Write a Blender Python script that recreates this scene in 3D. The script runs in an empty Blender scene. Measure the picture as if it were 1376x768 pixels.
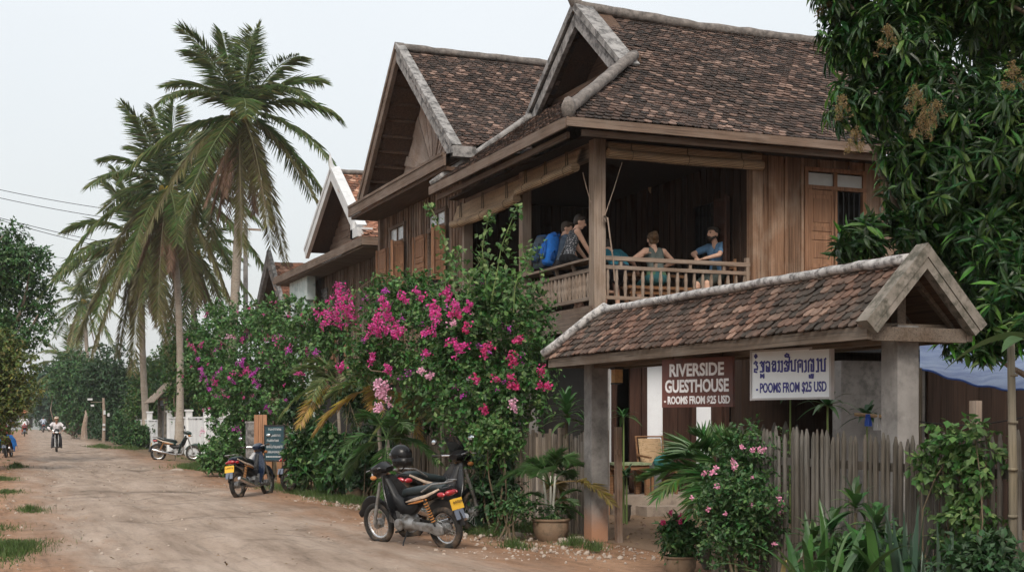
import bpy, bmesh, math, random
import numpy as np
from mathutils import Vector, Matrix, Euler

SC = bpy.context.scene
COL = SC.collection
R = math.radians
random.seed(7)
RNG = np.random.default_rng(11)

# ------------------------------------------------------------------ camera frame used to measure the place
F_PX, CAM_H, HOR = 1800.0, 1.6, 563.0
YAW = math.atan(718 / 1800.0)
CY, SY = math.cos(YAW), math.sin(YAW)

def at_depth(px, py, d):
    xc = (px - 688) / F_PX * d
    return Vector((xc * CY + d * SY, -xc * SY + d * CY, CAM_H + (HOR - py) / F_PX * d))
def on_ground(px, py, z=0.0):
    p = at_depth(px, py, (CAM_H - z) * F_PX / (py - HOR)); p.z = z
    return p
def on_x(px, py, X):
    t = (px - 688) / F_PX
    return at_depth(px, py, X / (t * CY + SY))
def on_y(px, py, Y):
    t = (px - 688) / F_PX
    return at_depth(px, py, Y / (CY - t * SY))

# ------------------------------------------------------------------ mesh builder
def nrm(v):
    v = np.asarray(v, float)
    return v / (np.linalg.norm(v, axis=-1, keepdims=True) + 1e-9)

class MB:
    def __init__(s):
        s.v = []; s.l = []; s.z = []; s.m = []; s.n = 0
    def add(s, verts, faces, mat=0):
        verts = np.asarray(verts, float).reshape(-1, 3)
        loops = []; sizes = []
        for f in faces:
            loops.extend(f); sizes.append(len(f))
        s.raw(verts, np.asarray(loops, int), np.asarray(sizes, int), mat)
        return s
    def raw(s, verts, loops, sizes, mat=0):
        s.v.append(verts); s.l.append(loops + s.n); s.z.append(sizes)
        s.m.append(np.full(len(sizes), mat, int)); s.n += len(verts)
        return s
    def stamp(s, tv, tf, pos, basis, mat=0):
        """copies of a small template: tv (k,3), basis (n,3,3) rows = x,y,z axes"""
        tv = np.asarray(tv, float); n = len(pos); k = len(tv)
        if n == 0: return s
        V = np.einsum('kj,njc->nkc', tv, basis) + np.asarray(pos)[:, None, :]
        lo = np.concatenate([np.asarray(f, int) for f in tf]); sz = np.array([len(f) for f in tf])
        L = (lo[None, :] + (np.arange(n) * k)[:, None]).ravel()
        return s.raw(V.reshape(-1, 3), L, np.tile(sz, n), mat)
    def box(s, c, size, rot=None, mat=0):
        hx, hy, hz = size[0] / 2, size[1] / 2, size[2] / 2
        v = np.array([[x, y, z] for x in (-hx, hx) for y in (-hy, hy) for z in (-hz, hz)])
        if rot is not None:
            v = v @ np.array(Euler(rot).to_matrix()).T
        return s.add(v + np.asarray(c, float), [(0, 1, 3, 2), (4, 6, 7, 5), (0, 4, 5, 1), (2, 3, 7, 6), (0, 2, 6, 4), (1, 5, 7, 3)], mat)
    def box2(s, a, b, mat=0):
        a = np.asarray(a, float); b = np.asarray(b, float)
        return s.box((a + b) / 2, np.abs(b - a), None, mat)
    def bar(s, a, b, w, h, up=(0, 0, 1), mat=0):
        a = np.asarray(a, float); b = np.asarray(b, float)
        d = nrm(b - a); u = np.asarray(up, float)
        sd = np.cross(d, u)
        if np.linalg.norm(sd) < 1e-4: sd = np.cross(d, (1, 0, 0))
        sd = nrm(sd); u = np.cross(sd, d)
        o = [(-w / 2, -h / 2), (w / 2, -h / 2), (w / 2, h / 2), (-w / 2, h / 2)]
        v = [a + sd * x + u * y for x, y in o] + [b + sd * x + u * y for x, y in o]
        return s.add(v, [(3, 2, 1, 0), (4, 5, 6, 7), (0, 1, 5, 4), (1, 2, 6, 5), (2, 3, 7, 6), (3, 0, 4, 7)], mat)
    def tube(s, pts, r, n=8, mat=0, cap=True, ell=None, up=(0, 0, 1)):
        """tube through pts; r scalar or list; ell = list of (w,h) half sizes instead of r"""
        P = np.asarray(pts, float); m = len(P)
        if ell is None:
            rr = np.full(m, r, float) if np.isscalar(r) else np.asarray(r, float)
            E = np.stack([rr, rr], 1)
        else:
            E = np.asarray(ell, float)
        T = np.zeros_like(P); T[1:-1] = P[2:] - P[:-2]; T[0] = P[1] - P[0]; T[-1] = P[-1] - P[-2]; T = nrm(T)
        u = np.asarray(up, float); rings = []
        for i in range(m):
            sd = np.cross(T[i], u)
            if np.linalg.norm(sd) < 1e-3:
                sd = np.cross(T[i], (0.3, 1, 0.1))
            sd = nrm(sd); uu = np.cross(sd, T[i])
            if ell is None: u = uu
            a = np.linspace(0, 2 * np.pi, n, endpoint=False)
            ca, sa = np.cos(a), np.sin(a)
            if ell is not None and n >= 12:
                ca = np.sign(ca) * np.abs(ca) ** .75; sa = np.sign(sa) * np.abs(sa) ** .75
            rings.append(P[i] + np.outer(ca * E[i, 0], sd) + np.outer(sa * E[i, 1], uu))
        V = np.concatenate(rings); F = []
        for i in range(m - 1):
            for j in range(n):
                k = (j + 1) % n
                F.append((i * n + j, i * n + k, (i + 1) * n + k, (i + 1) * n + j))
        if cap:
            F.append(tuple(range(n - 1, -1, -1))); F.append(tuple(range((m - 1) * n, m * n)))
        return s.add(V, F, mat)
    def lathe(s, prof, c=(0, 0, 0), n=24, mat=0, axis='z', cap=True):
        c = np.asarray(c, float); V = []; F = []; m = len(prof)
        for r, h in prof:
            for j in range(n):
                a = 2 * np.pi * j / n
                p = (r * np.cos(a), r * np.sin(a), h)
                if axis == 'y': p = (p[0], p[2], -p[1])
                if axis == 'x': p = (p[2], p[0], p[1])
                V.append(c + np.array(p))
        for i in range(m - 1):
            for j in range(n):
                k = (j + 1) % n
                F.append((i * n + j, i * n + k, (i + 1) * n + k, (i + 1) * n + j))
        if cap:
            if prof[0][0] > 1e-4: F.append(tuple(range(n - 1, -1, -1)))
            if prof[-1][0] > 1e-4: F.append(tuple(range((m - 1) * n, m * n)))
        return s.add(V, F, mat)
    def sphere(s, c, r, n=12, mat=0, rot=None):
        r = np.asarray(r, float) * np.ones(3); V = []; F = []; m = max(4, n // 2)
        for i in range(m + 1):
            th = np.pi * i / m
            for j in range(n):
                a = 2 * np.pi * j / n
                V.append((np.sin(th) * np.cos(a), np.sin(th) * np.sin(a), np.cos(th)))
        V = np.array(V) * r
        if rot is not None: V = V @ np.array(Euler(rot).to_matrix()).T
        for i in range(m):
            for j in range(n):
                k = (j + 1) % n
                F.append((i * n + j, (i + 1) * n + j, (i + 1) * n + k, i * n + k))
        return s.add(V + np.asarray(c, float), F, mat)
    def prism(s, poly, ext, mat=0):
        """poly: 3D points of a planar outline, ext: extrusion vector"""
        P = np.asarray(poly, float); e = np.asarray(ext, float); n = len(P)
        F = [tuple(range(n - 1, -1, -1)), tuple(range(n, 2 * n))]
        for j in range(n):
            k = (j + 1) % n
            F.append((j, k, n + k, n + j))
        return s.add(np.concatenate([P, P + e]), F, mat)
    def sheet(s, fn, nu, nv, mat=0):
        V = [fn(i / (nu - 1), j / (nv - 1)) for j in range(nv) for i in range(nu)]
        F = [(j * nu + i, j * nu + i + 1, (j + 1) * nu + i + 1, (j + 1) * nu + i) for j in range(nv - 1) for i in range(nu - 1)]
        return s.add(V, F, mat)
    def arrays(s):
        return np.concatenate(s.v), np.concatenate(s.l), np.concatenate(s.z), np.concatenate(s.m)
    def mesh(s, name, off=None, smooth=False):
        me = bpy.data.meshes.new(name)
        if not s.v: return me
        V, L, Z, M = s.arrays()
        if off is not None: V = V - np.asarray(off, float)
        me.vertices.add(len(V)); me.vertices.foreach_set('co', V.astype(np.float32).ravel())
        me.loops.add(len(L)); me.loops.foreach_set('vertex_index', L.astype(np.int32))
        me.polygons.add(len(Z))
        st = np.concatenate([[0], np.cumsum(Z)[:-1]])
        me.polygons.foreach_set('loop_start', st.astype(np.int32))
        me.polygons.foreach_set('material_index', M.astype(np.int32))
        me.polygons.foreach_set('use_smooth', np.full(len(Z), smooth, bool))
        me.update(calc_edges=True); me.validate()
        return me

def obj(name, mb, mats, parent=None, origin=None, smooth=False, local=False, label=None, sharp=None):
    """ONE mesh object. Vertices are world coordinates unless local; parent's location (no rotation) is taken off."""
    off = None
    if not local:
        if parent is not None:
            off = np.array(world_loc(parent))
        elif origin is not None:
            off = np.array(origin)
    me = mb.mesh(name, off, smooth) if isinstance(mb, MB) else mb
    o = bpy.data.objects.new(name, me); COL.objects.link(o)
    for m in (mats if isinstance(mats, (list, tuple)) else [mats]):
        if len(me.materials) < 16: me.materials.append(m)
    if parent is not None: o.parent = parent
    elif origin is not None: o.location = origin
    if label: o['label'] = label
    if smooth and sharp:
        try: me.set_sharp_from_angle(angle=R(sharp))
        except Exception: pass
    return o

def world_loc(o):
    p = Vector((0, 0, 0))
    while o is not None:
        p = p + o.location; o = o.parent
    return p

def tag(o, label, cat, group=None, kind=None):
    if label: o['label'] = label
    if cat: o['category'] = cat
    if group: o['group'] = group
    if kind: o['kind'] = kind
    return o

def thing(name, label, cat, loc=(0, 0, 0), rotz=0.0, group=None):
    o = bpy.data.objects.new(name, None); COL.objects.link(o)
    o.location = loc; o.rotation_euler = (0, 0, rotz); o.empty_display_size = .2
    return tag(o, label, cat, group)

def dup(root, loc, rotz=None, label=None):
    r = root.copy(); COL.objects.link(r); r.location = loc
    if rotz is not None: r.rotation_euler = (0, 0, rotz)
    if label: r['label'] = label
    for ch in list(root.children):
        c = ch.copy(); COL.objects.link(c); c.parent = r
        for g in list(ch.children):
            d = g.copy(); COL.objects.link(d); d.parent = c
    return r

# ------------------------------------------------------------------ materials
def nodes_of(name):
    m = bpy.data.materials.new(name); m.use_nodes = True
    nt = m.node_tree; nt.nodes.clear()
    return m, nt

def N(nt, typ, **kw):
    n = nt.nodes.new(typ)
    for k, v in kw.items():
        if k.startswith('i_'):
            n.inputs[k[2:].replace('_', ' ')].default_value = v
        else: setattr(n, k, v)
    return n

def ramp(nt, stops, interp='LINEAR'):
    r = nt.nodes.new('ShaderNodeValToRGB'); r.color_ramp.interpolation = interp
    el = r.color_ramp.elements
    while len(el) < len(stops): el.new(0.5)
    for e, (p, c) in zip(el, stops):
        e.position = p; e.color = (c[0], c[1], c[2], 1) if not np.isscalar(c) else (c, c, c, 1)
    return r

def noise_tex(nt, scale=(1, 1, 1), s=1.0, detail=4, rough=.55, coord='Object'):
    tc = nt.nodes.new('ShaderNodeTexCoord'); mp = nt.nodes.new('ShaderNodeMapping')
    mp.inputs['Scale'].default_value = scale
    nt.links.new(tc.outputs[coord], mp.inputs['Vector'])
    n = N(nt, 'ShaderNodeTexNoise'); n.inputs['Scale'].default_value = s
    n.inputs['Detail'].default_value = detail; n.inputs['Roughness'].default_value = rough
    nt.links.new(mp.outputs['Vector'], n.inputs['Vector'])
    return n

def mix(nt, fac, a, b, blend='MIX'):
    m = nt.nodes.new('ShaderNodeMix'); m.data_type = 'RGBA'; m.blend_type = blend
    def put(i, x):
        if hasattr(x, 'links') or hasattr(x, 'is_linked'): nt.links.new(x, m.inputs[i])
        elif np.isscalar(x): m.inputs[i].default_value = x if i == 0 else (x, x, x, 1)
        else: m.inputs[i].default_value = (x[0], x[1], x[2], 1)
    put(0, fac); put(6, a); put(7, b)
    return m.outputs[2]

def island_value(nt, col, amt, sat=0.0, hue=0.0):
    """vary brightness (and hue) from loose piece to loose piece"""
    g = nt.nodes.new('ShaderNodeNewGeometry'); h = nt.nodes.new('ShaderNodeHueSaturation')
    mr = N(nt, 'ShaderNodeMapRange'); mr.inputs['To Min'].default_value = 1 - amt; mr.inputs['To Max'].default_value = 1 + amt
    nt.links.new(g.outputs['Random Per Island'], mr.inputs['Value'])
    nt.links.new(mr.outputs[0], h.inputs['Value']); nt.links.new(col, h.inputs['Color'])
    if hue or sat:
        wn = N(nt, 'ShaderNodeTexWhiteNoise'); wn.noise_dimensions = '1D'
        nt.links.new(g.outputs['Random Per Island'], wn.inputs['W'])
        m2 = N(nt, 'ShaderNodeMapRange'); m2.inputs['To Min'].default_value = .5 - hue; m2.inputs['To Max'].default_value = .5 + hue
        nt.links.new(wn.outputs['Value'], m2.inputs['Value']); nt.links.new(m2.outputs[0], h.inputs['Hue'])
        if sat:
            m3 = N(nt, 'ShaderNodeMapRange'); m3.inputs['To Min'].default_value = 1 - sat; m3.inputs['To Max'].default_value = 1 + sat * .4
            nt.links.new(wn.outputs['Value'], m3.inputs['Value']); nt.links.new(m3.outputs[0], h.inputs['Saturation'])
    return h.outputs['Color']

def finish(nt, col, rough=.8, metal=0.0, spec=.3, bump=None, bump_s=.3, dist=.01, transl=0.0, coat=0.0):
    p = nt.nodes.new('ShaderNodeBsdfPrincipled'); o = nt.nodes.new('ShaderNodeOutputMaterial')
    if hasattr(col, 'links'): nt.links.new(col, p.inputs['Base Color'])
    else: p.inputs['Base Color'].default_value = (*col[:3], 1)
    if hasattr(rough, 'links'): nt.links.new(rough, p.inputs['Roughness'])
    else: p.inputs['Roughness'].default_value = rough
    p.inputs['Metallic'].default_value = metal; p.inputs['Specular IOR Level'].default_value = spec
    p.inputs['Coat Weight'].default_value = coat
    if bump is not None:
        b = N(nt, 'ShaderNodeBump'); b.inputs['Strength'].default_value = bump_s; b.inputs['Distance'].default_value = dist
        nt.links.new(bump, b.inputs['Height']); nt.links.new(b.outputs[0], p.inputs['Normal'])
    out = p.outputs[0]
    if transl:
        t = nt.nodes.new('ShaderNodeBsdfTranslucent')
        if hasattr(col, 'links'): nt.links.new(col, t.inputs['Color'])
        else: t.inputs['Color'].default_value = (*col[:3], 1)
        ms = nt.nodes.new('ShaderNodeMixShader'); ms.inputs[0].default_value = transl
        nt.links.new(out, ms.inputs[1]); nt.links.new(t.outputs[0], ms.inputs[2]); out = ms.outputs[0]
    nt.links.new(out, o.inputs['Surface'])

def plain(name, col, rough=.6, metal=0.0, spec=.4, var=.12, scale=6, coat=0.0, dirt=None, transl=0.0):
    """single-colour surface, broken up by soft uneven wear"""
    m, nt = nodes_of(name)
    n = noise_tex(nt, (1, 1, 1), scale, 5)
    r = ramp(nt, [(.3, tuple(c * (1 - var) for c in col)), (.7, tuple(min(1, c * (1 + var)) for c in col))])
    nt.links.new(n.outputs['Fac'], r.inputs[0]); c = r.outputs[0]
    if dirt:
        n2 = noise_tex(nt, (1, 1, 1), scale * .6, 6, .65)
        r2 = ramp(nt, [(.5, 0), (.68, 1)]); nt.links.new(n2.outputs['Fac'], r2.inputs[0])
        c = mix(nt, r2.outputs[0], c, dirt)
    rr = ramp(nt, [(.3, max(.02, rough - .1)), (.7, min(1, rough + .12))]); nt.links.new(n.outputs['Fac'], rr.inputs[0])
    finish(nt, c, rr.outputs[0], metal, spec, coat=coat, transl=transl)
    return m

def wood(name, a, b, axis='z', var=.25, grey=None, greyamt=.5, rough=.85):
    """boards: grain stretched along the axis, tone shifts board by board, weather bleaching in patches"""
    m, nt = nodes_of(name)
    k = {'x': (.7, 14, 14), 'y': (14, .7, 14), 'z': (14, 14, .7)}[axis]
    n = noise_tex(nt, k, 2.2, 6, .6)
    r = ramp(nt, [(.28, a), (.72, b)]); nt.links.new(n.outputs['Fac'], r.inputs[0]); c = r.outputs[0]
    k2 = tuple(.9 if s < 1 else 1.6 for s in k)
    n2 = noise_tex(nt, k2, 1.3, 5, .6)
    if grey:
        r2 = ramp(nt, [(.42, 0), (.66, greyamt)]); nt.links.new(n2.outputs['Fac'], r2.inputs[0])
        c = mix(nt, r2.outputs[0], c, grey)
    n3 = noise_tex(nt, tuple(s * 2.5 if s > 1 else .5 for s in k), 2.0, 3)
    r3 = ramp(nt, [(.36, .45), (.46, 1)]); nt.links.new(n3.outputs['Fac'], r3.inputs[0])
    c = mix(nt, .8, c, r3.outputs[0], 'MULTIPLY')
    c = island_value(nt, c, var)
    finish(nt, c, rough, 0, .2, n.outputs['Fac'], .5, .006)
    return m

def leafm(name, col, var=.35, hue=.02, rough=.5, transl=.22, sat=.15, spec=.35, alt=None, altamt=.0):
    m, nt = nodes_of(name)
    rgb = N(nt, 'ShaderNodeRGB'); rgb.outputs[0].default_value = (*col, 1); c = rgb.outputs[0]
    if alt:
        g = nt.nodes.new('ShaderNodeNewGeometry'); wn = N(nt, 'ShaderNodeTexWhiteNoise'); wn.noise_dimensions = '1D'
        ad = N(nt, 'ShaderNodeMath', operation='MULTIPLY'); ad.inputs[1].default_value = 7.31
        nt.links.new(g.outputs['Random Per Island'], ad.inputs[0]); nt.links.new(ad.outputs[0], wn.inputs['W'])
        r = ramp(nt, [(1 - altamt - .08, 0), (1 - altamt + .08, 1)]); nt.links.new(wn.outputs['Value'], r.inputs[0])
        c = mix(nt, r.outputs[0], c, alt)
    c = island_value(nt, c, var, sat, hue)
    finish(nt, c, rough, 0, spec, transl=transl)
    return m

def tilem(name, stops, patch, patchamt=.7, scale=1.1):
    """fired clay tiles: each tile its own firing colour, plus lichen patches"""
    m, nt = nodes_of(name)
    g = nt.nodes.new('ShaderNodeNewGeometry'); r = ramp(nt, stops)
    nt.links.new(g.outputs['Random Per Island'], r.inputs[0])
    n = noise_tex(nt, (1, 1, 1), scale, 6, .7); r2 = ramp(nt, [(.42, 0), (.68, patchamt)])
    nt.links.new(n.outputs['Fac'], r2.inputs[0]); c = mix(nt, r2.outputs[0], r.outputs[0], patch)
    n3 = noise_tex(nt, (1, 1, 1), 22, 4); r3 = ramp(nt, [(.3, .6), (.65, 1.15)])
    nt.links.new(n3.outputs['Fac'], r3.inputs[0]); c = mix(nt, 1.0, c, r3.outputs[0], 'MULTIPLY')
    finish(nt, c, .9, 0, .15, n3.outputs['Fac'], .4, .006)
    return m

def mottled(name, a, b, dark, scale=3, darkamt=.8, lo=.48, hi=.62, rough=.9, zstain=None):
    """lime plaster / concrete with mould; zstain = (colour, top height) splash-back of earth at the foot"""
    m, nt = nodes_of(name)
    n = noise_tex(nt, (1, 1, 1), scale, 6, .6); r = ramp(nt, [(.3, a), (.7, b)]); nt.links.new(n.outputs['Fac'], r.inputs[0])
    n2 = noise_tex(nt, (1, 1, 1), scale * 1.7, 8, .72); r2 = ramp(nt, [(lo, 0), (hi, darkamt)])
    nt.links.new(n2.outputs['Fac'], r2.inputs[0]); c = mix(nt, r2.outputs[0], r.outputs[0], dark)
    if zstain:
        tc = nt.nodes.new('ShaderNodeTexCoord'); sp = N(nt, 'ShaderNodeSeparateXYZ'); nt.links.new(tc.outputs['Object'], sp.inputs[0])
        ad = N(nt, 'ShaderNodeMath', operation='MULTIPLY_ADD'); ad.inputs[1].default_value = .5
        nt.links.new(n.outputs['Fac'], ad.inputs[0]); nt.links.new(sp.outputs['Z'], ad.inputs[2])
        mr = N(nt, 'ShaderNodeMapRange'); mr.inputs['From Min'].default_value = zstain[1] + .1; mr.inputs['From Max'].default_value = zstain[1] + .5
        mr.inputs['To Min'].default_value = .85; mr.inputs['To Max'].default_value = 0
        nt.links.new(ad.outputs[0], mr.inputs['Value']); c = mix(nt, mr.outputs[0], c, zstain[0])
    finish(nt, c, rough, 0, .2, n2.outputs['Fac'], .4, .008)
    return m

M = {}
M['wood_front'] = wood('wood_front', (.10, .055, .033), (.24, .14, .088), 'z', .34, (.30, .23, .175), .75)
M['wood_side'] = wood('wood_side', (.09, .055, .038), (.20, .13, .09), 'z', .38, (.27, .22, .185), .7)
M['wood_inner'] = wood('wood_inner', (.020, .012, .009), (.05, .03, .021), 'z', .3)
M['wood_post'] = wood('wood_post', (.15, .108, .08), (.29, .22, .17), 'z', .12, (.33, .28, .24), .6)
M['wood_rail_x'] = wood('wood_rail_x', (.13, .092, .068), (.26, .19, .145), 'x', .15, (.30, .25, .21), .6)
M['wood_rail_y'] = wood('wood_rail_y', (.12, .088, .066), (.24, .18, .14), 'y', .15, (.30, .25, .21), .6)
M['wood_baluster'] = wood('wood_baluster', (.14, .10, .075), (.28, .21, .16), 'z', .22, (.32, .27, .23), .5)
M['fascia_x'] = wood('fascia_x', (.085, .058, .042), (.175, .12, .09), 'x', .15, (.22, .18, .15), .5)
M['fascia_y'] = wood('fascia_y', (.08, .056, .042), (.165, .118, .09), 'y', .15, (.22, .18, .155), .5)
M['shutter'] = wood('shutter', (.14, .07, .04), (.27, .15, .09), 'z', .12)
M['door_dark'] = wood('door_dark', (.030, .015, .011), (.065, .033, .024), 'z', .2)
M['barge'] = mottled('barge', (.19, .185, .18), (.31, .30, .295), (.05, .048, .048), 3.2, .85, .45, .60)
M['cap'] = mottled('cap', (.12, .105, .095), (.23, .205, .19), (.045, .042, .04), 6, .75, .42, .64)
M['cap_gate'] = mottled('cap_gate', (.36, .35, .345), (.54, .525, .515), (.075, .07, .07), 6, .85, .46, .60)
M['barge_gate'] = mottled('barge_gate', (.14, .125, .105), (.25, .225, .20), (.05, .05, .038), 4.0, .85, .44, .60)
M['barge_white'] = mottled('barge_white', (.44, .45, .46), (.56, .57, .58), (.22, .22, .22), 3, .45, .55, .7)
M['tile_main'] = tilem('tile_main', [(0, (.026, .021, .019)), (.45, (.062, .043, .036)), (.8, (.115, .073, .058)), (1, (.26, .175, .14))], (.042, .037, .034), .75, .9)
M['tile_gate'] = tilem('tile_gate', [(0, (.034, .026, .022)), (.4, (.092, .058, .045)), (.8, (.175, .10, .074)), (1, (.29, .19, .145))], (.065, .06, .052), .75, 1.5)
M['tile_orange'] = tilem('tile_orange', [(0, (.10, .048, .032)), (.4, (.23, .10, .062)), (.8, (.34, .165, .105)), (1, (.46, .28, .2))], (.12, .085, .065), .65, 1.1)
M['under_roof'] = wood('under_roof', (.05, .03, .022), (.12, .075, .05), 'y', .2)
M['plaster'] = mottled('plaster', (.70, .72, .76), (.80, .82, .85), (.45, .45, .45), 1.3, .3, .55, .75)
M['concrete'] = mottled('concrete', (.16, .15, .142), (.26, .25, .24), (.085, .08, .076), 2.6, .7, .46, .66, zstain=((.34, .17, .095), .28))
M['step'] = mottled('step', (.26, .21, .17), (.36, .30, .25), (.15, .12, .1), 3, .5)
M['blind'] = None
M['glass_pane'] = plain('glass_pane', (.42, .45, .47), .25, 0, .5, .08)
M['frost_pane'] = plain('frost_pane', (.36, .38, .38), .45, 0, .5, .1)
M['iron'] = plain('iron', (.03, .03, .032), .6, .6)
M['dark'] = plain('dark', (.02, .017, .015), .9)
M['bamboo'] = wood('bamboo', (.10, .078, .058), (.24, .195, .15), 'z', .45, (.26, .235, .21), .6)
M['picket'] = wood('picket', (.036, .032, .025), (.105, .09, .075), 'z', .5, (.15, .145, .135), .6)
M['pole_green'] = wood('pole_green', (.10, .085, .06), (.20, .17, .12), 'z', .15, (.22, .2, .17), .5)
M['trunk'] = wood('trunk', (.10, .075, .055), (.22, .17, .13), 'z', .1, (.28, .25, .21), .5)
M['palm_trunk'] = wood('palm_trunk', (.20, .165, .13), (.36, .31, .26), 'x', .15, (.38, .35, .31), .5)
M['stem'] = plain('stem', (.10, .075, .045), .8)
M['stem_green'] = plain('stem_green', (.12, .17, .05), .6)
# foliage
M['leaf_mango'] = leafm('leaf_mango', (.026, .078, .018), .6, .03, .34, .22, .15, .45, (.10, .21, .035), .26)
M['leaf_boug'] = leafm('leaf_boug', (.040, .105, .024), .5, .03, .5, .27, .15, .3, (.095, .18, .045), .28)
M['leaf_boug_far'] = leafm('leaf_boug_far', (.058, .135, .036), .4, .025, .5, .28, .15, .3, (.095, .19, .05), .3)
M['leaf_vine'] = leafm('leaf_vine', (.055, .13, .03), .35, .025, .5, .3, .15, .3, (.13, .21, .06), .3)
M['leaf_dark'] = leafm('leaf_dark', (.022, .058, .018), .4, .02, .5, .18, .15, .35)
M['leaf_mid'] = leafm('leaf_mid', (.038, .097, .027), .45, .03, .5, .22, .15, .35, (.062, .125, .03), .25)
M['leaf_fresh'] = leafm('leaf_fresh', (.058, .135, .03), .35, .03, .5, .28, .15, .35, (.13, .17, .04), .2)
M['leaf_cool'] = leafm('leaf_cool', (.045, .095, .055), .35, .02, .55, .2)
M['leaf_strap'] = leafm('leaf_strap', (.038, .105, .026), .35, .02, .38, .2, .1, .45, (.075, .15, .04), .25)
M['leaf_sans'] = leafm('leaf_sans', (.04, .075, .05), .3, .02, .4, .05)
M['leaf_dry'] = leafm('leaf_dry', (.24, .17, .085), .35, .02, .7, .15)
M['leaf_yellow'] = leafm('leaf_yellow', (.36, .25, .06), .3, .03, .55, .3)
M['frond'] = leafm('frond', (.105, .165, .052), .45, .03, .45, .34, .15, .45, (.20, .21, .075), .25)
M['frond_old'] = leafm('frond_old', (.16, .15, .065), .35, .03, .5, .25, .15, .35)
M['frond_dead'] = leafm('frond_dead', (.20, .125, .08), .3, .02, .8, .1)
M['areca'] = leafm('areca', (.055, .125, .032), .3, .02, .45, .28, .12, .4)
M['areca_old'] = leafm('areca_old', (.26, .20, .06), .35, .03, .5, .3)
M['bloom'] = leafm('bloom', (.58, .045, .27), .25, .018, .6, .35, .12)
M['bloom_red'] = leafm('bloom_red', (.50, .03, .16), .25, .015, .6, .35, .12)
M['bloom_purple'] = leafm('bloom_purple', (.52, .06, .44), .25, .02, .6, .35, .12)
M['bloom_pale'] = leafm('bloom_pale', (.70, .36, .50), .25, .02, .6, .35, .3)
M['bloom_pink'] = leafm('bloom_pink', (.72, .30, .46), .2, .015, .6, .3, .2)
M['mango_flower'] = leafm('mango_flower', (.30, .22, .10), .3, .02, .8, .2)
M['grass'] = leafm('grass', (.075, .12, .03), .45, .03, .6, .3, .2)
M['litter'] = leafm('litter', (.16, .10, .06), .5, .03, .9, .05)
# ================================================================== camera, light, sky
cam_d = bpy.data.cameras.new('camera'); cam = bpy.data.objects.new('camera', cam_d); COL.objects.link(cam)
cam.location = (0, 0, CAM_H); cam.rotation_euler = (R(90), 0, -YAW)
cam_d.sensor_width = 36.0; cam_d.lens = F_PX * 36.0 / 1376.0
cam_d.shift_y = (HOR - 384) / 1376.0
cam_d.clip_start = .1; cam_d.clip_end = 3000
SC.camera = cam

SUN_EL, SUN_AZ = R(44), R(207)      # high sun behind thick haze, from behind-left of the camera
w = bpy.data.worlds.new('World'); SC.world = w; w.use_nodes = True
nt = w.node_tree; nt.nodes.clear()
sky = N(nt, 'ShaderNodeTexSky'); sky.sky_type = 'NISHITA'; sky.sun_disc = False
sky.sun_elevation = SUN_EL; sky.sun_rotation = SUN_AZ; sky.dust_density = 6; sky.air_density = 1.2
bg1 = N(nt, 'ShaderNodeBackground'); bg1.inputs['Strength'].default_value = .035
nt.links.new(sky.outputs[0], bg1.inputs['Color'])
tc = N(nt, 'ShaderNodeTexCoord'); sp = N(nt, 'ShaderNodeSeparateXYZ'); nt.links.new(tc.outputs['Generated'], sp.inputs[0])
cl = N(nt, 'ShaderNodeTexNoise'); cl.inputs['Scale'].default_value = 1.6; cl.inputs['Detail'].default_value = 4
nt.links.new(tc.outputs['Generated'], cl.inputs['Vector'])
crp = ramp(nt, [(.3, (.51, .53, .535)), (.7, (.565, .575, .575))]); nt.links.new(cl.outputs['Fac'], crp.inputs[0])
el = N(nt, 'ShaderNodeMapRange'); el.inputs['From Min'].default_value = 0.0; el.inputs['From Max'].default_value = .9
el.inputs['To Min'].default_value = 1.0; el.inputs['To Max'].default_value = 1.6
nt.links.new(sp.outputs['Z'], el.inputs['Value'])
bg2 = N(nt, 'ShaderNodeBackground'); nt.links.new(crp.outputs[0], bg2.inputs['Color']); nt.links.new(el.outputs[0], bg2.inputs['Strength'])
ad = N(nt, 'ShaderNodeAddShader'); nt.links.new(bg1.outputs[0], ad.inputs[0]); nt.links.new(bg2.outputs[0], ad.inputs[1])
wo = N(nt, 'ShaderNodeOutputWorld'); nt.links.new(ad.outputs[0], wo.inputs['Surface'])

sd = bpy.data.lights.new('sun', 'SUN'); sd.energy = 2.4; sd.angle = R(22); sd.color = (1.0, .93, .84)
so = bpy.data.objects.new('sun', sd); COL.objects.link(so)
so.rotation_euler = (R(90) - SUN_EL, 0, R(180) - SUN_AZ)   # see check: light comes from azimuth SUN_AZ
dirv = Vector((math.sin(SUN_AZ), math.cos(SUN_AZ), math.tan(SUN_EL)))
so.rotation_euler = dirv.to_track_quat('Z', 'Y').to_euler(); so.location = (-10, -20, 40)
vs = SC.view_settings; vs.view_transform = 'Standard'; vs.look = 'None'; vs.exposure = 0.28; vs.gamma = 1.0; vs.use_curve_mapping = False
SC.cycles.use_denoising = True
SC.cycles.max_bounces = 8; SC.cycles.diffuse_bounces = 3; SC.cycles.glossy_bounces = 2; SC.cycles.transmission_bounces = 3
SC.cycles.volume_bounces = 1; SC.cycles.transparent_max_bounces = 8
SC.cycles.use_adaptive_sampling = True; SC.cycles.adaptive_threshold = .03
SC.cycles.sample_clamp_indirect = 6

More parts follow.
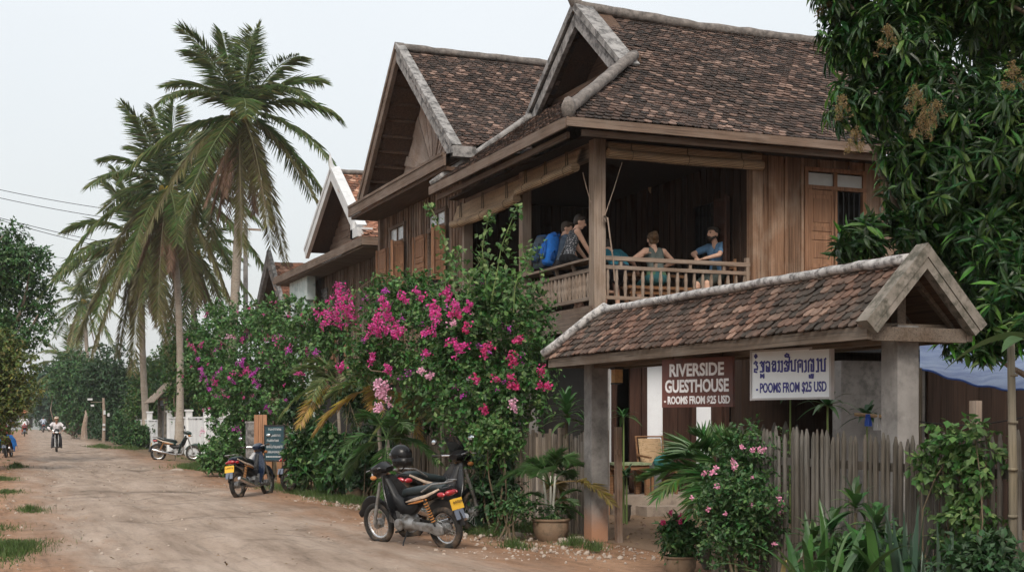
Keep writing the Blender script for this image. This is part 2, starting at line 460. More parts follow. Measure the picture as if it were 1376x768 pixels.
# ================================================================== ground and road
def dirt_color(nt, verge=True):
    n1 = noise_tex(nt, (1, .45, 1), .55, 7, .62); n2 = noise_tex(nt, (1, 1, 1), 9, 8, .78); n3 = noise_tex(nt, (1, 1, 1), 70, 2)
    r1 = ramp(nt, [(.3, (.150, .083, .049)), (.5, (.232, .134, .082)), (.72, (.305, .188, .12))]); nt.links.new(n1.outputs['Fac'], r1.inputs[0])
    r2 = ramp(nt, [(.3, .55), (.5, 1.0), (.72, 1.25)]); nt.links.new(n2.outputs['Fac'], r2.inputs[0])
    c = mix(nt, 1.0, r1.outputs[0], r2.outputs[0], 'MULTIPLY')
    r3 = ramp(nt, [(.33, .7), (.45, 1)]); nt.links.new(n3.outputs['Fac'], r3.inputs[0])
    c = mix(nt, .6, c, r3.outputs[0], 'MULTIPLY')
    nl_ = noise_tex(nt, (6, .55, 1), 1.0, 8, .72); rl_ = ramp(nt, [(.32, .62), (.48, 1.0), (.66, 1.18)]); nt.links.new(nl_.outputs['Fac'], rl_.inputs[0])
    c = mix(nt, .9, c, rl_.outputs[0], 'MULTIPLY')
    nm_ = noise_tex(nt, (3.2, 1.3, 1), 1.0, 9, .8); rm_ = ramp(nt, [(.34, .55), (.46, 1.0), (.62, 1.0), (.74, 1.2)]); nt.links.new(nm_.outputs['Fac'], rm_.inputs[0])
    c = mix(nt, .8, c, rm_.outputs[0], 'MULTIPLY')
    if verge:
        tc = nt.nodes.new('ShaderNodeTexCoord'); sp = N(nt, 'ShaderNodeSeparateXYZ'); nt.links.new(tc.outputs['Object'], sp.inputs[0])
        n4 = noise_tex(nt, (1, 1, 1), .9, 6, .65)
        a = N(nt, 'ShaderNodeMath', operation='MULTIPLY_ADD'); a.inputs[1].default_value = 2.6
        nt.links.new(n4.outputs['Fac'], a.inputs[0]); nt.links.new(sp.outputs['X'], a.inputs[2])
        mx = N(nt, 'ShaderNodeMapRange'); mx.inputs['From Min'].default_value = 7.3; mx.inputs['From Max'].default_value = 8.6
        nt.links.new(a.outputs[0], mx.inputs['Value'])
        a2 = N(nt, 'ShaderNodeMath', operation='MULTIPLY_ADD'); a2.inputs[1].default_value = 2.0
        nt.links.new(n4.outputs['Fac'], a2.inputs[0]); nt.links.new(sp.outputs['Y'], a2.inputs[2])
        my = N(nt, 'ShaderNodeMapRange'); my.inputs['From Min'].default_value = 16.6; my.inputs['From Max'].default_value = 17.4
        nt.links.new(a2.outputs[0], my.inputs['Value'])
        pr = N(nt, 'ShaderNodeMath', operation='MULTIPLY'); nt.links.new(mx.outputs[0], pr.inputs[0]); nt.links.new(my.outputs[0], pr.inputs[1])
        rs = ramp(nt, [(.35, (.10, .068, .042)), (.65, (.19, .135, .085))]); nt.links.new(n2.outputs['Fac'], rs.inputs[0])
        c = mix(nt, pr.outputs[0], c, rs.outputs[0])
    return c, n2, n3

m, nt = nodes_of('dirt_ground'); c, n2, n3 = dirt_color(nt); finish(nt, c, .95, 0, .1, n2.outputs['Fac'], .6, .03); M['dirt'] = m
m, nt = nodes_of('worn_road')
c, n2, n3 = dirt_color(nt)
uv = N(nt, 'ShaderNodeUVMap'); sp = N(nt, 'ShaderNodeSeparateXYZ'); nt.links.new(uv.outputs[0], sp.inputs[0])
ne = noise_tex(nt, (1, .30, 1), 1.3, 8, .74)
# worn grey crown of the road, its edge broken up by drifted earth
ab = N(nt, 'ShaderNodeMath', operation='SUBTRACT'); nt.links.new(sp.outputs['X'], ab.inputs[0]); ab.inputs[1].default_value = .5
ab2 = N(nt, 'ShaderNodeMath', operation='ABSOLUTE'); nt.links.new(ab.outputs[0], ab2.inputs[0])
ma = N(nt, 'ShaderNodeMath', operation='MULTIPLY_ADD'); ma.inputs[1].default_value = .46; nt.links.new(ne.outputs['Fac'], ma.inputs[0]); nt.links.new(ab2.outputs[0], ma.inputs[2])
mk = N(nt, 'ShaderNodeMapRange'); mk.inputs['From Min'].default_value = .42; mk.inputs['From Max'].default_value = .60
mk.inputs['To Min'].default_value = 1; mk.inputs['To Max'].default_value = 0; nt.links.new(ma.outputs[0], mk.inputs['Value'])
ng = noise_tex(nt, (1.2, .25, 1), 1.6, 7, .65); rg = ramp(nt, [(.28, (.17, .124, .094)), (.5, (.268, .208, .165)), (.75, (.355, .286, .236))]); nt.links.new(ng.outputs['Fac'], rg.inputs[0])
nd = noise_tex(nt, (.45, 1.0, 1), .42, 8, .76); rd = ramp(nt, [(.34, .42), (.46, 1.0)]); nt.links.new(nd.outputs['Fac'], rd.inputs[0])
gc = mix(nt, .8, rg.outputs[0], rd.outputs[0], 'MULTIPLY')
nf = noise_tex(nt, (1, 1, 1), 26, 8, .8); rf = ramp(nt, [(.33, .42), (.45, .95), (.58, 1.0), (.7, 1.35)]); nt.links.new(nf.outputs['Fac'], rf.inputs[0])
gc = mix(nt, .8, gc, rf.outputs[0], 'MULTIPLY')
nl_ = noise_tex(nt, (5, .35, 1), 1.0, 8, .74); rl_ = ramp(nt, [(.32, .70), (.48, 1.0), (.66, 1.1)]); nt.links.new(nl_.outputs['Fac'], rl_.inputs[0]); gc = mix(nt, .9, gc, rl_.outputs[0], 'MULTIPLY')
nm_ = noise_tex(nt, (3.2, 1.3, 1), 1.1, 9, .8); rm_ = ramp(nt, [(.34, .6), (.46, 1.0), (.62, 1.0), (.74, 1.2)]); nt.links.new(nm_.outputs['Fac'], rm_.inputs[0]); gc = mix(nt, .8, gc, rm_.outputs[0], 'MULTIPLY')
c = mix(nt, mk.outputs[0], c, gc); c = mix(nt, .55, c, rd.outputs[0], 'MULTIPLY')
finish(nt, c, .92, 0, .15, nf.outputs['Fac'], .45, .012); M['road'] = m

def hump(x, y):
    u = x - road_x(y); rut = sum(math.exp(-((u - r + .15 * math.sin(y * .13 + r)) / .22) ** 2) for r in (-1.5, -.25, 1.15))
    return -.045 * rut + .035 * math.sin(x * .9 + 1.3 * math.sin(y * .31)) * math.sin(y * .43 + .7) + .018 * math.sin(x * 2.7 + y * 1.1)
g = MB(); g.add([(-900, -60, 0), (900, -60, 0), (900, 1500, 0), (-900, 1500, 0)], [(0, 1, 2, 3)])
tag(obj('ground', g, M['dirt']), None, None, kind='structure')

ROAD = [(2.9, -8), (2.9, 10), (3.0, 22), (3.2, 36), (3.7, 52), (4.2, 70), (5.0, 95), (6.2, 130), (7.9, 180), (9.6, 240), (10, 300)]
def road_x(y):
    for (x0, y0), (x1, y1) in zip(ROAD, ROAD[1:]):
        if y <= y1:
            t = (y - y0) / (y1 - y0); t = t * t * (3 - 2 * t) * .3 + t * .7
            return x0 + (x1 - x0) * t
    return ROAD[-1][0]
rb = MB(); ys = list(np.linspace(-8, 60, 100)) + list(np.linspace(62, 300, 60)); NU = 61
V = []; UV = []
for y in ys:
    for i in range(NU):
        u = i / (NU - 1); xx = road_x(y) + (u - .5) * 7.2
        e = min(1, min(u, 1 - u) * 8)
        V.append((xx, y, .006 + e * (.07 + hump(xx, y) * .8))); UV.append((u, y))
F = [(j * NU + i, j * NU + i + 1, (j + 1) * NU + i + 1, (j + 1) * NU + i) for j in range(len(ys) - 1) for i in range(NU - 1)]
rb.add(V, F); ro = obj('road', rb, M['road'], smooth=True)
uvl = ro.data.uv_layers.new(name='UVMap'); UVa = np.array(UV, np.float32)
li = np.zeros(len(ro.data.loops), np.int32); ro.data.loops.foreach_get('vertex_index', li)
uvl.data.foreach_set('uv', UVa[li].ravel())
tag(ro, None, None, kind='structure')

# swept earth yard behind the gate
m, nt = nodes_of('yard_earth'); c, n2, n3 = dirt_color(nt, False)
c = mix(nt, .75, c, (.16, .115, .08), 'MIX'); finish(nt, c, .95, 0, .1, n2.outputs['Fac'], .5, .02); M['yard'] = m
yb = MB(); yb.add([(7.6, 4, .005), (24, 4, .005), (24, 20.1, .005), (7.6, 20.1, .005)], [(0, 1, 2, 3)])
tag(obj('yard', yb, M['yard']), None, None, kind='structure')
# ================================================================== building helpers
def in_poly(pts, poly):
    P = np.asarray(poly, float); n = len(P); ok = np.zeros(len(pts), bool)
    x, y = pts[:, 0], pts[:, 1]; j = n - 1
    for i in range(n):
        xi, yi = P[i]; xj, yj = P[j]
        c = ((yi > y) != (yj > y)) & (x < (xj - xi) * (y - yi) / (yj - yi + 1e-12) + xi)
        ok ^= c; j = i
    return ok

def tile_slope(mb, corners, tw=.15, te=.115, lift=.03, mat=0, under=1, rng=RNG, shape='scale', jit=.006, grow=0.0):
    """a roof slope (planar polygon, first edge = eave) laid with single overlapping clay tiles"""
    P = np.asarray(corners, float); O = P[0]; U = nrm(P[1] - P[0])
    Nn = nrm(np.cross(P[1] - P[0], P[2] - P[0]))
    if Nn[2] < 0: Nn = -Nn
    Vv = np.cross(Nn, U)
    if Vv[2] < 0: Vv = -Vv
    uv = np.stack([(P - O) @ U, (P - O) @ Vv], 1)
    mb.add(P - Nn * .035, [tuple(range(len(P)))], under)
    u0, u1 = uv[:, 0].min(), uv[:, 0].max(); v1 = uv[:, 1].max()
    rows = int(v1 / te) + 1; cols = int((u1 - u0) / tw) + 3
    jj, ii = np.meshgrid(np.arange(rows), np.arange(cols), indexing='ij')
    uc = u0 + (ii + .5 * (jj % 2) - .5) * tw; vc = jj * te - .03
    cc = np.stack([uc.ravel(), vc.ravel()], 1)
    ok = in_poly(cc + np.array([0, te * .55 + .03]), uv); cc = cc[ok]; n = len(cc)
    cc = cc + rng.normal(0, jit, (n, 2))
    # sagging courses
    dz = .012 * np.sin(cc[:, 0] * 1.3 + 2 * np.sin(cc[:, 1] * .9)) + .012 * np.sin(cc[:, 0] * .6 + cc[:, 1] * 1.7)
    w = tw * .485; L = te * 1.7; th = .014
    if shape == 'scale': prof = [(-w, L), (w, L), (w, te * .45), (w * .55, te * .12), (0, 0), (-w * .55, te * .12), (-w, te * .45)]
    else: prof = [(-w, L), (w, L), (w, te * .40), (w * .4, 0), (-w * .4, 0), (-w, te * .40)]
    k = len(prof); tv = []
    for (a, b) in prof: tv.append((a, b, lift * (1 - b / L)))
    for (a, b) in prof[2:]: tv.append((a, b, lift * (1 - b / L) - th))
    tf = [tuple(range(k - 1, -1, -1))] if False else [tuple(range(k))[::-1]]
    for i in range(2, k - 1): tf.append((i, i + 1, k + i + 1 - 2, k + i - 2))
    ang = rng.normal(0, .03, n); tilt = rng.normal(0, .05, n)
    ca, sa = np.cos(ang), np.sin(ang)
    X = U[None] * ca[:, None] + Vv[None] * sa[:, None]; Y = -U[None] * sa[:, None] + Vv[None] * ca[:, None]
    Z = np.repeat(Nn[None], n, 0) + X * tilt[:, None]
    pos = O + cc[:, :1] * U + cc[:, 1:] * Vv + Nn * (dz + rng.normal(0, .003, n))[:, None]
    B = np.stack([X + Nn * tilt[:, None] * -.5, Y, Z], 1)
    mb.stamp(tv, tf, pos, B, mat)
    return mb

def boards(mb, a, b, z0, z1, w=.2, t=.03, out=(0, -1, 0), holes=(), mat=0, batten=None, rng=RNG, top=None):
    """vertical boards from a to b (xy), z0..z1; holes = (s0,s1,z0,z1); top(s) optional upper outline"""
    a = np.array([a[0], a[1], 0.0]); b = np.array([b[0], b[1], 0.0]); L = np.linalg.norm(b - a); d = (b - a) / L
    o = np.asarray(out, float); n = max(1, int(round(L / w))); w = L / n
    for i in range(n):
        s0, s1 = i * w, (i + 1) * w; sc = (s0 + s1) / 2
        segs = [(z0, z1 if top is None else top(sc))]
        for h in holes:
            if s1 > h[0] + .02 and s0 < h[1] - .02:
                ns = []
                for q in segs:
                    if h[2] > q[0]: ns.append((q[0], min(q[1], h[2])))
                    if h[3] < q[1]: ns.append((max(q[0], h[3]), q[1]))
                segs = ns
        dep = rng.uniform(0, .012)
        for (u, v) in segs:
            if v - u < .03: continue
            c = a + d * sc + o * (dep - t / 2) + np.array([0, 0, (u + v) / 2])
            mb.bar(c - np.array([0, 0, (v - u) / 2]), c + np.array([0, 0, (v - u) / 2]), w - rng.uniform(.004, .012), t, up=o, mat=mat)
            if batten and i < n - 1:
                c2 = a + d * s1 + o * .018 + np.array([0, 0, (u + v) / 2]); hh = np.array([0, 0, (v - u) / 2])
                inh = any(h[0] - .02 < s1 < h[1] + .02 and not (v <= h[2] + .01 or u >= h[3] - .01) for h in holes)
                if not inh: mb.bar(c2 - hh, c2 + hh, batten, .03, up=o, mat=mat)
    return mb

def cap_line(mb, pts, w=.24, h=.16, mat=0, seed=1, lumps=True):
    """mortared ridge: an uneven rounded bar along the line"""
    P = [np.asarray(p, float) for p in pts]; r = np.random.default_rng(seed); out = []; E = []
    for a, b in zip(P, P[1:]):
        L = np.linalg.norm(b - a); n = max(3, int(L / .22))
        for i in range(n):
            t = i / n; out.append(a + (b - a) * t + r.normal(0, .005, 3)); E.append((w / 2 * r.uniform(.94, 1.06), h / 2 * r.uniform(.92, 1.08)))
    out.append(P[-1]); E.append((w / 2, h / 2))
    return mb.tube(out, 0, 12, mat, True, E)

def window_bars(mb, p0, p1, z0, z1, n, r=.012, mat=0):
    p0 = np.asarray(p0, float); p1 = np.asarray(p1, float)
    for i in range(n):
        q = p0 + (p1 - p0) * (i + .5) / n
        mb.tube([(q[0], q[1], z0), (q[0], q[1], z1)], r, 6, mat)

# ================================================================== HOUSE with the balcony
Z_FL = 3.5; ZE = 6.37
house = thing('timber_stilt_house', 'brown timber house with an open corner balcony, rolled blinds and dark tiled hip roof', 'house', (12, 23, 0))
WX0, WX1, WY0, WY1 = 9.62, 12.62, 20.27, 26.8
EX = 8.65; EY = 19.3; GX = 11.0; RY = 23.6; RZ = 9.44; XE = 19.5
# roof ------------------------------------------------------------
rf = MB()
s2 = GX - EX; zg = ZE + s2 * .714
tile_slope(rf, [(EX, EY, ZE), (XE, EY, ZE), (XE, RY, RZ), (GX, RY, RZ), (GX, EY + s2, zg)], mat=0, under=1)
yb_, zb_ = 26.15, ZE
tile_slope(rf, [(EX, yb_, ZE), (EX, EY, ZE), (GX, EY + s2, zg), (GX, yb_ - .3, zg)], mat=0, under=1)
tile_slope(rf, [(XE, 26.6, 7.3), (GX, 26.6, 7.3), (GX, RY, RZ), (XE, RY, RZ)], mat=0, under=1)
roof = obj('roof', rf, [M['tile_main'], M['under_roof']], house)
rc = MB()
cap_line(rc, [(GX - .2, RY, RZ + .14), (GX + 2.4, RY, RZ + .03), (16, RY, RZ + .02), (XE, RY, RZ + .06)], .26, .2, 0, 3)
obj('ridge_cap', rc, M['cap'], roof, smooth=True)
hc = MB(); cap_line(hc, [(EX - .03, EY - .03, ZE + .1), (GX, EY + s2, zg + .12)], .21, .17, 0, 4)
hc.sphere((EX + .02, EY + .02, ZE + .14), (.12, .12, .19), 10)
obj('hip_cap', hc, M['cap'], roof, smooth=True)
hc = MB(); cap_line(hc, [(EX, yb_, ZE + .06), (GX, yb_ - .3, zg + .08)], .2, .14, 0, 5)
obj('valley_cap', hc, M['barge'], roof, smooth=True)
# gablet: barge boards, back wall, finial
GA = np.array((GX - .28, RY, RZ + .12)); GL = np.array((GX - .28, yb_ - .2, zg - .12)); GR = np.array((GX - .28, EY + s2 - .15, zg - .16))
for e, nm in ((GL, 'gable_board'), (GR, 'gable_board')):
    b = MB(); d = nrm(e - GA); up = np.cross(d, (1, 0, 0)); up = up if up[2] > 0 else -up
    q = [GA + np.array([0, 0, .05]), e + up * .02, e - up * .27, GA - np.array([0, 0, .37])]
    b.prism(q, (.09, 0, 0)); q2 = [GA + np.array([0, 0, .12]), e + up * .09, e - up * .02, GA - np.array([0, 0, .06])]
    b.prism([p + np.array([-.05, 0, 0]) for p in q2], (.36, 0, 0))
    obj(nm, b, M['barge'], roof)
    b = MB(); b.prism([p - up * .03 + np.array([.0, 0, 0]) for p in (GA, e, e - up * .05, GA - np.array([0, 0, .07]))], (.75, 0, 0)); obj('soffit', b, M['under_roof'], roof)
b = MB(); b.tube([GA + np.array(o) for o in ((.15, 0, -.02), (0, 0, .1), (-.12, 0, .28), (-.16, 0, .46), (-.10, 0, .6))], [.11, .12, .09, .055, .02], 8)
obj('finial', b, M['cap'], roof, smooth=True)
b = MB(); b.add([(GX + .55, EY + s2 + .4, zg), (GX + .55, yb_ - .6, zg), (GX + .55, RY, RZ - .1)], [(0, 1, 2)])
b.bar((GX + .1, EY + s2, zg + .06), (GX + .1, yb_ - .3, zg + .06), .1, .16)
for k in range(4):
    t = .2 + k * .2
    b.bar(np.array((GX - .2, RY, RZ - .15)) * (1 - t) + np.array((GX - .2, EY + s2, zg)) * t, np.array((GX + .6, RY, RZ - .15)) * (1 - t) + np.array((GX + .6, EY + s2, zg)) * t, .06, .06)
    b.bar(np.array((GX - .2, RY, RZ - .15)) * (1 - t) + np.array((GX - .2, yb_ - .3, zg)) * t, np.array((GX + .6, RY, RZ - .15)) * (1 - t) + np.array((GX + .6, yb_ - .3, zg)) * t, .06, .06)
obj('gable_infill', b, M['under_roof'], roof)
b = MB(); b.bar((EX - .04, EY - .02, ZE - .08), (XE, EY - .02, ZE - .08), .05, .145); b.bar((EX + .3, EY + .14, ZE - .2), (XE, EY + .14, ZE - .2), .05, .1)
obj('fascia', b, M['fascia_x'], roof)
b = MB(); b.bar((EX - .02, EY + .01, ZE - .085), (EX - .02, yb_ + .05, ZE - .085), .05, .17); b.bar((EX + .14, EY + .3, ZE - .22), (EX + .14, yb_, ZE - .22), .05, .1)
obj('fascia', b, M['fascia_y'], roof)
# structure -----------------------------------------------------------
def post(parent, x, y, z0, z1, s=.2, mat='wood_post', name='post'):
    b = MB(); b.box2((x - s / 2, y - s / 2, z0), (x + s / 2, y + s / 2, z1)); return obj(name, b, M[mat], parent)
post(house, WX0, WY0, 3.05, 6.3, .21); post(house, WX0, 23.45, 3.05, 6.3, .18); post(house, WX0, WY1 - .1, 3.05, 6.3, .2)
for (x, y) in ((WX0 + .1, WY0 + .1), (WX0 + .1, 23.45), (WX0 + .1, 26.7), (12.6, 20.4)): post(house, x, y, 0, 3.05, .24, 'concrete', 'pillar')
b = MB(); b.box2((WX0 - .12, WY0 - .06, 3.36), (17.5, 27, 3.5)); b.box2((WX0 - .1, WY0 - .02, 3.08), (17.5, WY0 + .12, 3.35))
obj('floor', b, M['fascia_x'], house)
b = MB(); b.box2((WX0 - .16, WY0 - .02, 3.10), (WX0 - .02, 27, 3.44))
for k in range(6): b.box2((WX0 - .1, WY0 + .6 + k * 1.1, 2.9), (17, WY0 + .75 + k * 1.1, 3.08))
obj('floor_beam', b, M['fascia_y'], house)
b = MB(); b.box2((WX0 - .3, WY0 - .3, 6.26), (17.5, 27, 6.3)); obj('dark_ceiling', b, M['wood_inner'], house)  # dark plane added under the roof to keep the balcony inside dark
# header beams over the openings
b = MB(); b.box2((WX0 - .05, WY0 - .08, 5.98), (12.62, WY0 + .06, 6.24)); obj('header_beam', b, M['wood_rail_x'], house)
b = MB(); b.box2((WX0 - .08, WY0 + .11, 5.98), (WX0 + .06, WY1, 6.24)); obj('header_beam', b, M['wood_rail_y'], house)
# front wall with the shuttered window
wz0 = on_y(1100, 362, WY0).z; wx = [on_y(p, 300, WY0).x for p in (1084, 1121, 1158)]
zt1 = on_y(1100, 233, WY0).z; zt0 = on_y(1100, 250, WY0).z
hole = (wx[0] - 12.62 - .03, wx[2] - 12.62 + .03, wz0, zt1 + .03)
b = MB(); boards(b, (12.62, WY0), (17.4, WY0), 3.4, 6.25, .34, .04, (0, -1, 0), [hole], 0, .055)
obj('wall', b, M['wood_front'], house)
post(house, 12.66, WY0 - .02, 3.2, 6.25, .2, 'wood_front')
win = MB()
for x in (wx[0] - .03, wx[1], wx[2] + .03): win.box2((x - .035, WY0 - .05, wz0 - .05), (x + .035, WY0 + .04, zt1 + .09))
for z in (zt1 + .06, zt0 - .03, wz0 - .02): win.box2((wx[0] - .07, WY0 - .056, z - .035), (wx[2] + .07, WY0 + .03, z + .035))
wo_ = obj('window', win, M['shutter'], house)
b = MB(); b.box2((wx[0], WY0 - .01, zt0), (wx[1], WY0, zt1)); obj('pane', b, M['frost_pane'], wo_)
b = MB(); b.box2((wx[1], WY0 - .01, zt0), (wx[2], WY0, zt1)); obj('pane', b, M['frost_pane'], wo_)
def shutter(parent, a, b_, z0, z1, out, mat='shutter'):
    """panelled leaf from a to b (xy)"""
    m_ = MB(); a = np.array((a[0], a[1], 0.)); c = np.array((b_[0], b_[1], 0.)); o = np.asarray(out, float); d = nrm(c - a); L = np.linalg.norm(c - a)
    def pc(s0, s1, u0, u1, t, off=0):
        p = a + d * (s0 + s1) / 2 + o * off; m_.bar(p + (0, 0, u0), p + (0, 0, u1), s1 - s0, t, up=o)
    pc(0, .07, z0, z1, .04); pc(L - .07, L, z0, z1, .04); H = z1 - z0
    for u in (0, .36, .47, .93): pc(.07, L - .07, z0 + H * u, z0 + H * u + .08, .038)
    pc(.05, L - .05, z0 + .05, z1 - .05, .012)
    for u0, u1 in ((.13, .33), (.58, .88)): pc(.11, L - .11, z0 + H * u0, z0 + H * u1, .03)
    return obj('shutter', m_, M[mat], parent)
shutter(wo_, (wx[0] + .01, WY0 - .03), (wx[1] - .02, WY0 - .03), wz0 + .02, zt0 - .06, (0, -1, 0))
b = MB(); window_bars(b, (wx[1] + .03, WY0, 0), (wx[2], WY0, 0), wz0, zt0 - .05, 5); obj('window_bars', b, M['iron'], wo_)
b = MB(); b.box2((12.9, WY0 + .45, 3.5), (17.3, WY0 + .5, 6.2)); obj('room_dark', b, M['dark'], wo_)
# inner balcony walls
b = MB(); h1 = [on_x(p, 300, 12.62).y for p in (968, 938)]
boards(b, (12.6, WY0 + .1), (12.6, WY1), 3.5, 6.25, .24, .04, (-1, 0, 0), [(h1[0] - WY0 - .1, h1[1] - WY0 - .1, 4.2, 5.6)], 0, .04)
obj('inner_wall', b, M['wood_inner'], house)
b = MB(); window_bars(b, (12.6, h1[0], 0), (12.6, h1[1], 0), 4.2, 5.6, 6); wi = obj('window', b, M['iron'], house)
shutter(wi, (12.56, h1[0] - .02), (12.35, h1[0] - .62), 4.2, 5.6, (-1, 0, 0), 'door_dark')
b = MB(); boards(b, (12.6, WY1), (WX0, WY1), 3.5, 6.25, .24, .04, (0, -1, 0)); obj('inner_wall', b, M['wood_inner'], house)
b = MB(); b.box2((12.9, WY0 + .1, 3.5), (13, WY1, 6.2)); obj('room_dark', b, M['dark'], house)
# balcony rails
b = MB(); X0, X1 = WX0 + .1, 12.56
for z, h, w in ((4.30, .07, .09), (4.15, .06, .07), (3.64, .06, .07)): b.box2((X0, WY0 - w / 2, z - h / 2), (X1, WY0 + w / 2, z + h / 2))
rail = obj('balustrade', b, M['wood_rail_x'], house)
def baluster(parent, x, y, z0, z1, r):
    m_ = MB(); n = 7; hs = [z0 + (z1 - z0) * k / (n - 1) for k in range(n)]
    rr = [r * (1 + (.28 if k in (2, 4) else 0) - (.18 if k in (0, 6) else 0)) for k in range(n)]
    m_.tube([(x, y, z) for z in hs], rr, 6); return obj('baluster', m_, M['wood_baluster'], parent)
for k in range(17):
    x = X0 + .09 + k * .166
    if x < X1 - .03: baluster(rail, x, WY0 + RNG.normal(0, .006), 3.665, 4.12, .027)
    if k % 4 == 1:
        pb = MB(); pb.box2((x + .05, WY0 - .025, 4.18), (x + .1, WY0 + .025, 4.266)); obj('rail_block', pb, M['wood_rail_x'], rail)
b = MB(); b.box2((12.48, WY0 - .04, 3.5), (12.55, WY0 + .04, 4.42)); obj('end_post', b, M['wood_post'], rail)
b = MB(); Y0, Y1 = WY0 + .11, WY1 - .2
for z, h, w in ((4.12, .06, .07), (3.64, .06, .08)): b.box2((WX0 - w / 2, Y0, z - h / 2), (WX0 + w / 2, Y1, z + h / 2))
rail2 = obj('balustrade', b, M['wood_rail_y'], house)
k = 0; y = Y0 + .08
while y < Y1 - .05:
    if not 23.3 < y < 23.6: baluster(rail2, WX0 + RNG.normal(0, .006), y, 3.665, 4.09, .036)
    y += .152
b = MB(); b.box2((WX0 - .12, Y0, 4.27), (WX0 + .2, 23.34, 4.31)); obj('rail_seat', b, M['wood_rail_y'], rail2)
for y in np.arange(Y0 + .1, 23.3, .72):
    b = MB(); b.tube([(WX0, y, 4.16), (WX0 - .02, y, 4.25), (WX0 - .02, y, 4.27)], [.03, .035, .05], 6); obj('seat_bracket', b, M['wood_rail_y'], rail2)
# ground floor, limewashed, with dark doors
GY = 20.95
def gx(p): return on_y(p, 600, GY).x
b = MB(); b.box2((9.9, GY, .3), (gx(822), GY + .15, 3.08)); b.box2((gx(868), GY, .3), (gx(891), GY + .15, 3.08))
b.box2((gx(934), GY, .3), (gx(956), GY + .15, 3.08)); b.box2((gx(989), GY, .3), (gx(1037), GY + .15, 3.08))
b.box2((gx(822), GY + .004, 2.75), (gx(989), GY + .146, 3.08)); b.box2((gx(1110), GY + .01, .3), (17.5, GY + .15, 3.08))
obj('ground_wall', b, M['plaster'], house)
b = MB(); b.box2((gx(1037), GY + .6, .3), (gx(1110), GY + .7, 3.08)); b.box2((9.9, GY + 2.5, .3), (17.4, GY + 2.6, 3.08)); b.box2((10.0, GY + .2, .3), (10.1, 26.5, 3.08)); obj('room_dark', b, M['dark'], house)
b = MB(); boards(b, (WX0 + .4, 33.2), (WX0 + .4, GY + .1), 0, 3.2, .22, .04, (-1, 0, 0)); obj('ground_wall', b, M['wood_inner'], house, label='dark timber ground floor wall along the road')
for (p0, p1, op) in ((822, 868, True), (891, 934, False), (956, 978, False), (1060, 1110, False)):
    d_ = MB(); a0, a1 = gx(p0), gx(p1)
    for x in (a0 + .04, a1 - .04): d_.box2((x - .05, GY - .03, .3), (x + .05, GY + .12, 2.75))
    d_.box2((a0 - .02, GY - .035, 2.66), (a1 + .02, GY + .12, 2.80))
    if op:
        d_.box2((a1 - .30, GY + .02, .32), (a1 - .09, GY + .07, 2.64))
    else:
        boards(d_, (a0 + .09, GY + .06), (a1 - .09, GY + .06), .32, 2.64, .2, .04, (0, -1, 0))
        d_.box2((a0 + .09, GY + .01, 1.1), (a1 - .09, GY + .04, 1.22)); d_.box2((a0 + .09, GY + .01, 2.0), (a1 - .09, GY + .04, 2.1))
    obj('door', d_, M['door_dark'], house)
pb = MB(); pb.box2((gx(979), GY - .25, .3), (gx(988), GY - .08, 3.05)); obj('post', pb, M['wood_inner'], house)
b = MB(); b.box2((9.9, 20.0, 0), (17.5, 24.1, .32)); b.box2((10.2, 19.6, 0), (12.6, 20.0, .16)); obj('plinth', b, M['step'], house)

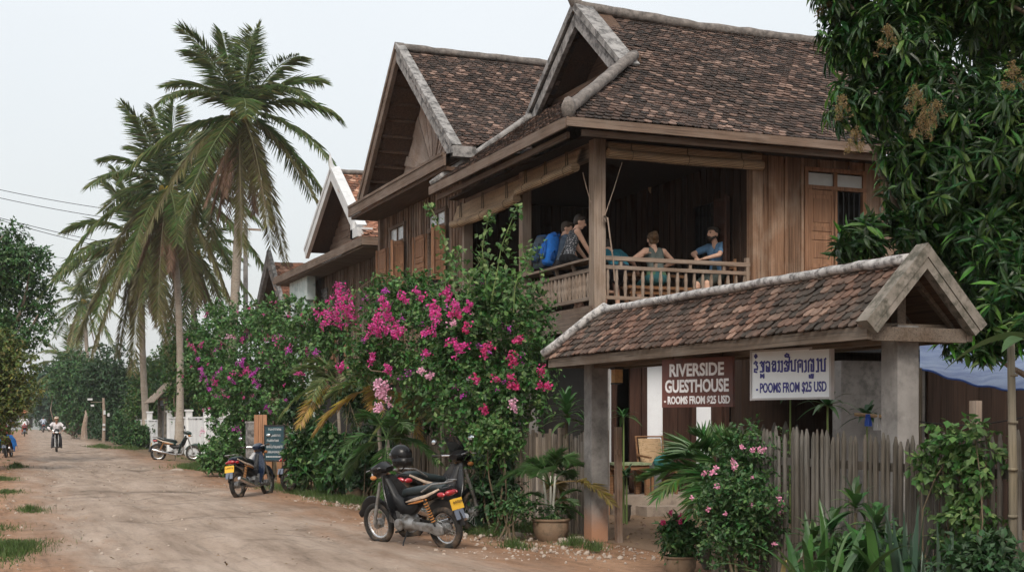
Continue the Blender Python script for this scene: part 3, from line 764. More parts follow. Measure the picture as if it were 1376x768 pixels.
# ================================================================== blinds (hang from the eaves)
m, nt = nodes_of('split_bamboo'); tc = N(nt, 'ShaderNodeTexCoord'); wv = N(nt, 'ShaderNodeTexWave'); wv.bands_direction = 'Z'
wv.inputs['Scale'].default_value = 13; wv.inputs['Distortion'].default_value = 2.0; wv.inputs['Detail'].default_value = 2
nt.links.new(tc.outputs['Object'], wv.inputs['Vector']); r = ramp(nt, [(.1, (.17, .11, .065)), (.6, (.47, .345, .22))]); nt.links.new(wv.outputs['Fac'], r.inputs[0])
n = noise_tex(nt, (.8, .8, 6), 2, 5); r2 = ramp(nt, [(.3, .6), (.7, 1.1)]); nt.links.new(n.outputs['Fac'], r2.inputs[0])
finish(nt, mix(nt, 1, r.outputs[0], r2.outputs[0], 'MULTIPLY'), .75, 0, .25, wv.outputs['Fac'], .5, .006); M['blind'] = m
def blind(a, b, z1, zr, label, sag=0.05, rr=.085, lean=(0, 0)):
    a = np.array((a[0], a[1], 0.)); b = np.array((b[0], b[1], 0.)); t = thing('bamboo_blind', label, 'blind', tuple((a + b) / 2 + (0, 0, zr)), 0, 'rolled bamboo blinds under the eaves')
    L = np.array((lean[0], lean[1], 0.)); d = nrm(b - a)
    s = MB(); s.sheet(lambda u, v: a + (b - a) * u + L * (1 - v) + (0, 0, zr + (z1 - zr) * v - sag * (4 * u * (1 - u)) * (1 - v)) + np.array((L[0], L[1], 0)) * .0 + np.cross(d, (0, 0, 1)) * .012 * math.sin(u * 23 + v * 3), 24, 6)
    s2_ = MB(); s2_.sheet(lambda u, v: a + (b - a) * u + L * (1 - v) + np.cross(d, (0, 0, 1)) * (-.014) + (0, 0, zr + (z1 - zr) * v - sag * (4 * u * (1 - u)) * (1 - v)), 24, 4)
    s.raw(*s2_.arrays()[:3])
    obj('slats', s, M['blind'], t)
    rl = MB(); pts = [a + (b - a) * u + L + (0, 0, zr - sag * 4 * u * (1 - u)) for u in np.linspace(-.005, 1.005, 14)]
    rl.tube(pts, rr, 12); obj('roll', rl, M['blind'], t, smooth=True, sharp=40)
    for u in (.14, .5, .86):
        c = MB(); p = a + (b - a) * u + L; o = np.cross(d, (0, 0, 1)) * (.02 if True else 0)
        for sg in (1, -1): c.tube([p + o * sg * .6 + (0, 0, z1), p + o * sg + (0, 0, zr + rr)], .011, 4)
        q = [p + np.array((0, 0, zr - sag * 4 * u * (1 - u))) + (rr + .004) * (math.cos(k) * np.cross(d, (0, 0, 1)) + math.sin(k) * np.array((0, 0, 1))) for k in np.linspace(0, 6.28, 12)]
        c.tube(q, .006, 4); obj('cord', c, M['stem'], t)
    return t
zb = on_y(900, 212, 20.08).z
blind((WX0 + .12, 20.08), (12.70, 20.08), 6.2, zb, 'straw coloured bamboo blind rolled up above the front of the balcony, facing the gate', .02)
p1, p2 = on_x(794, 222, 9.40), on_x(701, 258, 9.40)
blind((9.44, 20.5), (9.44, p2.y - .03), 6.15, p1.z + .04, 'bamboo blind beside the corner post on the road side of the balcony', .0, .08, (-.12, 0))
p3, p4 = on_x(697, 262, 9.40), on_x(621, 288, 9.40)
blind((9.44, p2.y + .06), (9.44, 26.75), 6.1, p1.z - .08, 'longer sagging bamboo blind at the far end of the road side of the balcony', .06, .08, (-.12, 0))
for (a_, b_) in (((836, 218), (812, 292)), ((783, 232), (794, 272))):
    pa, pb2 = on_y(*a_, 20.1), on_y(*b_, 20.1)
    c = MB(); c.tube([pa, (pa + pb2) / 2 + Vector((0, 0, -.02)), pb2], .008, 5)
    if a_[0] > 800:
        for k in range(5): c.tube([pb2 + Vector((.03 * math.cos(t + k), -.02, .05 * math.sin(t + k * .7) - .03)) for t in np.linspace(0, 6, 9)], .012, 5)
        c.tube([pb2 + Vector((.05, -.02, 0)), pb2 + Vector((.1, -.02, -.35)), pb2 + Vector((.16, -.02, -.75)), pb2 + Vector((.18, -.02, -1.05))], .013, 5)
    tag(obj('blind_cord', c, M['wood_post'], origin=pb2), 'pale slanting blind cord knotted on the right of the corner post' if a_[0] > 800 else 'thin slanting blind cord left of the corner post', 'cord')

# ================================================================== HOUSE with the big gable
hb = thing('gabled_house', 'weathered timber house with a tall steep gable facing the road and two shuttered windows', 'house', (12, 30, 0))
A_ = np.array((9.13, 30.05, 10.2)); FL = np.array((9.13, 33.2, 7.22)); FR = np.array((9.13, 26.2, 7.18)); BX = 17.5
rb_ = MB()
def back(p, x=BX): return (x, p[1], p[2])
tile_slope(rb_, [tuple(FR), back(FR), back(A_), tuple(A_)], mat=0, under=1)
tile_slope(rb_, [back(FL), tuple(FL), tuple(A_), back(A_)], mat=0, under=1)
SXE, SZ = 8.85, 6.98
tile_slope(rb_, [(SXE, 33.3, SZ), (SXE, 25.85, SZ), (9.95, 26.3, 7.42), (9.95, 33.1, 7.42)], mat=0, under=1)
rB = obj('roof', rb_, [M['tile_main'], M['under_roof']], hb)
b = MB(); cap_line(b, [tuple(A_ + (-.02, 0, .08)), (BX, 30.05, 10.24)], .24, .18, 0, 8); obj('ridge_cap', b, M['cap'], rB, smooth=True)
for e in (FL, FR):
    b = MB(); d = nrm(e - A_); up = np.cross(d, (1, 0, 0)); up = up if up[2] > 0 else -up
    ee = e + d * .12
    b.prism([A_ + (-.06, 0, .14), ee + up * .12 + (-.06, 0, 0), ee - up * .17 + (-.06, 0, 0), A_ + (-.06, 0, -.24)], (.1, 0, 0))
    b.prism([A_ + (-.09, 0, .2), ee + up * .18 + (-.09, 0, 0), ee + up * .06 + (-.09, 0, 0), A_ + (-.09, 0, .05)], (.22, 0, 0))
    obj('gable_board', b, M['barge'] if e is FR else M['fascia_y'], rB)
b = MB(); gxw = 9.98; cz = 7.4; cyy = 29.95
ringp = [(32.8, 7.4)] + [(32.8 - (32.8 - 30.05) * t, 7.4 + (9.95 - 7.4) * t) for t in np.linspace(.06, 1, 13)] + [(30.05 - (30.05 - 26.6) * t, 9.95 - (9.95 - 7.4) * t) for t in np.linspace(.08, .94, 12)] + [(26.6, 7.4)]
for i, ((y0, z0), (y1, z1)) in enumerate(zip(ringp, ringp[1:])):
    o = RNG.uniform(0, .05); b.prism([(gxw - o, cyy, cz), (gxw - o, y0, z0), (gxw - o, y1, z1)], (.05 + o, 0, 0))
obj('gable_wall', b, wood('gable_boards', (.17, .125, .1), (.33, .26, .22), 'x', .22, (.4, .36, .33), .6), hb)
for e in (FL, FR):
    for t in np.linspace(.1, .95, 9):
        b = MB(); p = A_ + (e - A_) * t - np.array((0, 0, .09)); b.bar(p, (10.0, p[1], p[2]), .05, .07); obj('purlin', b, M['under_roof'], rB)
b = MB(); b.bar((SXE - .03, 25.8, SZ - .1), (SXE - .03, 33.35, SZ - .1), .05, .24); b.bar((SXE - .05, 25.86, SZ + .03), (SXE - .05, 33.35, SZ + .03), .05, .06); obj('fascia', b, M['fascia_y'], rB)
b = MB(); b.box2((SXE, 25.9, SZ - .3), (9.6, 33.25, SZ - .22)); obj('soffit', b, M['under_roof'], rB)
b = MB(); b.box2((9.0, 25.8, SZ - .02), (9.5, 26.0, SZ + .2)); obj('roof_foot', b, M['barge'], rB)
# wall with two windows
def yX(p): return on_x(p, 300, WX0).y
wins = []
for (pl, pr_, yt0, yt1, yb0, sl) in ((527, 546, 305, 326, 368, (507, 523)), (579, 602, 286, 306, 352, (561, 577))):
    pm = (pl + pr_) / 2
    wins.append((yX(pr_), yX(pl), on_x(pm, yb0, WX0).z - .5, on_x(pm, yt1, WX0).z, on_x(pm, yt0, WX0).z, (yX(sl[1]), yX(sl[0]))))
hs = [(33.0 - w_[1], 33.0 - w_[0], w_[2], w_[4]) for w_ in wins]
b = MB(); boards(b, (WX0, 33.0), (WX0, 26.8), 3.2, 6.9, .2, .04, (-1, 0, 0), hs, 0, .05); obj('wall', b, M['wood_side'], hb)
b = MB(); boards(b, (12.6, 33.0), (WX0, 33.0), 3.2, 6.9, .22, .04, (0, 1, 0)); obj('wall', b, M['wood_side'], hb)
b = MB(); boards(b, (WX0 + .02, 26.82), (12.5, 26.82), 3.2, 7, .22, .04, (0, -1, 0)); obj('wall', b, M['wood_side'], hb)
post(hb, WX0 - .02, 26.82, 3.2, 6.85, .18, 'wood_side'); post(hb, WX0 - .02, 33.0, 3.2, 6.85, .18, 'wood_side')
for (y0, y1, z0, zm, z1, sl) in wins:
    f = MB(); X = WX0 - .03
    for y in (y0, y1): f.box2((X - .04, y - .04, z0), (X + .05, y + .04, z1 + .04))
    for z in (z0, zm, z1 + .02): f.box2((X - .046, y0 - .06, z - .04), (X + .04, y1 + .06, z + .04))
    f.box2((X - .03, (y0 + y1) / 2 - .02, zm), (X + .03, (y0 + y1) / 2 + .02, z1))
    wn_ = obj('window', f, M['fascia_y'], hb)
    for q in (0, 1):
        ya = y0 + .04 + q * (y1 - y0) / 2; p_ = MB(); p_.box2((X, ya, zm + .04), (X + .012, ya + (y1 - y0) / 2 - .07, z1 - .02)); obj('pane', p_, M['glass_pane'], wn_)
    ib = MB(); window_bars(ib, (X + .02, y0, 0), (X + .02, y1, 0), z0, zm, 5); obj('window_bars', ib, M['iron'], wn_)
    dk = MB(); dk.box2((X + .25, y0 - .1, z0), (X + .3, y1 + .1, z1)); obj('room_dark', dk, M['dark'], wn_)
    shutter(wn_, (X - .05, y1 + .05), (X - .16, y1 + .05 + (y1 - y0) * .62), z0 + .03, zm - .05, (-1, 0, 0))
    shutter(wn_, (X - .05, y0 - .03), (X - .42, y0 - .22), z0 + .03, zm - .05, (-.5, -.87, 0))

# ================================================================== HOUSE with the white gable boards
hc_ = thing('white_gable_house', 'timber house beyond with bright white gable boards and orange red roof tiles', 'house', (13, 41, 0))
cA = np.array((10.1, 40.5, 9.1)); cR = np.array((10.1, 37.6, 7.02)); cL = np.array((10.1, 43.9, 7.1)); CXB = 19
t_ = MB()
tile_slope(t_, [tuple(cR), back(cR, CXB), back(cA, CXB), tuple(cA)], .2, .17, mat=0, under=1)
tile_slope(t_, [back(cL, CXB), tuple(cL), tuple(cA), back(cA, CXB)], .2, .17, mat=0, under=1)
tile_slope(t_, [(9.92, 36.55, 6.66), (CXB, 36.55, 6.66), (CXB, 37.9, 7.3), (10.4, 37.9, 7.3)], .2, .17, mat=0, under=1)
tile_slope(t_, [(9.92, 48.4, 6.66), (9.92, 36.55, 6.66), (10.9, 37.6, 7.12), (10.9, 47.5, 7.12)], .2, .17, mat=0, under=1)
rC = obj('roof', t_, [M['tile_orange'], M['under_roof']], hc_)
for e in (cL, cR):
    b = MB(); d = nrm(e - cA); up = np.cross(d, (1, 0, 0)); up = up if up[2] > 0 else -up; ee = e + d * .1
    b.prism([cA + (-.1, 0, .2), ee + up * .14 + (-.1, 0, 0), ee - up * .2 + (-.1, 0, 0), cA + (-.1, 0, -.22)], (.12, 0, 0))
    b.prism([cA + (-.12, 0, .22), ee + up * .2 + (-.12, 0, 0), ee + up * .08 + (-.12, 0, 0), cA + (-.12, 0, .08)], (.3, 0, 0))
    if e is cR: b.box2((9.9, e[1] - .55, e[2] - .28), (10.35, e[1] + .2, e[2] - .02)); b.box2((9.9, e[1] - .02, e[2] - .28), (10.1, e[1] + .2, e[2] + .22))
    obj('gable_board', b, M['barge_white'], rC)
b = MB(); b.tube([cA + (-.05, 0, .1), cA + (-.1, 0, .35), cA + (-.12, 0, .6)], [.1, .06, .015], 6); obj('finial', b, M['barge_white'], rC)
b = MB(); cap_line(b, [tuple(cA + (0, 0, .06)), (CXB, 40.5, 9.32)], .22, .16, 0, 12); obj('ridge_cap', b, M['cap'], rC, smooth=True)
b = MB()
for k in range(9):
    z = 7.1 + k * .22; hw = (9.05 - z) / 2.0 * 2.85
    if hw > .05: b.box2((10.75, 40.55 - hw, z), (10.8, 40.55 + hw * 1.1, z + .21))
obj('gable_wall', b, M['fascia_y'], hc_)
b = MB(); b.bar((9.9, 36.5, 6.55), (9.9, 48.4, 6.55), .05, .24); obj('fascia', b, M['fascia_y'], rC)
b = MB(); b.bar((9.88, 36.52, 6.55), (CXB, 36.52, 6.55), .05, .22); b.box2((9.95, 36.6, 6.38), (CXB, 48.3, 6.44)); obj('fascia', b, M['fascia_x'], rC)
b = MB(); boards(b, (10.85, 46.2), (10.85, 37.5), 2.6, 6.5, .22, .04, (-1, 0, 0), [(1.2, 2.2, 3.2, 5.2), (3.4, 4.7, 3.2, 5.3)], 0, .05); obj('wall', b, M['wood_side'], hc_)
b = MB(); boards(b, (10.85, 37.5), (17, 37.5), 2.6, 6.5, .24, .04, (0, -1, 0), (), 0, .05)
obj('wall', b, M['wood_side'], hc_)
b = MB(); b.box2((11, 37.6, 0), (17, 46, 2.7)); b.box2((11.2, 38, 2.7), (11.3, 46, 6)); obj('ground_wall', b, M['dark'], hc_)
for (y0, y1) in ((41.5, 42.8), (44.0, 45.0)):
    f = MB(); f.box2((10.78, y0, 5.0), (10.84, y1, 5.12)); f.box2((10.78, y0 - .08, 3.1), (10.84, y0, 5.2)); f.box2((10.78, y1, 3.1), (10.84, y1 + .08, 5.2))
    wn_ = obj('window', f, M['fascia_y'], hc_)
    shutter(wn_, (10.76, y0 - .05), (10.55, y0 - .6), 3.2, 5.0, (-1, 0, 0)); shutter(wn_, (10.76, y1 + .05), (10.6, y1 + .6), 3.2, 5.0, (-1, 0, 0))
    v = MB()
    for k in range(6):
        z = 5.35 + k * .11; v.box2((10.77, y0 + .1, z), (10.8, y1 - .1, z + .04))
    for k in range(7): y = y0 + .12 + k * (y1 - y0 - .24) / 6; v.box2((10.765, y - .02, 5.32), (10.79, y + .02, 5.98))
    obj('lattice_vent', v, M['barge'], hc_)
hc_.location.y -= .5
# painted porch arch at its far corner, roof of a further house
b = MB(); ax = 10.2
p_ = on_x(402, 420, ax); yc_, rO, rI = p_.y + .2, 1.35, .95
pts_o = [(yc_ + rO * math.cos(t), 4.5 + 1.25 * rO * math.sin(t)) for t in np.linspace(0, math.pi, 17)]
pts_i = [(yc_ + rI * math.cos(t), 4.5 + 1.2 * rI * math.sin(t)) for t in np.linspace(0, math.pi, 17)]
for i in range(16):
    b.prism([(ax, *pts_o[i]), (ax, *pts_o[i + 1]), (ax, *pts_i[i + 1]), (ax, *pts_i[i])], (.3, 0, 0))
b.box2((ax, yc_ + rI, 0), (ax + .3, yc_ + rO, 4.5)); b.box2((ax, yc_ - rO, 0), (ax + .3, yc_ - rI, 4.5))
b.box2((ax + .01, yc_ - rO, 5.6), (ax + .29, yc_ + rO, 6.4))
tag(obj('porch_arch', b, mottled('pale_teal', (.42, .50, .50), (.56, .62, .61), (.2, .3, .3), 2, .6, .5, .6), origin=(ax, yc_, 0)), 'pale teal plastered porch arch under the eaves of the white gabled house', 'arch')
hd = thing('far_tiled_house', 'small house with a faded orange tiled roof behind the pale arch', 'house', (15, 62, 0))
dA = on_x(362, 352, 11.2); dz = dA.z; dy = dA.y
t_ = MB(); tile_slope(t_, [(11.2, dy - 3.4, dz - 2.6), (20, dy - 3.4, dz - 2.6), (20, dy, dz), (11.2, dy, dz)], .24, .22, mat=0, under=1)
tile_slope(t_, [(20, dy + 3.4, dz - 2.6), (11.2, dy + 3.4, dz - 2.6), (11.2, dy, dz), (20, dy, dz)], .24, .22, mat=0, under=1)
rD = obj('roof', t_, [M['tile_orange'], M['under_roof']], hd)
for sg in (1, -1):
    b = MB(); b.prism([(11.1, dy, dz + .5), (11.1, dy + sg * 3.5, dz - 2.5), (11.1, dy + sg * 3.5, dz - 2.85), (11.1, dy, dz - .2)], (.16, 0, 0)); obj('gable_board', b, M['barge'], rD)
b = MB(); b.box2((11.8, dy - 2.9, 0), (19.5, dy + 2.9, dz - 2.3)); b.prism([(11.8, dy - 2.9, dz - 2.3), (11.8, dy + 2.9, dz - 2.3), (11.8, dy, dz - .2)], (7.7, 0, 0)); obj('wall', b, M['wood_side'], hd)
# ================================================================== GATE with its own little roof
GXc = 7.55
gate = thing('roofed_gate', 'roofed entrance gate with two concrete posts, ageing clay tiles and a whitened ridge', 'gate', (GXc, 12.6, 0))
for (y, s) in ((15.95, .235), (9.7, .225)):
    b = MB(); b.box2((GXc - s / 2, y - s / 2, 0), (GXc + s / 2, y + s / 2, 2.42)); bm_ = obj('gate_post', b, M['concrete'], gate)
    b = MB(); b.box2((GXc - s / 2 - .012, y - s / 2 - .012, 2.0), (GXc - s / 2 - .003, y - s / 2 + .1, 2.3))
gz, gr = 2.43, 2.98; GE0, GE1 = 9.42, 16.3
t_ = MB()
tile_slope(t_, [(GXc - .56, GE1, gz - .03), (GXc - .56, GE0, gz - .03), (GXc, GE0, gr), (GXc, 15.65, gr)], .125, .105, .03, 0, 1, shape='flat')
tile_slope(t_, [(GXc + .56, GE0, gz - .03), (GXc + .56, GE1, gz - .03), (GXc, 15.65, gr), (GXc, GE0, gr)], .125, .105, .03, 0, 1, shape='flat')
tile_slope(t_, [(GXc + .56, GE1, gz - .03), (GXc - .56, GE1, gz - .03), (GXc, 15.65, gr)], .125, .105, .03, 0, 1, shape='flat')
gr_o = obj('roof', t_, [M['tile_gate'], M['under_roof']], gate)
b = MB(); cap_line(b, [(GXc, GE0 + .1, gr + .02), (GXc, 15.65, gr + .03)], .20, .10, 0, 21); obj('ridge_cap', b, M['cap_gate'], gr_o, smooth=True)
b = MB(); cap_line(b, [(GXc, 15.62, gr + .08), (GXc - .58, GE1 + .02, gz + .03)], .17, .12, 0, 22); obj('hip_cap', b, M['cap_gate'], gr_o, smooth=True)
b = MB(); cap_line(b, [(GXc, 15.62, gr + .05), (GXc + .58, GE1 + .02, gz + .03)], .17, .12, 0, 23); obj('hip_cap', b, M['cap_gate'], gr_o, smooth=True)
gA = np.array((GXc, GE0 - .1, gr + .13))
for sg in (-1, 1):
    e = np.array((GXc + sg * .61, GE0 - .1, gz - .02)); d = nrm(e - gA); up = np.cross(d, (0, 1, 0)); up = up if up[2] > 0 else -up
    b = MB(); b.prism([gA, e + up * .03, e - up * .06, gA - (0, 0, .12)], (0, .16, 0))
    b.prism([gA - (0, -.01, .125), e - up * .065 + (0, .01, 0), e - up * .125 + (0, .01, 0), gA - (0, -.01, .22)], (0, .1, 0))
    obj('gable_board', b, M['barge_gate'], gr_o)
b = MB()
for sg in (-1, 1): b.bar((GXc + sg * .53, GE0, gz - .095), (GXc + sg * .53, GE1, gz - .095), .06, .11)
b.bar((GXc - .56, GE1 - .03, gz - .095), (GXc + .56, GE1 - .03, gz - .095), .06, .11)
b.bar((GXc, GE0 + .2, gz - .08), (GXc, GE1 - .3, gz - .08), .16, .16)
b.bar((GXc - .5, GE0 + .05, gz - .1), (GXc + .5, GE0 + .05, gz - .1), .08, .12)
for y in (9.7, 11.7, 13.8, 15.95): b.bar((GXc - .5, y, gz - .04), (GXc + .5, y, gz - .04), .08, .1)
b.bar((GXc, GE0 + .3, gz), (GXc, GE0 + .3, gr - .1), .09, .09, up=(1, 0, 0))
for y in np.arange(9.6, 16, .5):
    for sg in (-1, 1): b.bar((GXc + sg * .5, y, gz - .02), (GXc, y, gr - .08), .05, .05)
obj('beam_frame', b, wood('gate_beam', (.06, .043, .03), (.15, .112, .085), 'y', .2, (.2, .175, .15), .5), gate)

# ---------------------------------------------------------------- sign boards under the eave
def text_mesh(s, size, mat, parent, origin, xdir, name='lettering', bold=.0, sx=1.0, ext=.003, sy=None):
    cu = bpy.data.curves.new(name, 'FONT'); cu.body = s; cu.size = size; cu.align_x = 'CENTER'; cu.align_y = 'CENTER'
    cu.extrude = ext; cu.offset = bold; cu.resolution_u = 3
    tmp = bpy.data.objects.new('tmp_text', cu); COL.objects.link(tmp)
    dg = bpy.context.evaluated_depsgraph_get(); me = bpy.data.meshes.new_from_object(tmp.evaluated_get(dg))
    bpy.data.objects.remove(tmp); bpy.data.curves.remove(cu)
    me.name = name
    co = np.zeros(len(me.vertices) * 3, np.float32); me.vertices.foreach_get('co', co); co = co.reshape(-1, 3)
    w = co[:, 0].max() - co[:, 0].min(); co[:, 0] -= (co[:, 0].max() + co[:, 0].min()) / 2; co[:, 1] -= (co[:, 1].max() + co[:, 1].min()) / 2
    if sx > 0: co[:, 0] *= sx / w            # sx = wanted width in metres
    if sy: co[:, 1] *= sy / (co[:, 1].max() - co[:, 1].min())
    X = np.array(xdir, float); Zv = np.array((0, 0, 1.)); Nn = np.cross(X, Zv)
    W = co[:, :1] * X + co[:, 1:2] * Zv + co[:, 2:3] * Nn + np.array(origin)
    me.vertices.foreach_set('co', W.astype(np.float32).ravel()); me.update()
    me.materials.clear()
    o = bpy.data.objects.new(name, me); COL.objects.link(o); me.materials.append(mat); o.parent = parent
    return o
M['ink_white'] = plain('ink_white', (.70, .69, .70), .6, var=.15, scale=12)
M['ink_blue'] = plain('ink_blue', (.035, .035, .22), .5, var=.15, scale=12)
M['sign_brown'] = plain('sign_brown', (.105, .034, .025), .55, var=.22, scale=5, dirt=(.07, .03, .025))
M['sign_white'] = plain('sign_white', (.74, .77, .80), .45, var=.05, scale=4)
M['sign_rim'] = plain('sign_rim', (.40, .38, .38), .5)

def sign(name, label, X, px0, px1, ytL, ybL, ytR, ybR, mat, rot_extra=0.0):
    L = on_x(px0, (ytL + ybL) / 2, X); Rr = on_x(px1, (ytR + ybR) / 2, X)
    zt, zb_ = on_x(px0, ytL, X).z, on_x(px0, ybL, X).z
    w_ = abs(L.y - Rr.y); h_ = zt - zb_; c = (L + Rr) / 2
    return c, w_, h_
# the boards hang on the eave beam and look out at the road, turned a little towards the arriving visitor
def hang_sign(label, a, b, zt, zb_, mat, rim):
    """a, b: left and right lower corner (xy) as the visitor sees it"""
    a = np.array((a[0], a[1], 0.)); b = np.array((b[0], b[1], 0.)); d = nrm(b - a); c = (a + b) / 2; w_ = np.linalg.norm(b - a); h_ = zt - zb_
    nn = np.cross(d, (0, 0, 1.)); rot = math.atan2(d[1], d[0])
    t = thing('hanging_sign', label, 'sign', (c[0], c[1], zb_), rot)
    m_ = MB(); m_.box((0, 0, h_ / 2), (w_, .035, h_)); obj('board', m_, mat, t, local=True)
    if rim:
        m_ = MB()
        for sx in (-1, 1): m_.box((sx * (w_ / 2 + .008), -.002, h_ / 2), (.022, .05, h_ + .03))
        for z in (0, h_): m_.box((0, -.003, z), (w_ + .03, .052, .02))
        obj('rim', m_, M['sign_rim'], t, local=True)
    m_ = MB()
    for sx in (-.35, .35): m_.tube([(sx * w_, .0, h_), (sx * w_, .02, h_ + .2)], .006, 5)
    obj('hanger', m_, M['iron'], t, local=True)
    return t, w_, h_
A1, A2 = at_depth(891, 547, 15.0), at_depth(986, 545, 14.15)
zt_, zb_ = at_depth(891, 483, 15.0).z, at_depth(891, 547, 15.0).z
s1, w1, h1_ = hang_sign('dark brown board lettered in white capitals, left of the two boards under the gate eave', (A1.x, A1.y), (A2.x, A2.y), zt_, zb_, M['sign_brown'], False)
fy = -.0185
text_mesh('RIVERSIDE', .2, M['ink_white'], s1, (0, fy, h1_ * .765), (1, 0, 0), sx=w1 * .77, bold=.006, sy=h1_ * .27)
text_mesh('GUESTHOUSE', .2, M['ink_white'], s1, (0.0, fy, h1_ * .435), (1, 0, 0), sx=w1 * .90, bold=.006, sy=h1_ * .27)
text_mesh('- ROOMS FROM $25 USD', .12, M['ink_white'], s1, (0, fy, h1_ * .135), (1, 0, 0), sx=w1 * .93, bold=.004, sy=h1_ * .19)
B1, B2 = at_depth(1012, 536, 13.6), at_depth(1117, 532, 12.75)
ztb, zbb = at_depth(1012, 472, 13.6).z, at_depth(1012, 536, 13.6).z
s2_, w2, h2 = hang_sign('white board with blue script and prices, right of the two boards under the gate eave', (B1.x, B1.y), (B2.x, B2.y), ztb, zbb, M['sign_white'], True)
text_mesh('- POOMS FROM $25 USD', .135, M['ink_blue'], s2_, (.01, fy, h2 * .215), (1, 0, 0), sx=w2 * .90, bold=.003, sy=h2 * .24)
# the upper line: brush strokes of the script, traced stroke by stroke in board coordinates
def script(parent, w_, h_):
    S = []
    # (x,y) in units of the enlarged photo of the board: x 20..830, y 100..460 ; baseline slopes up to the right
    S += [[(64, 188), (52, 205), (64, 222), (76, 205), (64, 188)]]
    S += [[(45, 285), (62, 262), (80, 275), (66, 292), (82, 315), (80, 345), (52, 345), (50, 372), (76, 375)]]
    S += [[(110, 278), (126, 262), (140, 275), (126, 300), (140, 320), (140, 366), (112, 368)], [(160, 258), (150, 270), (150, 362)], [(118, 392), (118, 430), (134, 405), (150, 430), (150, 392)]]
    S += [[(172, 275), (188, 258), (208, 262), (212, 285), (212, 360)], [(178, 300), (178, 358), (196, 360), (196, 318), (184, 318)]]
    S += [[(238, 280), (248, 252), (274, 254), (276, 270), (256, 285), (244, 310), (244, 352), (262, 354), (260, 325)], [(274, 275), (276, 352)]]
    S += [[(300, 258), (312, 246), (312, 345), (298, 352)], [(332, 254), (344, 244), (344, 352), (328, 354)]]
    S += [[(372, 188), (392, 168), (412, 178), (408, 198), (376, 196)], [(366, 268), (382, 242), (402, 252), (386, 280), (404, 296), (402, 342), (372, 346), (372, 318), (386, 316)], [(420, 200), (412, 330)]]
    S += [[(430, 248), (442, 238), (442, 338), (476, 338), (476, 232), (488, 226)]]
    S += [[(508, 262), (508, 348)], [(500, 250), (522, 226), (548, 232), (552, 345)], [(530, 262), (528, 300)], [(572, 240), (586, 228), (588, 330), (574, 342)]]
    S += [[(612, 340), (612, 236), (634, 212), (646, 236), (660, 212), (662, 330), (640, 332), (640, 262)], [(622, 372), (622, 396), (656, 398), (658, 366), (640, 366), (640, 380)], [(694, 216), (706, 206), (708, 330), (690, 332)]]
    S += [[(724, 222), (738, 208), (740, 322), (772, 322), (772, 208), (782, 200)]]
    m_ = MB()
    def tr(p):
        x = (p[0] - 20) / 800.; slope = 155 - 70 * x; hh = 515 - 15 * x     # top edge height in the enlargement
        return ((x - .5) * w_, (1 - (p[1] - slope) / hh) * h_)
    for st in S:
        P = [tr(p) for p in st]; wd = .0185
        for (x0, z0), (x1, z1) in zip(P, P[1:]):
            d = np.array((x1 - x0, z1 - z0)); L = np.hypot(*d); d = d / (L + 1e-9); n_ = np.array((-d[1], d[0])) * wd / 2; e = d * wd * .3
            q = [(x0 - e[0] + n_[0], z0 - e[1] + n_[1]), (x0 - e[0] - n_[0], z0 - e[1] - n_[1]), (x1 + e[0] - n_[0], z1 + e[1] - n_[1]), (x1 + e[0] + n_[0], z1 + e[1] + n_[1])]
            k = len(m_.v) * .00002
            m_.prism([(a, -.0185 - k, b) for a, b in q], (0, -.0025, 0))
    return obj('script_lettering', m_, M['ink_blue'], parent, local=True)
script(s2_, w2, h2)

# lantern under the gate
lt = at_depth(829, 505, 17.2); l = thing('hanging_lantern', 'small amber glass lantern hanging beside the left gate post', 'lantern', (lt.x, lt.y, lt.z))
b = MB(); b.box((0, 0, 0), (.11, .11, .17)); obj('shade', b, plain('amber', (.36, .20, .07), .5, var=.3, scale=20), l, local=True)
b = MB(); b.box((0, 0, .1), (.13, .13, .03)); b.box((0, 0, -.095), (.12, .12, .02)); b.tube([(0, 0, .1), (0, 0, .32)], .008, 5); obj('lantern_cap', b, M['iron'], l, local=True)

# ================================================================== fences
FX = 6.84
fence = thing('picket_fence', 'grey weathered picket fence in front of the right gate post, half hidden by plants', 'fence', (FX, 9, 0))
y = 11.02; k = 0
while y > 6.6:
    wd = RNG.uniform(.036, .056); ht = 1.48 + RNG.normal(0, .025) + .03 * math.sin(y * 2); lean = RNG.normal(0, .012); b = MB()
    if RNG.random() > .05:
        x = FX + RNG.normal(0, .006)
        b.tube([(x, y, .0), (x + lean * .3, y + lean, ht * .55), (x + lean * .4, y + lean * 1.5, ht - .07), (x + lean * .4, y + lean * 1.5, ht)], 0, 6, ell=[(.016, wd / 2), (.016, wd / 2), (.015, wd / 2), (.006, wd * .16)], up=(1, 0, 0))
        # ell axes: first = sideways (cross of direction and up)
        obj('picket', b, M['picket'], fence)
    y -= RNG.uniform(.068, .08)
b = MB()
for z in (.45, 1.2):
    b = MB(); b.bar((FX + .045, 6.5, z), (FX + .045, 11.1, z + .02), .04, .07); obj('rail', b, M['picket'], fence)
_0 = 0
leaf = thing('picket_gate_leaf', 'short taller run of darker pickets standing behind the pink flowering bush', 'gate', (7.4, 12, 0))
a_, c_ = np.array((7.2, 12.2)), np.array((7.85, 11.75))
for k in range(8):
    p = a_ + (c_ - a_) * k / 7.; b = MB(); ht = 1.56 + RNG.normal(0, .015)
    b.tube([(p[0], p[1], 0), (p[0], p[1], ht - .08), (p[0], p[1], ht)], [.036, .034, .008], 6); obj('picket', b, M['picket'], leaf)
for z in (.4, 1.2):
    b = MB(); b.bar((*a_, z), (*c_, z), .04, .07); obj('rail', b, M['picket'], leaf)
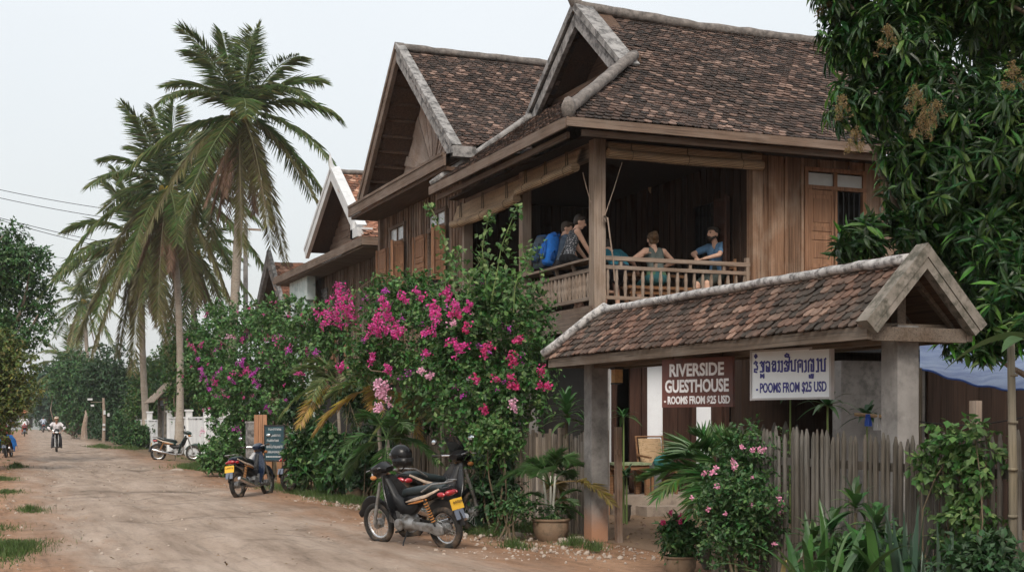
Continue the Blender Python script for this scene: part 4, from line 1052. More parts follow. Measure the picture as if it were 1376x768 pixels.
# bamboo fence running up the road from the left gate post
bf = thing('bamboo_fence', 'old bamboo slat fence behind the motorcycles left of the gate', 'fence', (7.75, 20, 0))
for seg in range(6):
    y0 = 16.2 + seg * 1.45; b = MB(); y = y0
    while y < y0 + 1.4:
        r_ = RNG.uniform(.016, .026); ht = 1.36 + seg * .03 + RNG.normal(0, .04); x = 7.75 + RNG.normal(0, .012); l_ = RNG.normal(0, .012)
        b.tube([(x, y, 0), (x, y + l_ * .5, ht * .5), (x, y + l_, ht)], r_, 6); y += r_ * 2 + RNG.uniform(0, .012)
    obj('slat_panel', b, M['bamboo'], bf)
    b = MB(); b.tube([(7.79, y0 - .03, 0), (7.79, y0 - .03, 1.45 + seg * .03)], .05, 7); obj('post', b, M['wood_post'], bf)
# slim timber post beside the left gate post
b = MB(); b.bar((7.72, 15.62, 0), (7.70, 15.6, 1.5), .09, .07, up=(1, 0, 0)); b.box((7.68, 15.56, 1.18), (.05, .06, .07))
tag(obj('timber_post', b, M['wood_side'], origin=(7.72, 15.62, 0)), 'slim timber post just inside the left concrete gate post', 'post')
# ================================================================== foliage helpers
KITE = ([(0, 0, 0), (.45, .5, .07), (1, 0, -.06), (.45, -.5, .07)], [(0, 2, 1), (0, 3, 2)])
LONG = ([(0, 0, 0), (.28, .42, .03), (.28, 0, -.01), (.28, -.42, .03), (.66, .42, -.07), (.66, 0, -.12), (.66, -.42, -.07), (1, 0, -.3)],
        [(0, 2, 1), (0, 3, 2), (1, 2, 5, 4), (2, 3, 6, 5), (4, 5, 7), (5, 6, 7)])
BLADE = ([(0, 0, 0), (.35, .5, .02), (1, 0, -.14), (.35, -.5, .02)], [(0, 2, 1), (0, 3, 2)])

def leaves(mb, P, D, Nv, L, W, kind=KITE, mat=0):
    D = nrm(D); Z = Nv - (Nv * D).sum(1, keepdims=True) * D; Z = nrm(Z); Y = np.cross(Z, D)
    L = np.broadcast_to(L, len(P)); W = np.broadcast_to(W, len(P))
    B = np.stack([D * L[:, None], Y * W[:, None], Z * L[:, None]], 1)
    return mb.stamp(kind[0], kind[1], P, B, mat)

def unit(n, rng): return nrm(rng.normal(0, 1, (n, 3)))

def crown(mb, clumps, n, per=8, L=(.07, .11), wr=.6, kind=KITE, mat=0, rng=RNG, droop=.3, sprig=.3, shell=.45, up=.15, hole=0.0):
    C = np.asarray(clumps, float); vol = (C[:, 3] * C[:, 4] * C[:, 5]) ** .75
    ci = rng.choice(len(C), n, p=vol / vol.sum()); u = unit(n, rng); r = rng.random(n) ** shell
    pos = C[ci, :3] + u * C[ci, 3:6] * r[:, None]
    out = nrm(u / C[ci, 3:6])
    if hole:
        # natural gaps between the branches
        f = np.sin(pos[:, 0] * 2.3 + 1.3) * np.sin(pos[:, 1] * 2.1) * np.sin(pos[:, 2] * 2.6 + .5) + .4 * np.sin(pos @ np.array([4.1, 3.3, 5.0]))
        k = f > -hole; pos, out = pos[k], out[k]; n = len(pos)
    sd = nrm(out * .8 + unit(n, rng) * .6 + np.array([0, 0, up]))
    t = rng.random((n, per)); sl = sprig * rng.uniform(.6, 1.3, n)
    P = pos[:, None] + sd[:, None] * (t * sl[:, None])[..., None] - np.array([0, 0, 1]) * (t ** 2 * sl[:, None] * .35)[..., None]
    D = sd[:, None] * .45 + unit(n * per, rng).reshape(n, per, 3) * .85 - np.array([0, 0, droop])
    Nv = np.array([0, 0, .75]) + unit(n * per, rng).reshape(n, per, 3) * .45 + out[:, None] * .5
    ll = rng.uniform(L[0], L[1], n * per)
    return leaves(mb, P.reshape(-1, 3), D.reshape(-1, 3), Nv.reshape(-1, 3), ll, ll * wr * rng.uniform(.8, 1.2, n * per), kind, mat)

def rosettes(mb, pos, out, per=12, L=(.18, .27), W=(.045, .06), rng=RNG, droop=.45, mat=0):
    n = len(pos); a = np.linspace(0, 2 * np.pi, per, endpoint=False)[None] + rng.uniform(0, 6.28, (n, 1)) + rng.normal(0, .25, (n, per))
    ref = np.where(np.abs(out[:, 2:3]) > .9, np.array([[1, 0, 0]]), np.array([[0, 0, 1]])); U = nrm(np.cross(ref, out)); V = np.cross(out, U)
    el = rng.uniform(-.25, .75, (n, per))
    D = (U[:, None] * np.cos(a)[..., None] + V[:, None] * np.sin(a)[..., None]) + out[:, None] * el[..., None] - np.array([0, 0, 1]) * (droop * rng.uniform(.4, 1.4, (n, per)))[..., None]
    P = pos[:, None] - out[:, None] * rng.uniform(0, .1, (n, per))[..., None]
    Nv = np.array([0, 0, 1.]) + out[:, None] * .7 + rng.normal(0, .2, (n, per, 3))
    l = rng.uniform(*L, n * per); return leaves(mb, P.reshape(-1, 3), D.reshape(-1, 3), Nv.reshape(-1, 3), l, rng.uniform(*W, n * per), LONG, mat)

def blossom(mb, c, r, n, size=(.035, .055), rng=RNG, mat=0):
    u = unit(n, rng) * np.asarray(r) * (rng.random(n) ** .5)[:, None]
    P = np.asarray(c) + u; D = unit(n, rng); l = rng.uniform(*size, n)
    return leaves(mb, P, D, unit(n, rng) + np.array([0, 0, .5]), l, l * .85, KITE, mat)

def strap(mb, base, az, el, L, W, g=.6, n=7, mat=0, fold=.18, taper=1.0):
    h = np.array([math.cos(az), math.sin(az), 0]); sd = np.array([-math.sin(az), math.cos(az), 0]); V = []
    for i in range(n):
        s = i / (n - 1); c = np.asarray(base) + L * (h * math.cos(el) * s * (1 - .15 * g * s) + np.array([0, 0, math.sin(el) * s - g * s * s]))
        w = W / 2 * min(1, .45 + 2.2 * s) * (1 - s ** 2.2 * taper) + .001
        V += [c + sd * w + (0, 0, fold * w), c, c - sd * w + (0, 0, fold * w)]
    F = []
    for i in range(n - 1):
        k = i * 3; F += [(k, k + 1, k + 4, k + 3), (k + 1, k + 2, k + 5, k + 4)]
    return mb.add(V, F, mat)

def frond(C, az, el, L, g=.6, nl=46, ll=.26, W=.05, hang=.45, rng=RNG, rach=.02, start=.14, vee=.3, side=.8):
    """one pinnate palm leaf: arching midrib with hanging leaflets both sides"""
    mb = MB(); C = np.asarray(C, float); h = np.array([math.cos(az), math.sin(az), 0]); S = np.array([-math.sin(az), math.cos(az), 0])
    wob = rng.normal(0, .06)
    def p(s): return C + L * (h * (math.cos(el) * s * (1 - .12 * g * s * s)) + S * wob * s * s + np.array([0, 0, 1]) * (math.sin(el) * s - g * s ** 2.1))
    sp = np.linspace(0, 1, 12); mb.tube([p(s) for s in sp], [rach * (1 - .85 * s) + .002 for s in sp], 5)
    s = np.linspace(start, .995, nl); Pm = np.array([p(x) for x in s]); T = nrm(np.array([p(min(1, x + .01)) - p(x - .01) for x in s]))
    U = nrm(np.cross(T, S)); U = np.where(U[:, 2:3] < 0, -U, U)
    prof = np.sqrt(np.clip(1 - ((s - .42) / .66) ** 2, .02, 1))
    for sg in (1, -1):
        k = rng.random(nl) > .04
        D = T * (.45 + .35 * s[:, None]) + S * sg * side + U * vee - np.array([0, 0, 1]) * (hang * rng.uniform(.6, 1.4, (nl, 1))) + rng.normal(0, .07, (nl, 3))
        l = ll * L * prof * rng.uniform(.85, 1.1, nl)
        Nv = U + S * sg * -.3 + rng.normal(0, .15, (nl, 3))
        leaves(mb, Pm[k], D[k], Nv[k], l[k], np.full(k.sum(), W), BLADE)
    return mb

def limb(mb, a, b, r0, r1, rng, bend=.12, n=6, mat=0):
    a = np.asarray(a, float); b = np.asarray(b, float); o = rng.normal(0, bend, 3) * np.linalg.norm(b - a)
    ts = np.linspace(0, 1, n); mb.tube([a + (b - a) * t + o * math.sin(t * math.pi) for t in ts], [r0 + (r1 - r0) * t for t in ts], 7, mat)

def tree(name, label, base, clumps, leaf, n, trunk_r=.14, per=8, L=(.1, .16), wr=.5, group=None, kind=KITE, seed=1, droop=.35, sprig=.4, hole=.0, cat='tree', shell=.42):
    rng = np.random.default_rng(seed); t = thing(name, label, cat, base, 0, group)
    tb = MB(); C = np.asarray(clumps, float); top = C[:, :3].mean(0); b0 = np.array(base, float)
    fork = b0 + (top - b0) * np.array([.3, .3, .45]); fork[2] = b0[2] + max(.3, (C[:, 2] - C[:, 5]).min() - b0[2] + .2)
    limb(tb, b0 - (0, 0, .05), fork, trunk_r, trunk_r * .7, rng, .05)
    for c in C: limb(tb, fork, c[:3] + rng.normal(0, .1, 3) * c[3:6], trunk_r * .5, trunk_r * .12, rng, .1)
    obj('trunk', tb, M['trunk'], t, smooth=True)
    cb = MB(); crown(cb, C, n, per, L, wr, kind, 0, rng, droop, sprig, shell, .15, hole); obj('crown', cb, leaf if not isinstance(leaf, str) else M[leaf], t)
    return t

def clump_ball(c, r, n, rng, k=.55):
    c = np.asarray(c, float); r = np.asarray(r, float); out = [(*c, *(r * .72))]
    for i in range(n):
        u = unit(1, rng)[0]; p = c + u * r * rng.uniform(.45, .75); out.append((*p, *(r * rng.uniform(.30, k))))
    return out

def tree_px(name, label, px, d, ytop, ybot, wpx, leaf, n, L=(.14, .24), seed=3, nb=9, group='trees along the road', wr=.5, trunk_r=.16, depthf=1.0, hole=.0, sprig=.5, cat='tree'):
    c = at_depth(px, (ytop + ybot) / 2, d); rz = (ybot - ytop) / 2 * d / F_PX; rx = wpx / 2 * d / F_PX; rng = np.random.default_rng(seed)
    c.z = max(c.z, rz * .9)
    return tree(name, label, (c.x, c.y, 0), clump_ball(c, (rx, rx * depthf, rz), nb, rng), leaf, n, trunk_r, 8, L, wr, group, seed=seed, hole=hole, sprig=sprig, cat=cat)

# ================================================================== coconut palms
def palm(label, base, top, rt, L, nf, seed, lean=(0, 0), nl=46, dead=6, W=.06, old=3, lo=-1.05, ll=.225, nuts=True):
    rng = np.random.default_rng(seed); t = thing('coconut_palm', label, 'palm tree', base, 0, 'coconut palms along the road')
    b = np.array(base, float); e = np.array(top, float); tb = MB(); pts = []; rr = []
    for k in range(26):
        s = k / 25; o = np.array([lean[0], lean[1], 0]) * (s * (1 - s)) * 2
        pts.append(b + (e - b) * s + o); rr.append(rt * (1.5 - .5 * min(1, s * 5)) * (1 - .28 * s) * (1.06 if k % 2 else .97))
    tb.tube(pts, rr, 10); obj('trunk', tb, M['palm_trunk'], t, smooth=True)
    for k in range(nf):
        f = k / (nf - 1); el = 1.45 + (lo - 1.45) * f ** 1.0 + rng.normal(0, .1); az = k * 2.399 + rng.normal(0, .15)
        g = (.14 + .36 * max(0, math.cos(el)) * (.8 + .5 * f)) * rng.uniform(.8, 1.2)
        Lk = L * rng.uniform(.85, 1.05) * (1 if f > .1 else .92)
        m_ = M['frond_old'] if k >= nf - old else M['frond']
        fb = frond(e + rng.normal(0, .06, 3), az, el, Lk, g, nl, ll * (1.0 if el > -.3 else .85), W, .30 + .35 * f, rng, .035, .12)
        obj('frond', fb, m_, t)
    for k in range(dead):
        az = rng.uniform(0, 6.28); fb = frond(e - (0, 0, .25), az, -1.25 + rng.normal(0, .1), L * rng.uniform(.5, .75), .12, nl // 2, .16, W, .9, rng, .03, .2)
        obj('dead_frond', fb, M['frond_dead'], t)
    if nuts:
        nb = MB()
        for k in range(11):
            a = rng.uniform(0, 6.28); nb.sphere(e + (math.cos(a) * .32, math.sin(a) * .32, -.25 + rng.uniform(-.2, .15)), (.13, .13, .16), 8)
        obj('coconut_bunch', nb, M['leaf_yellow'], t, smooth=True)
    return t
def p_at(px, py, d): return np.array(at_depth(px, py, d))
def ground_at(px, d):
    p = at_depth(px, HOR, d); return (p.x, p.y, 0)
palm('tallest coconut palm, its trunk leaning up behind the pink flowers left of the houses', ground_at(296, 52), p_at(324, 150, 52), .2, 4.9, 30, 31, (.4, .2), 92, 18, .044, 8)
palm('slender coconut palm whose thin trunk rises beside the small thatched gateway', ground_at(240, 60), p_at(226, 250, 60), .17, 5.0, 30, 37, (.5, 0), 84, 14, .055, 8, -1.2)
palm('coconut palm with many hanging fronds left of the slender trunk', ground_at(199, 74), p_at(192, 322, 74), .2, 5.8, 30, 39, (-.3, .3), 84, 14, .065, 8, -1.25)
palm('far coconut palm with a small hazy crown at the left of the palm row', ground_at(118, 112), p_at(112, 402, 112), .2, 4.4, 22, 41, (.3, 0), 36, 3, .1, 3)
palm('low young coconut palm arching over the far end of the road', ground_at(100, 118), p_at(96, 492, 118), .2, 5.2, 18, 43, (.1, 0), 36, 0, .1, 2, -.5, nuts=False)
palm('shaggy coconut palm behind the slender trunk, its crown lost among the others', ground_at(262, 66), p_at(258, 336, 66), .18, 4.0, 22, 45, (.1, 0), 40, 6, .075, 5, -1.2)

# ================================================================== roadside trees
tree_px('broadleaf_tree', 'dark round tree right of the road beneath the palm crowns', 155, 95, 438, 580, 92, 'leaf_dark', 1900, (.2, .32), 5, 9)
tree_px('broadleaf_tree', 'mid green bushy tree behind the small thatched gateway', 205, 77, 478, 588, 100, 'leaf_fresh', 1900, (.16, .26), 6, 9)
tree_px('broadleaf_tree', 'light green leafy tree between the slender palm trunk and the pink flowers', 268, 64, 418, 590, 90, 'leaf_fresh', 1700, (.15, .24), 7, 10)
tree_px('broadleaf_tree', 'dark hedge tree right behind the white fence', 250, 70, 490, 600, 90, 'leaf_dark', 1200, (.15, .24), 17, 8)
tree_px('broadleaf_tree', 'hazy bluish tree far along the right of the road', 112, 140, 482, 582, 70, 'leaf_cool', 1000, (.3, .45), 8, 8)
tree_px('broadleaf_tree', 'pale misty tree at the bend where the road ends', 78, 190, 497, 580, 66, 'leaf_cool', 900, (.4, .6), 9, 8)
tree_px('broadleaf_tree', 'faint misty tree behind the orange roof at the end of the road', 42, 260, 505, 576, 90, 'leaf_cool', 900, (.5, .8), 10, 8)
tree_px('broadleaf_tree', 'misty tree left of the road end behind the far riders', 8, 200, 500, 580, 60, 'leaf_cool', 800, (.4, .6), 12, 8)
tree_px('broadleaf_tree', 'leafy mid green tree under the hazy far palm crown', 98, 106, 448, 590, 84, 'leaf_mid', 1700, (.2, .32), 81, 10)
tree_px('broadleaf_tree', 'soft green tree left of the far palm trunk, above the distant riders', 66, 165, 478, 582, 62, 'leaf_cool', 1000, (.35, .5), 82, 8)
tree_px('broadleaf_tree', 'fresh green tree filling the gap between the two slender palm trunks', 226, 84, 436, 590, 76, 'leaf_fresh', 1700, (.17, .27), 83, 9)
for i, (px, d, yt, w_) in enumerate(((172, 84, 548, 44), (148, 100, 548, 50), (128, 118, 552, 40), (108, 140, 556, 36), (230, 72, 560, 40), (186, 72, 575, 26))):
    tree_px('roadside_shrub', ['round shrub nearest the white fence posts', 'loose shrub next along the right verge', 'shrub in front of the dark round tree', 'small hazy shrub farthest along the right verge', 'shrub behind the white fence gateway', 'low shrub against the left end of the white fence'][i],
            px, d, yt, 602 if i < 2 or i == 4 else 592, w_, ['leaf_mid', 'leaf_dark', 'leaf_mid', 'leaf_cool', 'leaf_dark', 'leaf_mid'][i], 420, (.16, .26), 20 + i, 5, 'shrubs on the right verge', trunk_r=.06, cat='shrub')
far = MB(); rng = np.random.default_rng(77)
cl_ = []
for k in range(46):
    x = -260 + k * 14 + rng.normal(0, 4); y = 330 + rng.normal(0, 18) - abs(x - 10) * .25; r_ = rng.uniform(5, 9); cl_.append((x, y, r_ * .8, r_ * 1.3, r_, r_))
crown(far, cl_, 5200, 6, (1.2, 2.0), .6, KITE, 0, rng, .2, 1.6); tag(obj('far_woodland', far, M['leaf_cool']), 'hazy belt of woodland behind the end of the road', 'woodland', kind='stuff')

# left edge: dark tree over a bright bush
d_ = 46; cl_ = [(*p_at(px, py, d_ + dd), r_ * d_ / F_PX, r_ * d_ / F_PX, r_ * d_ / F_PX * .85) for px, py, r_, dd in
      ((20, 345, 34, 0), (42, 395, 26, .5), (5, 400, 40, 1), (-30, 360, 50, 0), (45, 350, 20, -.5), (30, 440, 30, 0), (-20, 450, 40, 1), (52, 425, 18, 0), (-60, 400, 50, 1), (8, 318, 24, 0))]
tree('broadleaf_tree', 'dark leafy tree at the left edge of the road, reaching over the verge', ground_at(-30, 47), cl_, 'leaf_mid', 3600, .2, 9, (.11, .18), .5, 'trees along the road', seed=14, hole=.35)
d_ = 40; cl_ = [(*p_at(px, py, d_ + dd), r_ * d_ / F_PX, r_ * d_ / F_PX, r_ * d_ / F_PX * .85) for px, py, r_, dd in
      ((12, 490, 30, 0), (28, 520, 18, 0), (-10, 530, 34, .5), (-40, 500, 46, 0), (0, 465, 22, 0), (18, 545, 16, 0), (-40, 560, 46, 0))]
tree('broadleaf_tree', 'yellow green bushy tree below the dark one at the left edge', ground_at(-30, 40.5), cl_, leafm('leaf_olive', (.085, .125, .03), .4, .03, .5, .28, .15, .3, (.17, .16, .04), .25), 2400, .12, 9, (.10, .16), .5, 'trees along the road', seed=15)

# ================================================================== mango tree over the gate
rng = np.random.default_rng(5); dm = 13.6
mt = thing('mango_tree', 'large mango tree with long glossy leaves and tan flower sprays beside the gate', 'tree', (11.3, 11.6, 0))
px_cl = [(1146, 52, 52, .6), (1152, 140, 46, .3), (1205, 60, 74, .2), (1212, 225, 44, .2), (1158, 324, 38, .4), (1292, 452, 26, -.6), (1352, 446, 34, -.6), (1325, 470, 16, -.6), (1255, 150, 86, 0), (1225, 300, 56, .3), (1290, 260, 88, -.2), (1345, 110, 46, .3),
         (1300, -20, 80, .5), (1210, -60, 110, .8), (1370, 190, 90, -.6), (1340, 330, 80, -.3), (1372, 410, 62, -.8), (1300, 400, 42, .3), (1400, 20, 120, .9), (1440, 250, 120, 0), (1130, -10, 40, .6), (1262, 350, 46, .9), (1460, 400, 90, .2)]
ctr = p_at(1290, 200, dm); P_ = []; O_ = []; dens = 0
for (px, py, r_, dd) in px_cl:
    c = p_at(px, py, dm + dd); rr = r_ * (dm + dd) / F_PX; n = int(118 * (rr / .6) ** 1.9) + 10
    u = unit(n, rng); P_.append(c + u * rr * (rng.random(n) ** .45)[:, None] * np.array([1, 1, 1])); O_.append(nrm(u * .7 + nrm(P_[-1] - ctr) * .7 + np.array([0, 0, .1]) + unit(n, rng) * .35))
P_ = np.concatenate(P_); O_ = np.concatenate(O_)
for (x, y, z, r_) in ((7.4, 8.6, 6.5, 1.3), (8.8, 10.4, 7.0, 1.4), (9.2, 7.6, 6.2, 1.4), (10.8, 8.6, 5.8, 1.5), (6.6, 10.4, 6.9, 1.2), (8.0, 6.4, 6.6, 1.4), (10.4, 6.0, 6.2, 1.6), (12.6, 9.4, 6, 1.8), (6.4, 8.0, 6.9, 1.1), (9.4, 12.6, 7.6, 1.3), (11.5, 12.2, 8.0, 1.6)):  # unseen overhead clumps, added to the crown to shade the fence
    n = int(75 * r_ ** 2); u = unit(n, rng); P_ = np.concatenate([P_, np.array((x, y, z)) + u * r_ * (rng.random(n) ** .45)[:, None] * (1, 1, .6)]); O_ = np.concatenate([O_, nrm(u + (0, 0, .2))])
mb = MB(); rosettes(mb, P_, O_, 12, (.11, .255), (.032, .06), rng, .42); obj('crown', mb, M['leaf_mango'], mt)
tb = MB(); limb(tb, (11.3, 11.6, -.05), (11.0, 11.4, 2.6), .2, .16, rng, .03)
for (px, py, r_, dd) in px_cl: limb(tb, (11.0, 11.4, 2.5), p_at(px, py, dm + dd), .07, .015, rng, .1, 7)
obj('trunk', tb, M['trunk'], mt, smooth=True)
for (px, py, dd) in ((1192, 62, -.9), (1132, 152, -.1), (1230, 140, -1.2), (1362, 108, -1.2), (1258, 160, -1.2), (1106, 10, .6), (1240, 175, -1.3), (1150, 196, -.4)):
    c = p_at(px, py, dm + dd); fb = MB()
    for k in range(22):
        a = rng.uniform(0, 6.28); f_ = rng.random(); q = c + np.array([math.cos(a), math.sin(a), 0]) * (.10 * (1 - f_) + .01) + (0, 0, -.08 + .26 * f_)
        fb.tube([c + (0, 0, -.1 + .2 * f_), q], .0016, 3); blossom(fb, q, .035, 26, (.010, .02), rng)
    obj('flower_spray', fb, M['mango_flower'], mt)

# ================================================================== bougainvilleas
def boug(name, label, base, clumps, n, leaf, seed, trunks, blooms, group, per=9, L=(.06, .10), hole=.2, scatter=90, arches=()):
    rng = np.random.default_rng(seed); t = thing(name, label, 'flowering shrub', base, 0, group)
    tb = MB()
    for (a, b) in trunks: limb(tb, a, b, .05, .025, rng, .08)
    for c in clumps: limb(tb, trunks[0][1], c[:3], .02, .006, rng, .15)
    for A in arches: tb.tube(A, [.014 - .009 * k / len(A) for k in range(len(A))], 5)
    obj('stem', tb, M['stem'], t)
    cb = MB(); crown(cb, clumps, n, per, L, .68, KITE, 0, rng, .3, .32, .5, .1, hole)
    for A in arches:
        for a, b in zip(A, A[1:]):
            q = np.asarray(a)[None] + (np.asarray(b) - np.asarray(a))[None] * rng.random((26, 1)) + rng.normal(0, .06, (26, 3))
            l = rng.uniform(*L, 26); leaves(cb, q, unit(26, rng) - (0, 0, .4), unit(26, rng) * .5 + (0, 0, 1), l, l * .65)
    obj('foliage', cb, M[leaf], t)
    cam_p = np.array([0, 0, 1.6]); C = np.asarray(clumps)
    for mat_, lst in blooms.items():
        fb = MB()
        for (px, py, r_px, d) in lst:
            c = p_at(px, py, d); rr = r_px * d / F_PX; k = max(1, int(3.2 * (r_px / 9) ** 1.4))
            for _ in range(k):
                # papery bracts strung along short arching shoots
                q = c + rng.normal(0, .42, 3) * rr; dv = unit(1, rng)[0] * (1, 1, .6) * rr * rng.uniform(.5, 1.3)
                for s_ in np.linspace(0, 1, 4): blossom(fb, q + dv * s_ - np.array((0, 0, rr * .5)) * s_ * s_, rng.uniform(.035, .085) * (1.2 - .6 * s_), int(rng.uniform(6, 15)), (.03, .05), rng)
        obj('blossom', fb, M[mat_], t)
    # small scattered clusters over the outside
    if scatter:
        fb = MB(); ci = rng.integers(0, len(C), scatter); u = unit(scatter, rng); u[:, 2] = np.abs(u[:, 2]) * .8 - .15; u[:, 0] = -np.abs(u[:, 0])
        for i in range(scatter): blossom(fb, C[ci[i], :3] + u[i] * C[ci[i], 3:6] * 1.04, rng.uniform(.03, .07), 12, (.03, .045), rng)
        obj('blossom', fb, M['bloom_purple' if seed % 2 else 'bloom'], t)
    return t
def pc(lst, d0):
    return [(*p_at(px, py, d0 + dd), rx * (d0 + dd) / F_PX, ry * (d0 + dd) / F_PX, rz * (d0 + dd) / F_PX) for px, py, rx, ry, rz, dd in lst]
# centre one, spilling over the bamboo fence below the balcony
cl1 = pc([(640, 430, 62, 62, 46, 0), (590, 445, 60, 60, 48, .6), (540, 455, 50, 56, 50, 1.6), (690, 470, 46, 46, 52, -.8), (520, 410, 40, 50, 30, 2.0), (610, 500, 60, 50, 45, -.3), (660, 530, 56, 46, 40, -.9), (575, 520, 46, 46, 40, .4),
          (700, 530, 34, 34, 40, -1.3), (700, 415, 34, 40, 34, .2), (660, 395, 40, 40, 22, .5), (500, 480, 34, 40, 36, 2.2), (560, 400, 50, 50, 26, 1.4), (640, 575, 44, 34, 40, -1.0), (720, 490, 20, 24, 40, -1.2)], 21.2)
bl1 = {'bloom': [(522, 412, 15, 21.2), (515, 428, 13, 21.1), (520, 440, 11, 21.0), (508, 446, 9, 21), (584, 426, 10, 19.7), (615, 462, 14, 19.6), (570, 470, 8, 20), (541, 440, 9, 20.6), (601, 392, 9, 20.4), (575, 445, 10, 20), (498, 482, 8, 21.2), (518, 490, 7, 21), (610, 408, 12, 20.2), (628, 410, 8, 20), (580, 410, 9, 20.2), (563, 395, 8, 20.5), (465, 497, 8, 21.8), (538, 402, 10, 21)],
       'bloom_red': [(652, 470, 10, 19.3), (686, 512, 10, 18.9), (640, 507, 8, 19), (690, 480, 8, 19), (727, 497, 8, 19.0), (735, 520, 8, 18.8), (700, 455, 7, 19.2), (650, 545, 7, 19), (624, 435, 7, 19.8), (612, 420, 8, 20), (735, 512, 6, 18.9), (660, 505, 6, 19.2)],
       'bloom_pale': [(508, 512, 9, 20.8), (514, 530, 11, 20.7), (510, 540, 10, 20.6), (516, 522, 9, 20.7), (566, 502, 6, 20), (580, 500, 6, 20), (690, 545, 7, 18.9), (610, 432, 6, 20)]}
tr1 = [((7.9, 20.2, 0), (8.0, 20.4, 2.4)), ((7.95, 21.9, 0), (8.1, 22.2, 2.3)), ((8.0, 18.8, 0), (8.1, 19.2, 2.2))]
boug('bougainvillea', 'large bougainvillea with magenta and pink blooms spilling over the bamboo fence below the balcony', (8, 20.2, 0), cl1, 3700, 'leaf_boug', 51, tr1, bl1, None, arches=[[p_at(562, 400, 22.5), p_at(540, 374, 22.6), p_at(505, 372, 22.8), p_at(482, 388, 23), p_at(466, 410, 23)]], scatter=46)
# left one, a long bank of flowers
cl2 = pc([(345, 470, 60, 60, 50, 0), (290, 500, 44, 60, 46, 3), (400, 470, 52, 52, 48, -3), (320, 430, 46, 60, 30, 2), (372, 425, 46, 50, 28, -1), (312, 545, 36, 46, 38, 2), (350, 530, 52, 50, 44, 0), (430, 450, 34, 40, 36, -5), (278, 460, 26, 44, 36, 4), (395, 520, 40, 40, 40, -3),
          (340, 580, 46, 40, 34, 1), (314, 592, 28, 40, 32, 2), (420, 430, 34, 34, 24, -5)], 38)
bl2 = {'bloom': [(268, 466, 10, 40), (330, 500, 12, 35.6), (287, 508, 9, 39), (373, 457, 10, 36), (412, 470, 8, 33.5), (455, 410, 22, 24.5), (440, 424, 14, 24.7), (470, 402, 12, 24.3), (462, 418, 12, 24.3), (452, 428, 10, 24.6), (400, 500, 7, 33), (300, 462, 6, 38)],
       'bloom_purple': [(272, 500, 12, 39), (345, 495, 9, 35.4), (320, 485, 9, 36), (361, 485, 7, 35), (390, 470, 8, 34.2), (418, 472, 7, 33), (305, 500, 8, 37), (281, 526, 7, 39), (370, 450, 8, 36), (347, 512, 7, 35.4), (266, 490, 8, 39.6), (290, 505, 8, 38.6), (357, 548, 7, 36), (318, 572, 7, 37), (332, 452, 7, 37.2), (290, 470, 7, 38.6), (425, 470, 8, 32), (383, 540, 5, 34)],
       'bloom_pale': [(309, 448, 8, 38), (350, 443, 8, 37.5), (283, 590, 8, 38.5), (272, 580, 7, 39), (300, 520, 6, 38)]}
tr2 = [((7.9, 38, 0), (8.0, 37.8, 2.2)), ((8.0, 41, 0), (8.1, 41, 2.2)), ((7.8, 35, 0), (8.0, 35.2, 2.4))]
boug('bougainvillea', 'long bank of bougainvillea with purple pink blooms left of the menu board', (7.9, 38, 0), cl2, 5200, 'leaf_boug_far', 52, tr2, bl2, None, 9, (.085, .14), .12, 80)

# climbers up the balcony
def vine(label, pts, seed, leaf='leaf_vine', n=46, spread=.1, L=(.07, .12)):
    rng = np.random.default_rng(seed); P = [np.asarray(p, float) for p in pts]; t = thing('climbing_vine', label, 'vine', tuple(P[0]), 0, 'vines reaching up in front of the balcony')
    s = MB(); s.tube(P, [.012 - .008 * k / len(P) for k in range(len(P))], 5); obj('stem', s, M['stem_green'], t)
    b = MB(); m_ = len(P) - 1
    for i in range(m_):
        k = int(n * (1.25 - .6 * i / m_)); q = P[i] + (P[i + 1] - P[i]) * rng.random((k, 1)) + rng.normal(0, spread * (1.2 - .7 * i / m_), (k, 3))
        l = rng.uniform(*L, k); leaves(b, q, unit(k, rng) - (0, 0, .5), unit(k, rng) * .5 + (0, -.3, .8), l, l * .75)
    obj('foliage', b, M[leaf], t)
vine('thin vine shoot reaching highest, in front of the first shuttered window', [p_at(614, 400, 21.5), p_at(606, 350, 21.5), p_at(596, 320, 21.4), p_at(582, 285, 21.4), p_at(575, 272, 21.4)], 61, n=22, spread=.06)
vine('leafy vine in front of the dark opening left of the balcony post', [p_at(655, 400, 20.8), p_at(650, 360, 20.8), p_at(648, 330, 20.8), p_at(655, 300, 20.8), p_at(657, 285, 20.8)], 62, n=26, spread=.07)
vine('curling vine climbing in front of the second balcony post', [p_at(660, 405, 20.5), p_at(668, 365, 20.5), p_at(674, 330, 20.5), p_at(686, 300, 20.5), p_at(696, 275, 20.5)], 63, n=26, spread=.07)
vine('bushy vine crowding the foot of the balcony rail', [p_at(690, 420, 20.2), p_at(692, 385, 20.2), p_at(704, 350, 20.3), p_at(716, 335, 20.4)], 64, n=70, spread=.16)
vine('broad leafy vine between the window and the vine left of the post', [p_at(625, 415, 21), p_at(630, 385, 21), p_at(640, 360, 21), p_at(648, 345, 21)], 65, n=50, spread=.16)
vine('short vine shoot below the second shuttered window', [p_at(600, 400, 21.8), p_at(598, 370, 21.8), p_at(620, 335, 21.8)], 66, n=30, spread=.1)
vine('wispy vine shoot right of the second shuttered window', [p_at(628, 400, 21.6), p_at(622, 365, 21.6), p_at(614, 330, 21.7)], 67, n=18, spread=.07)
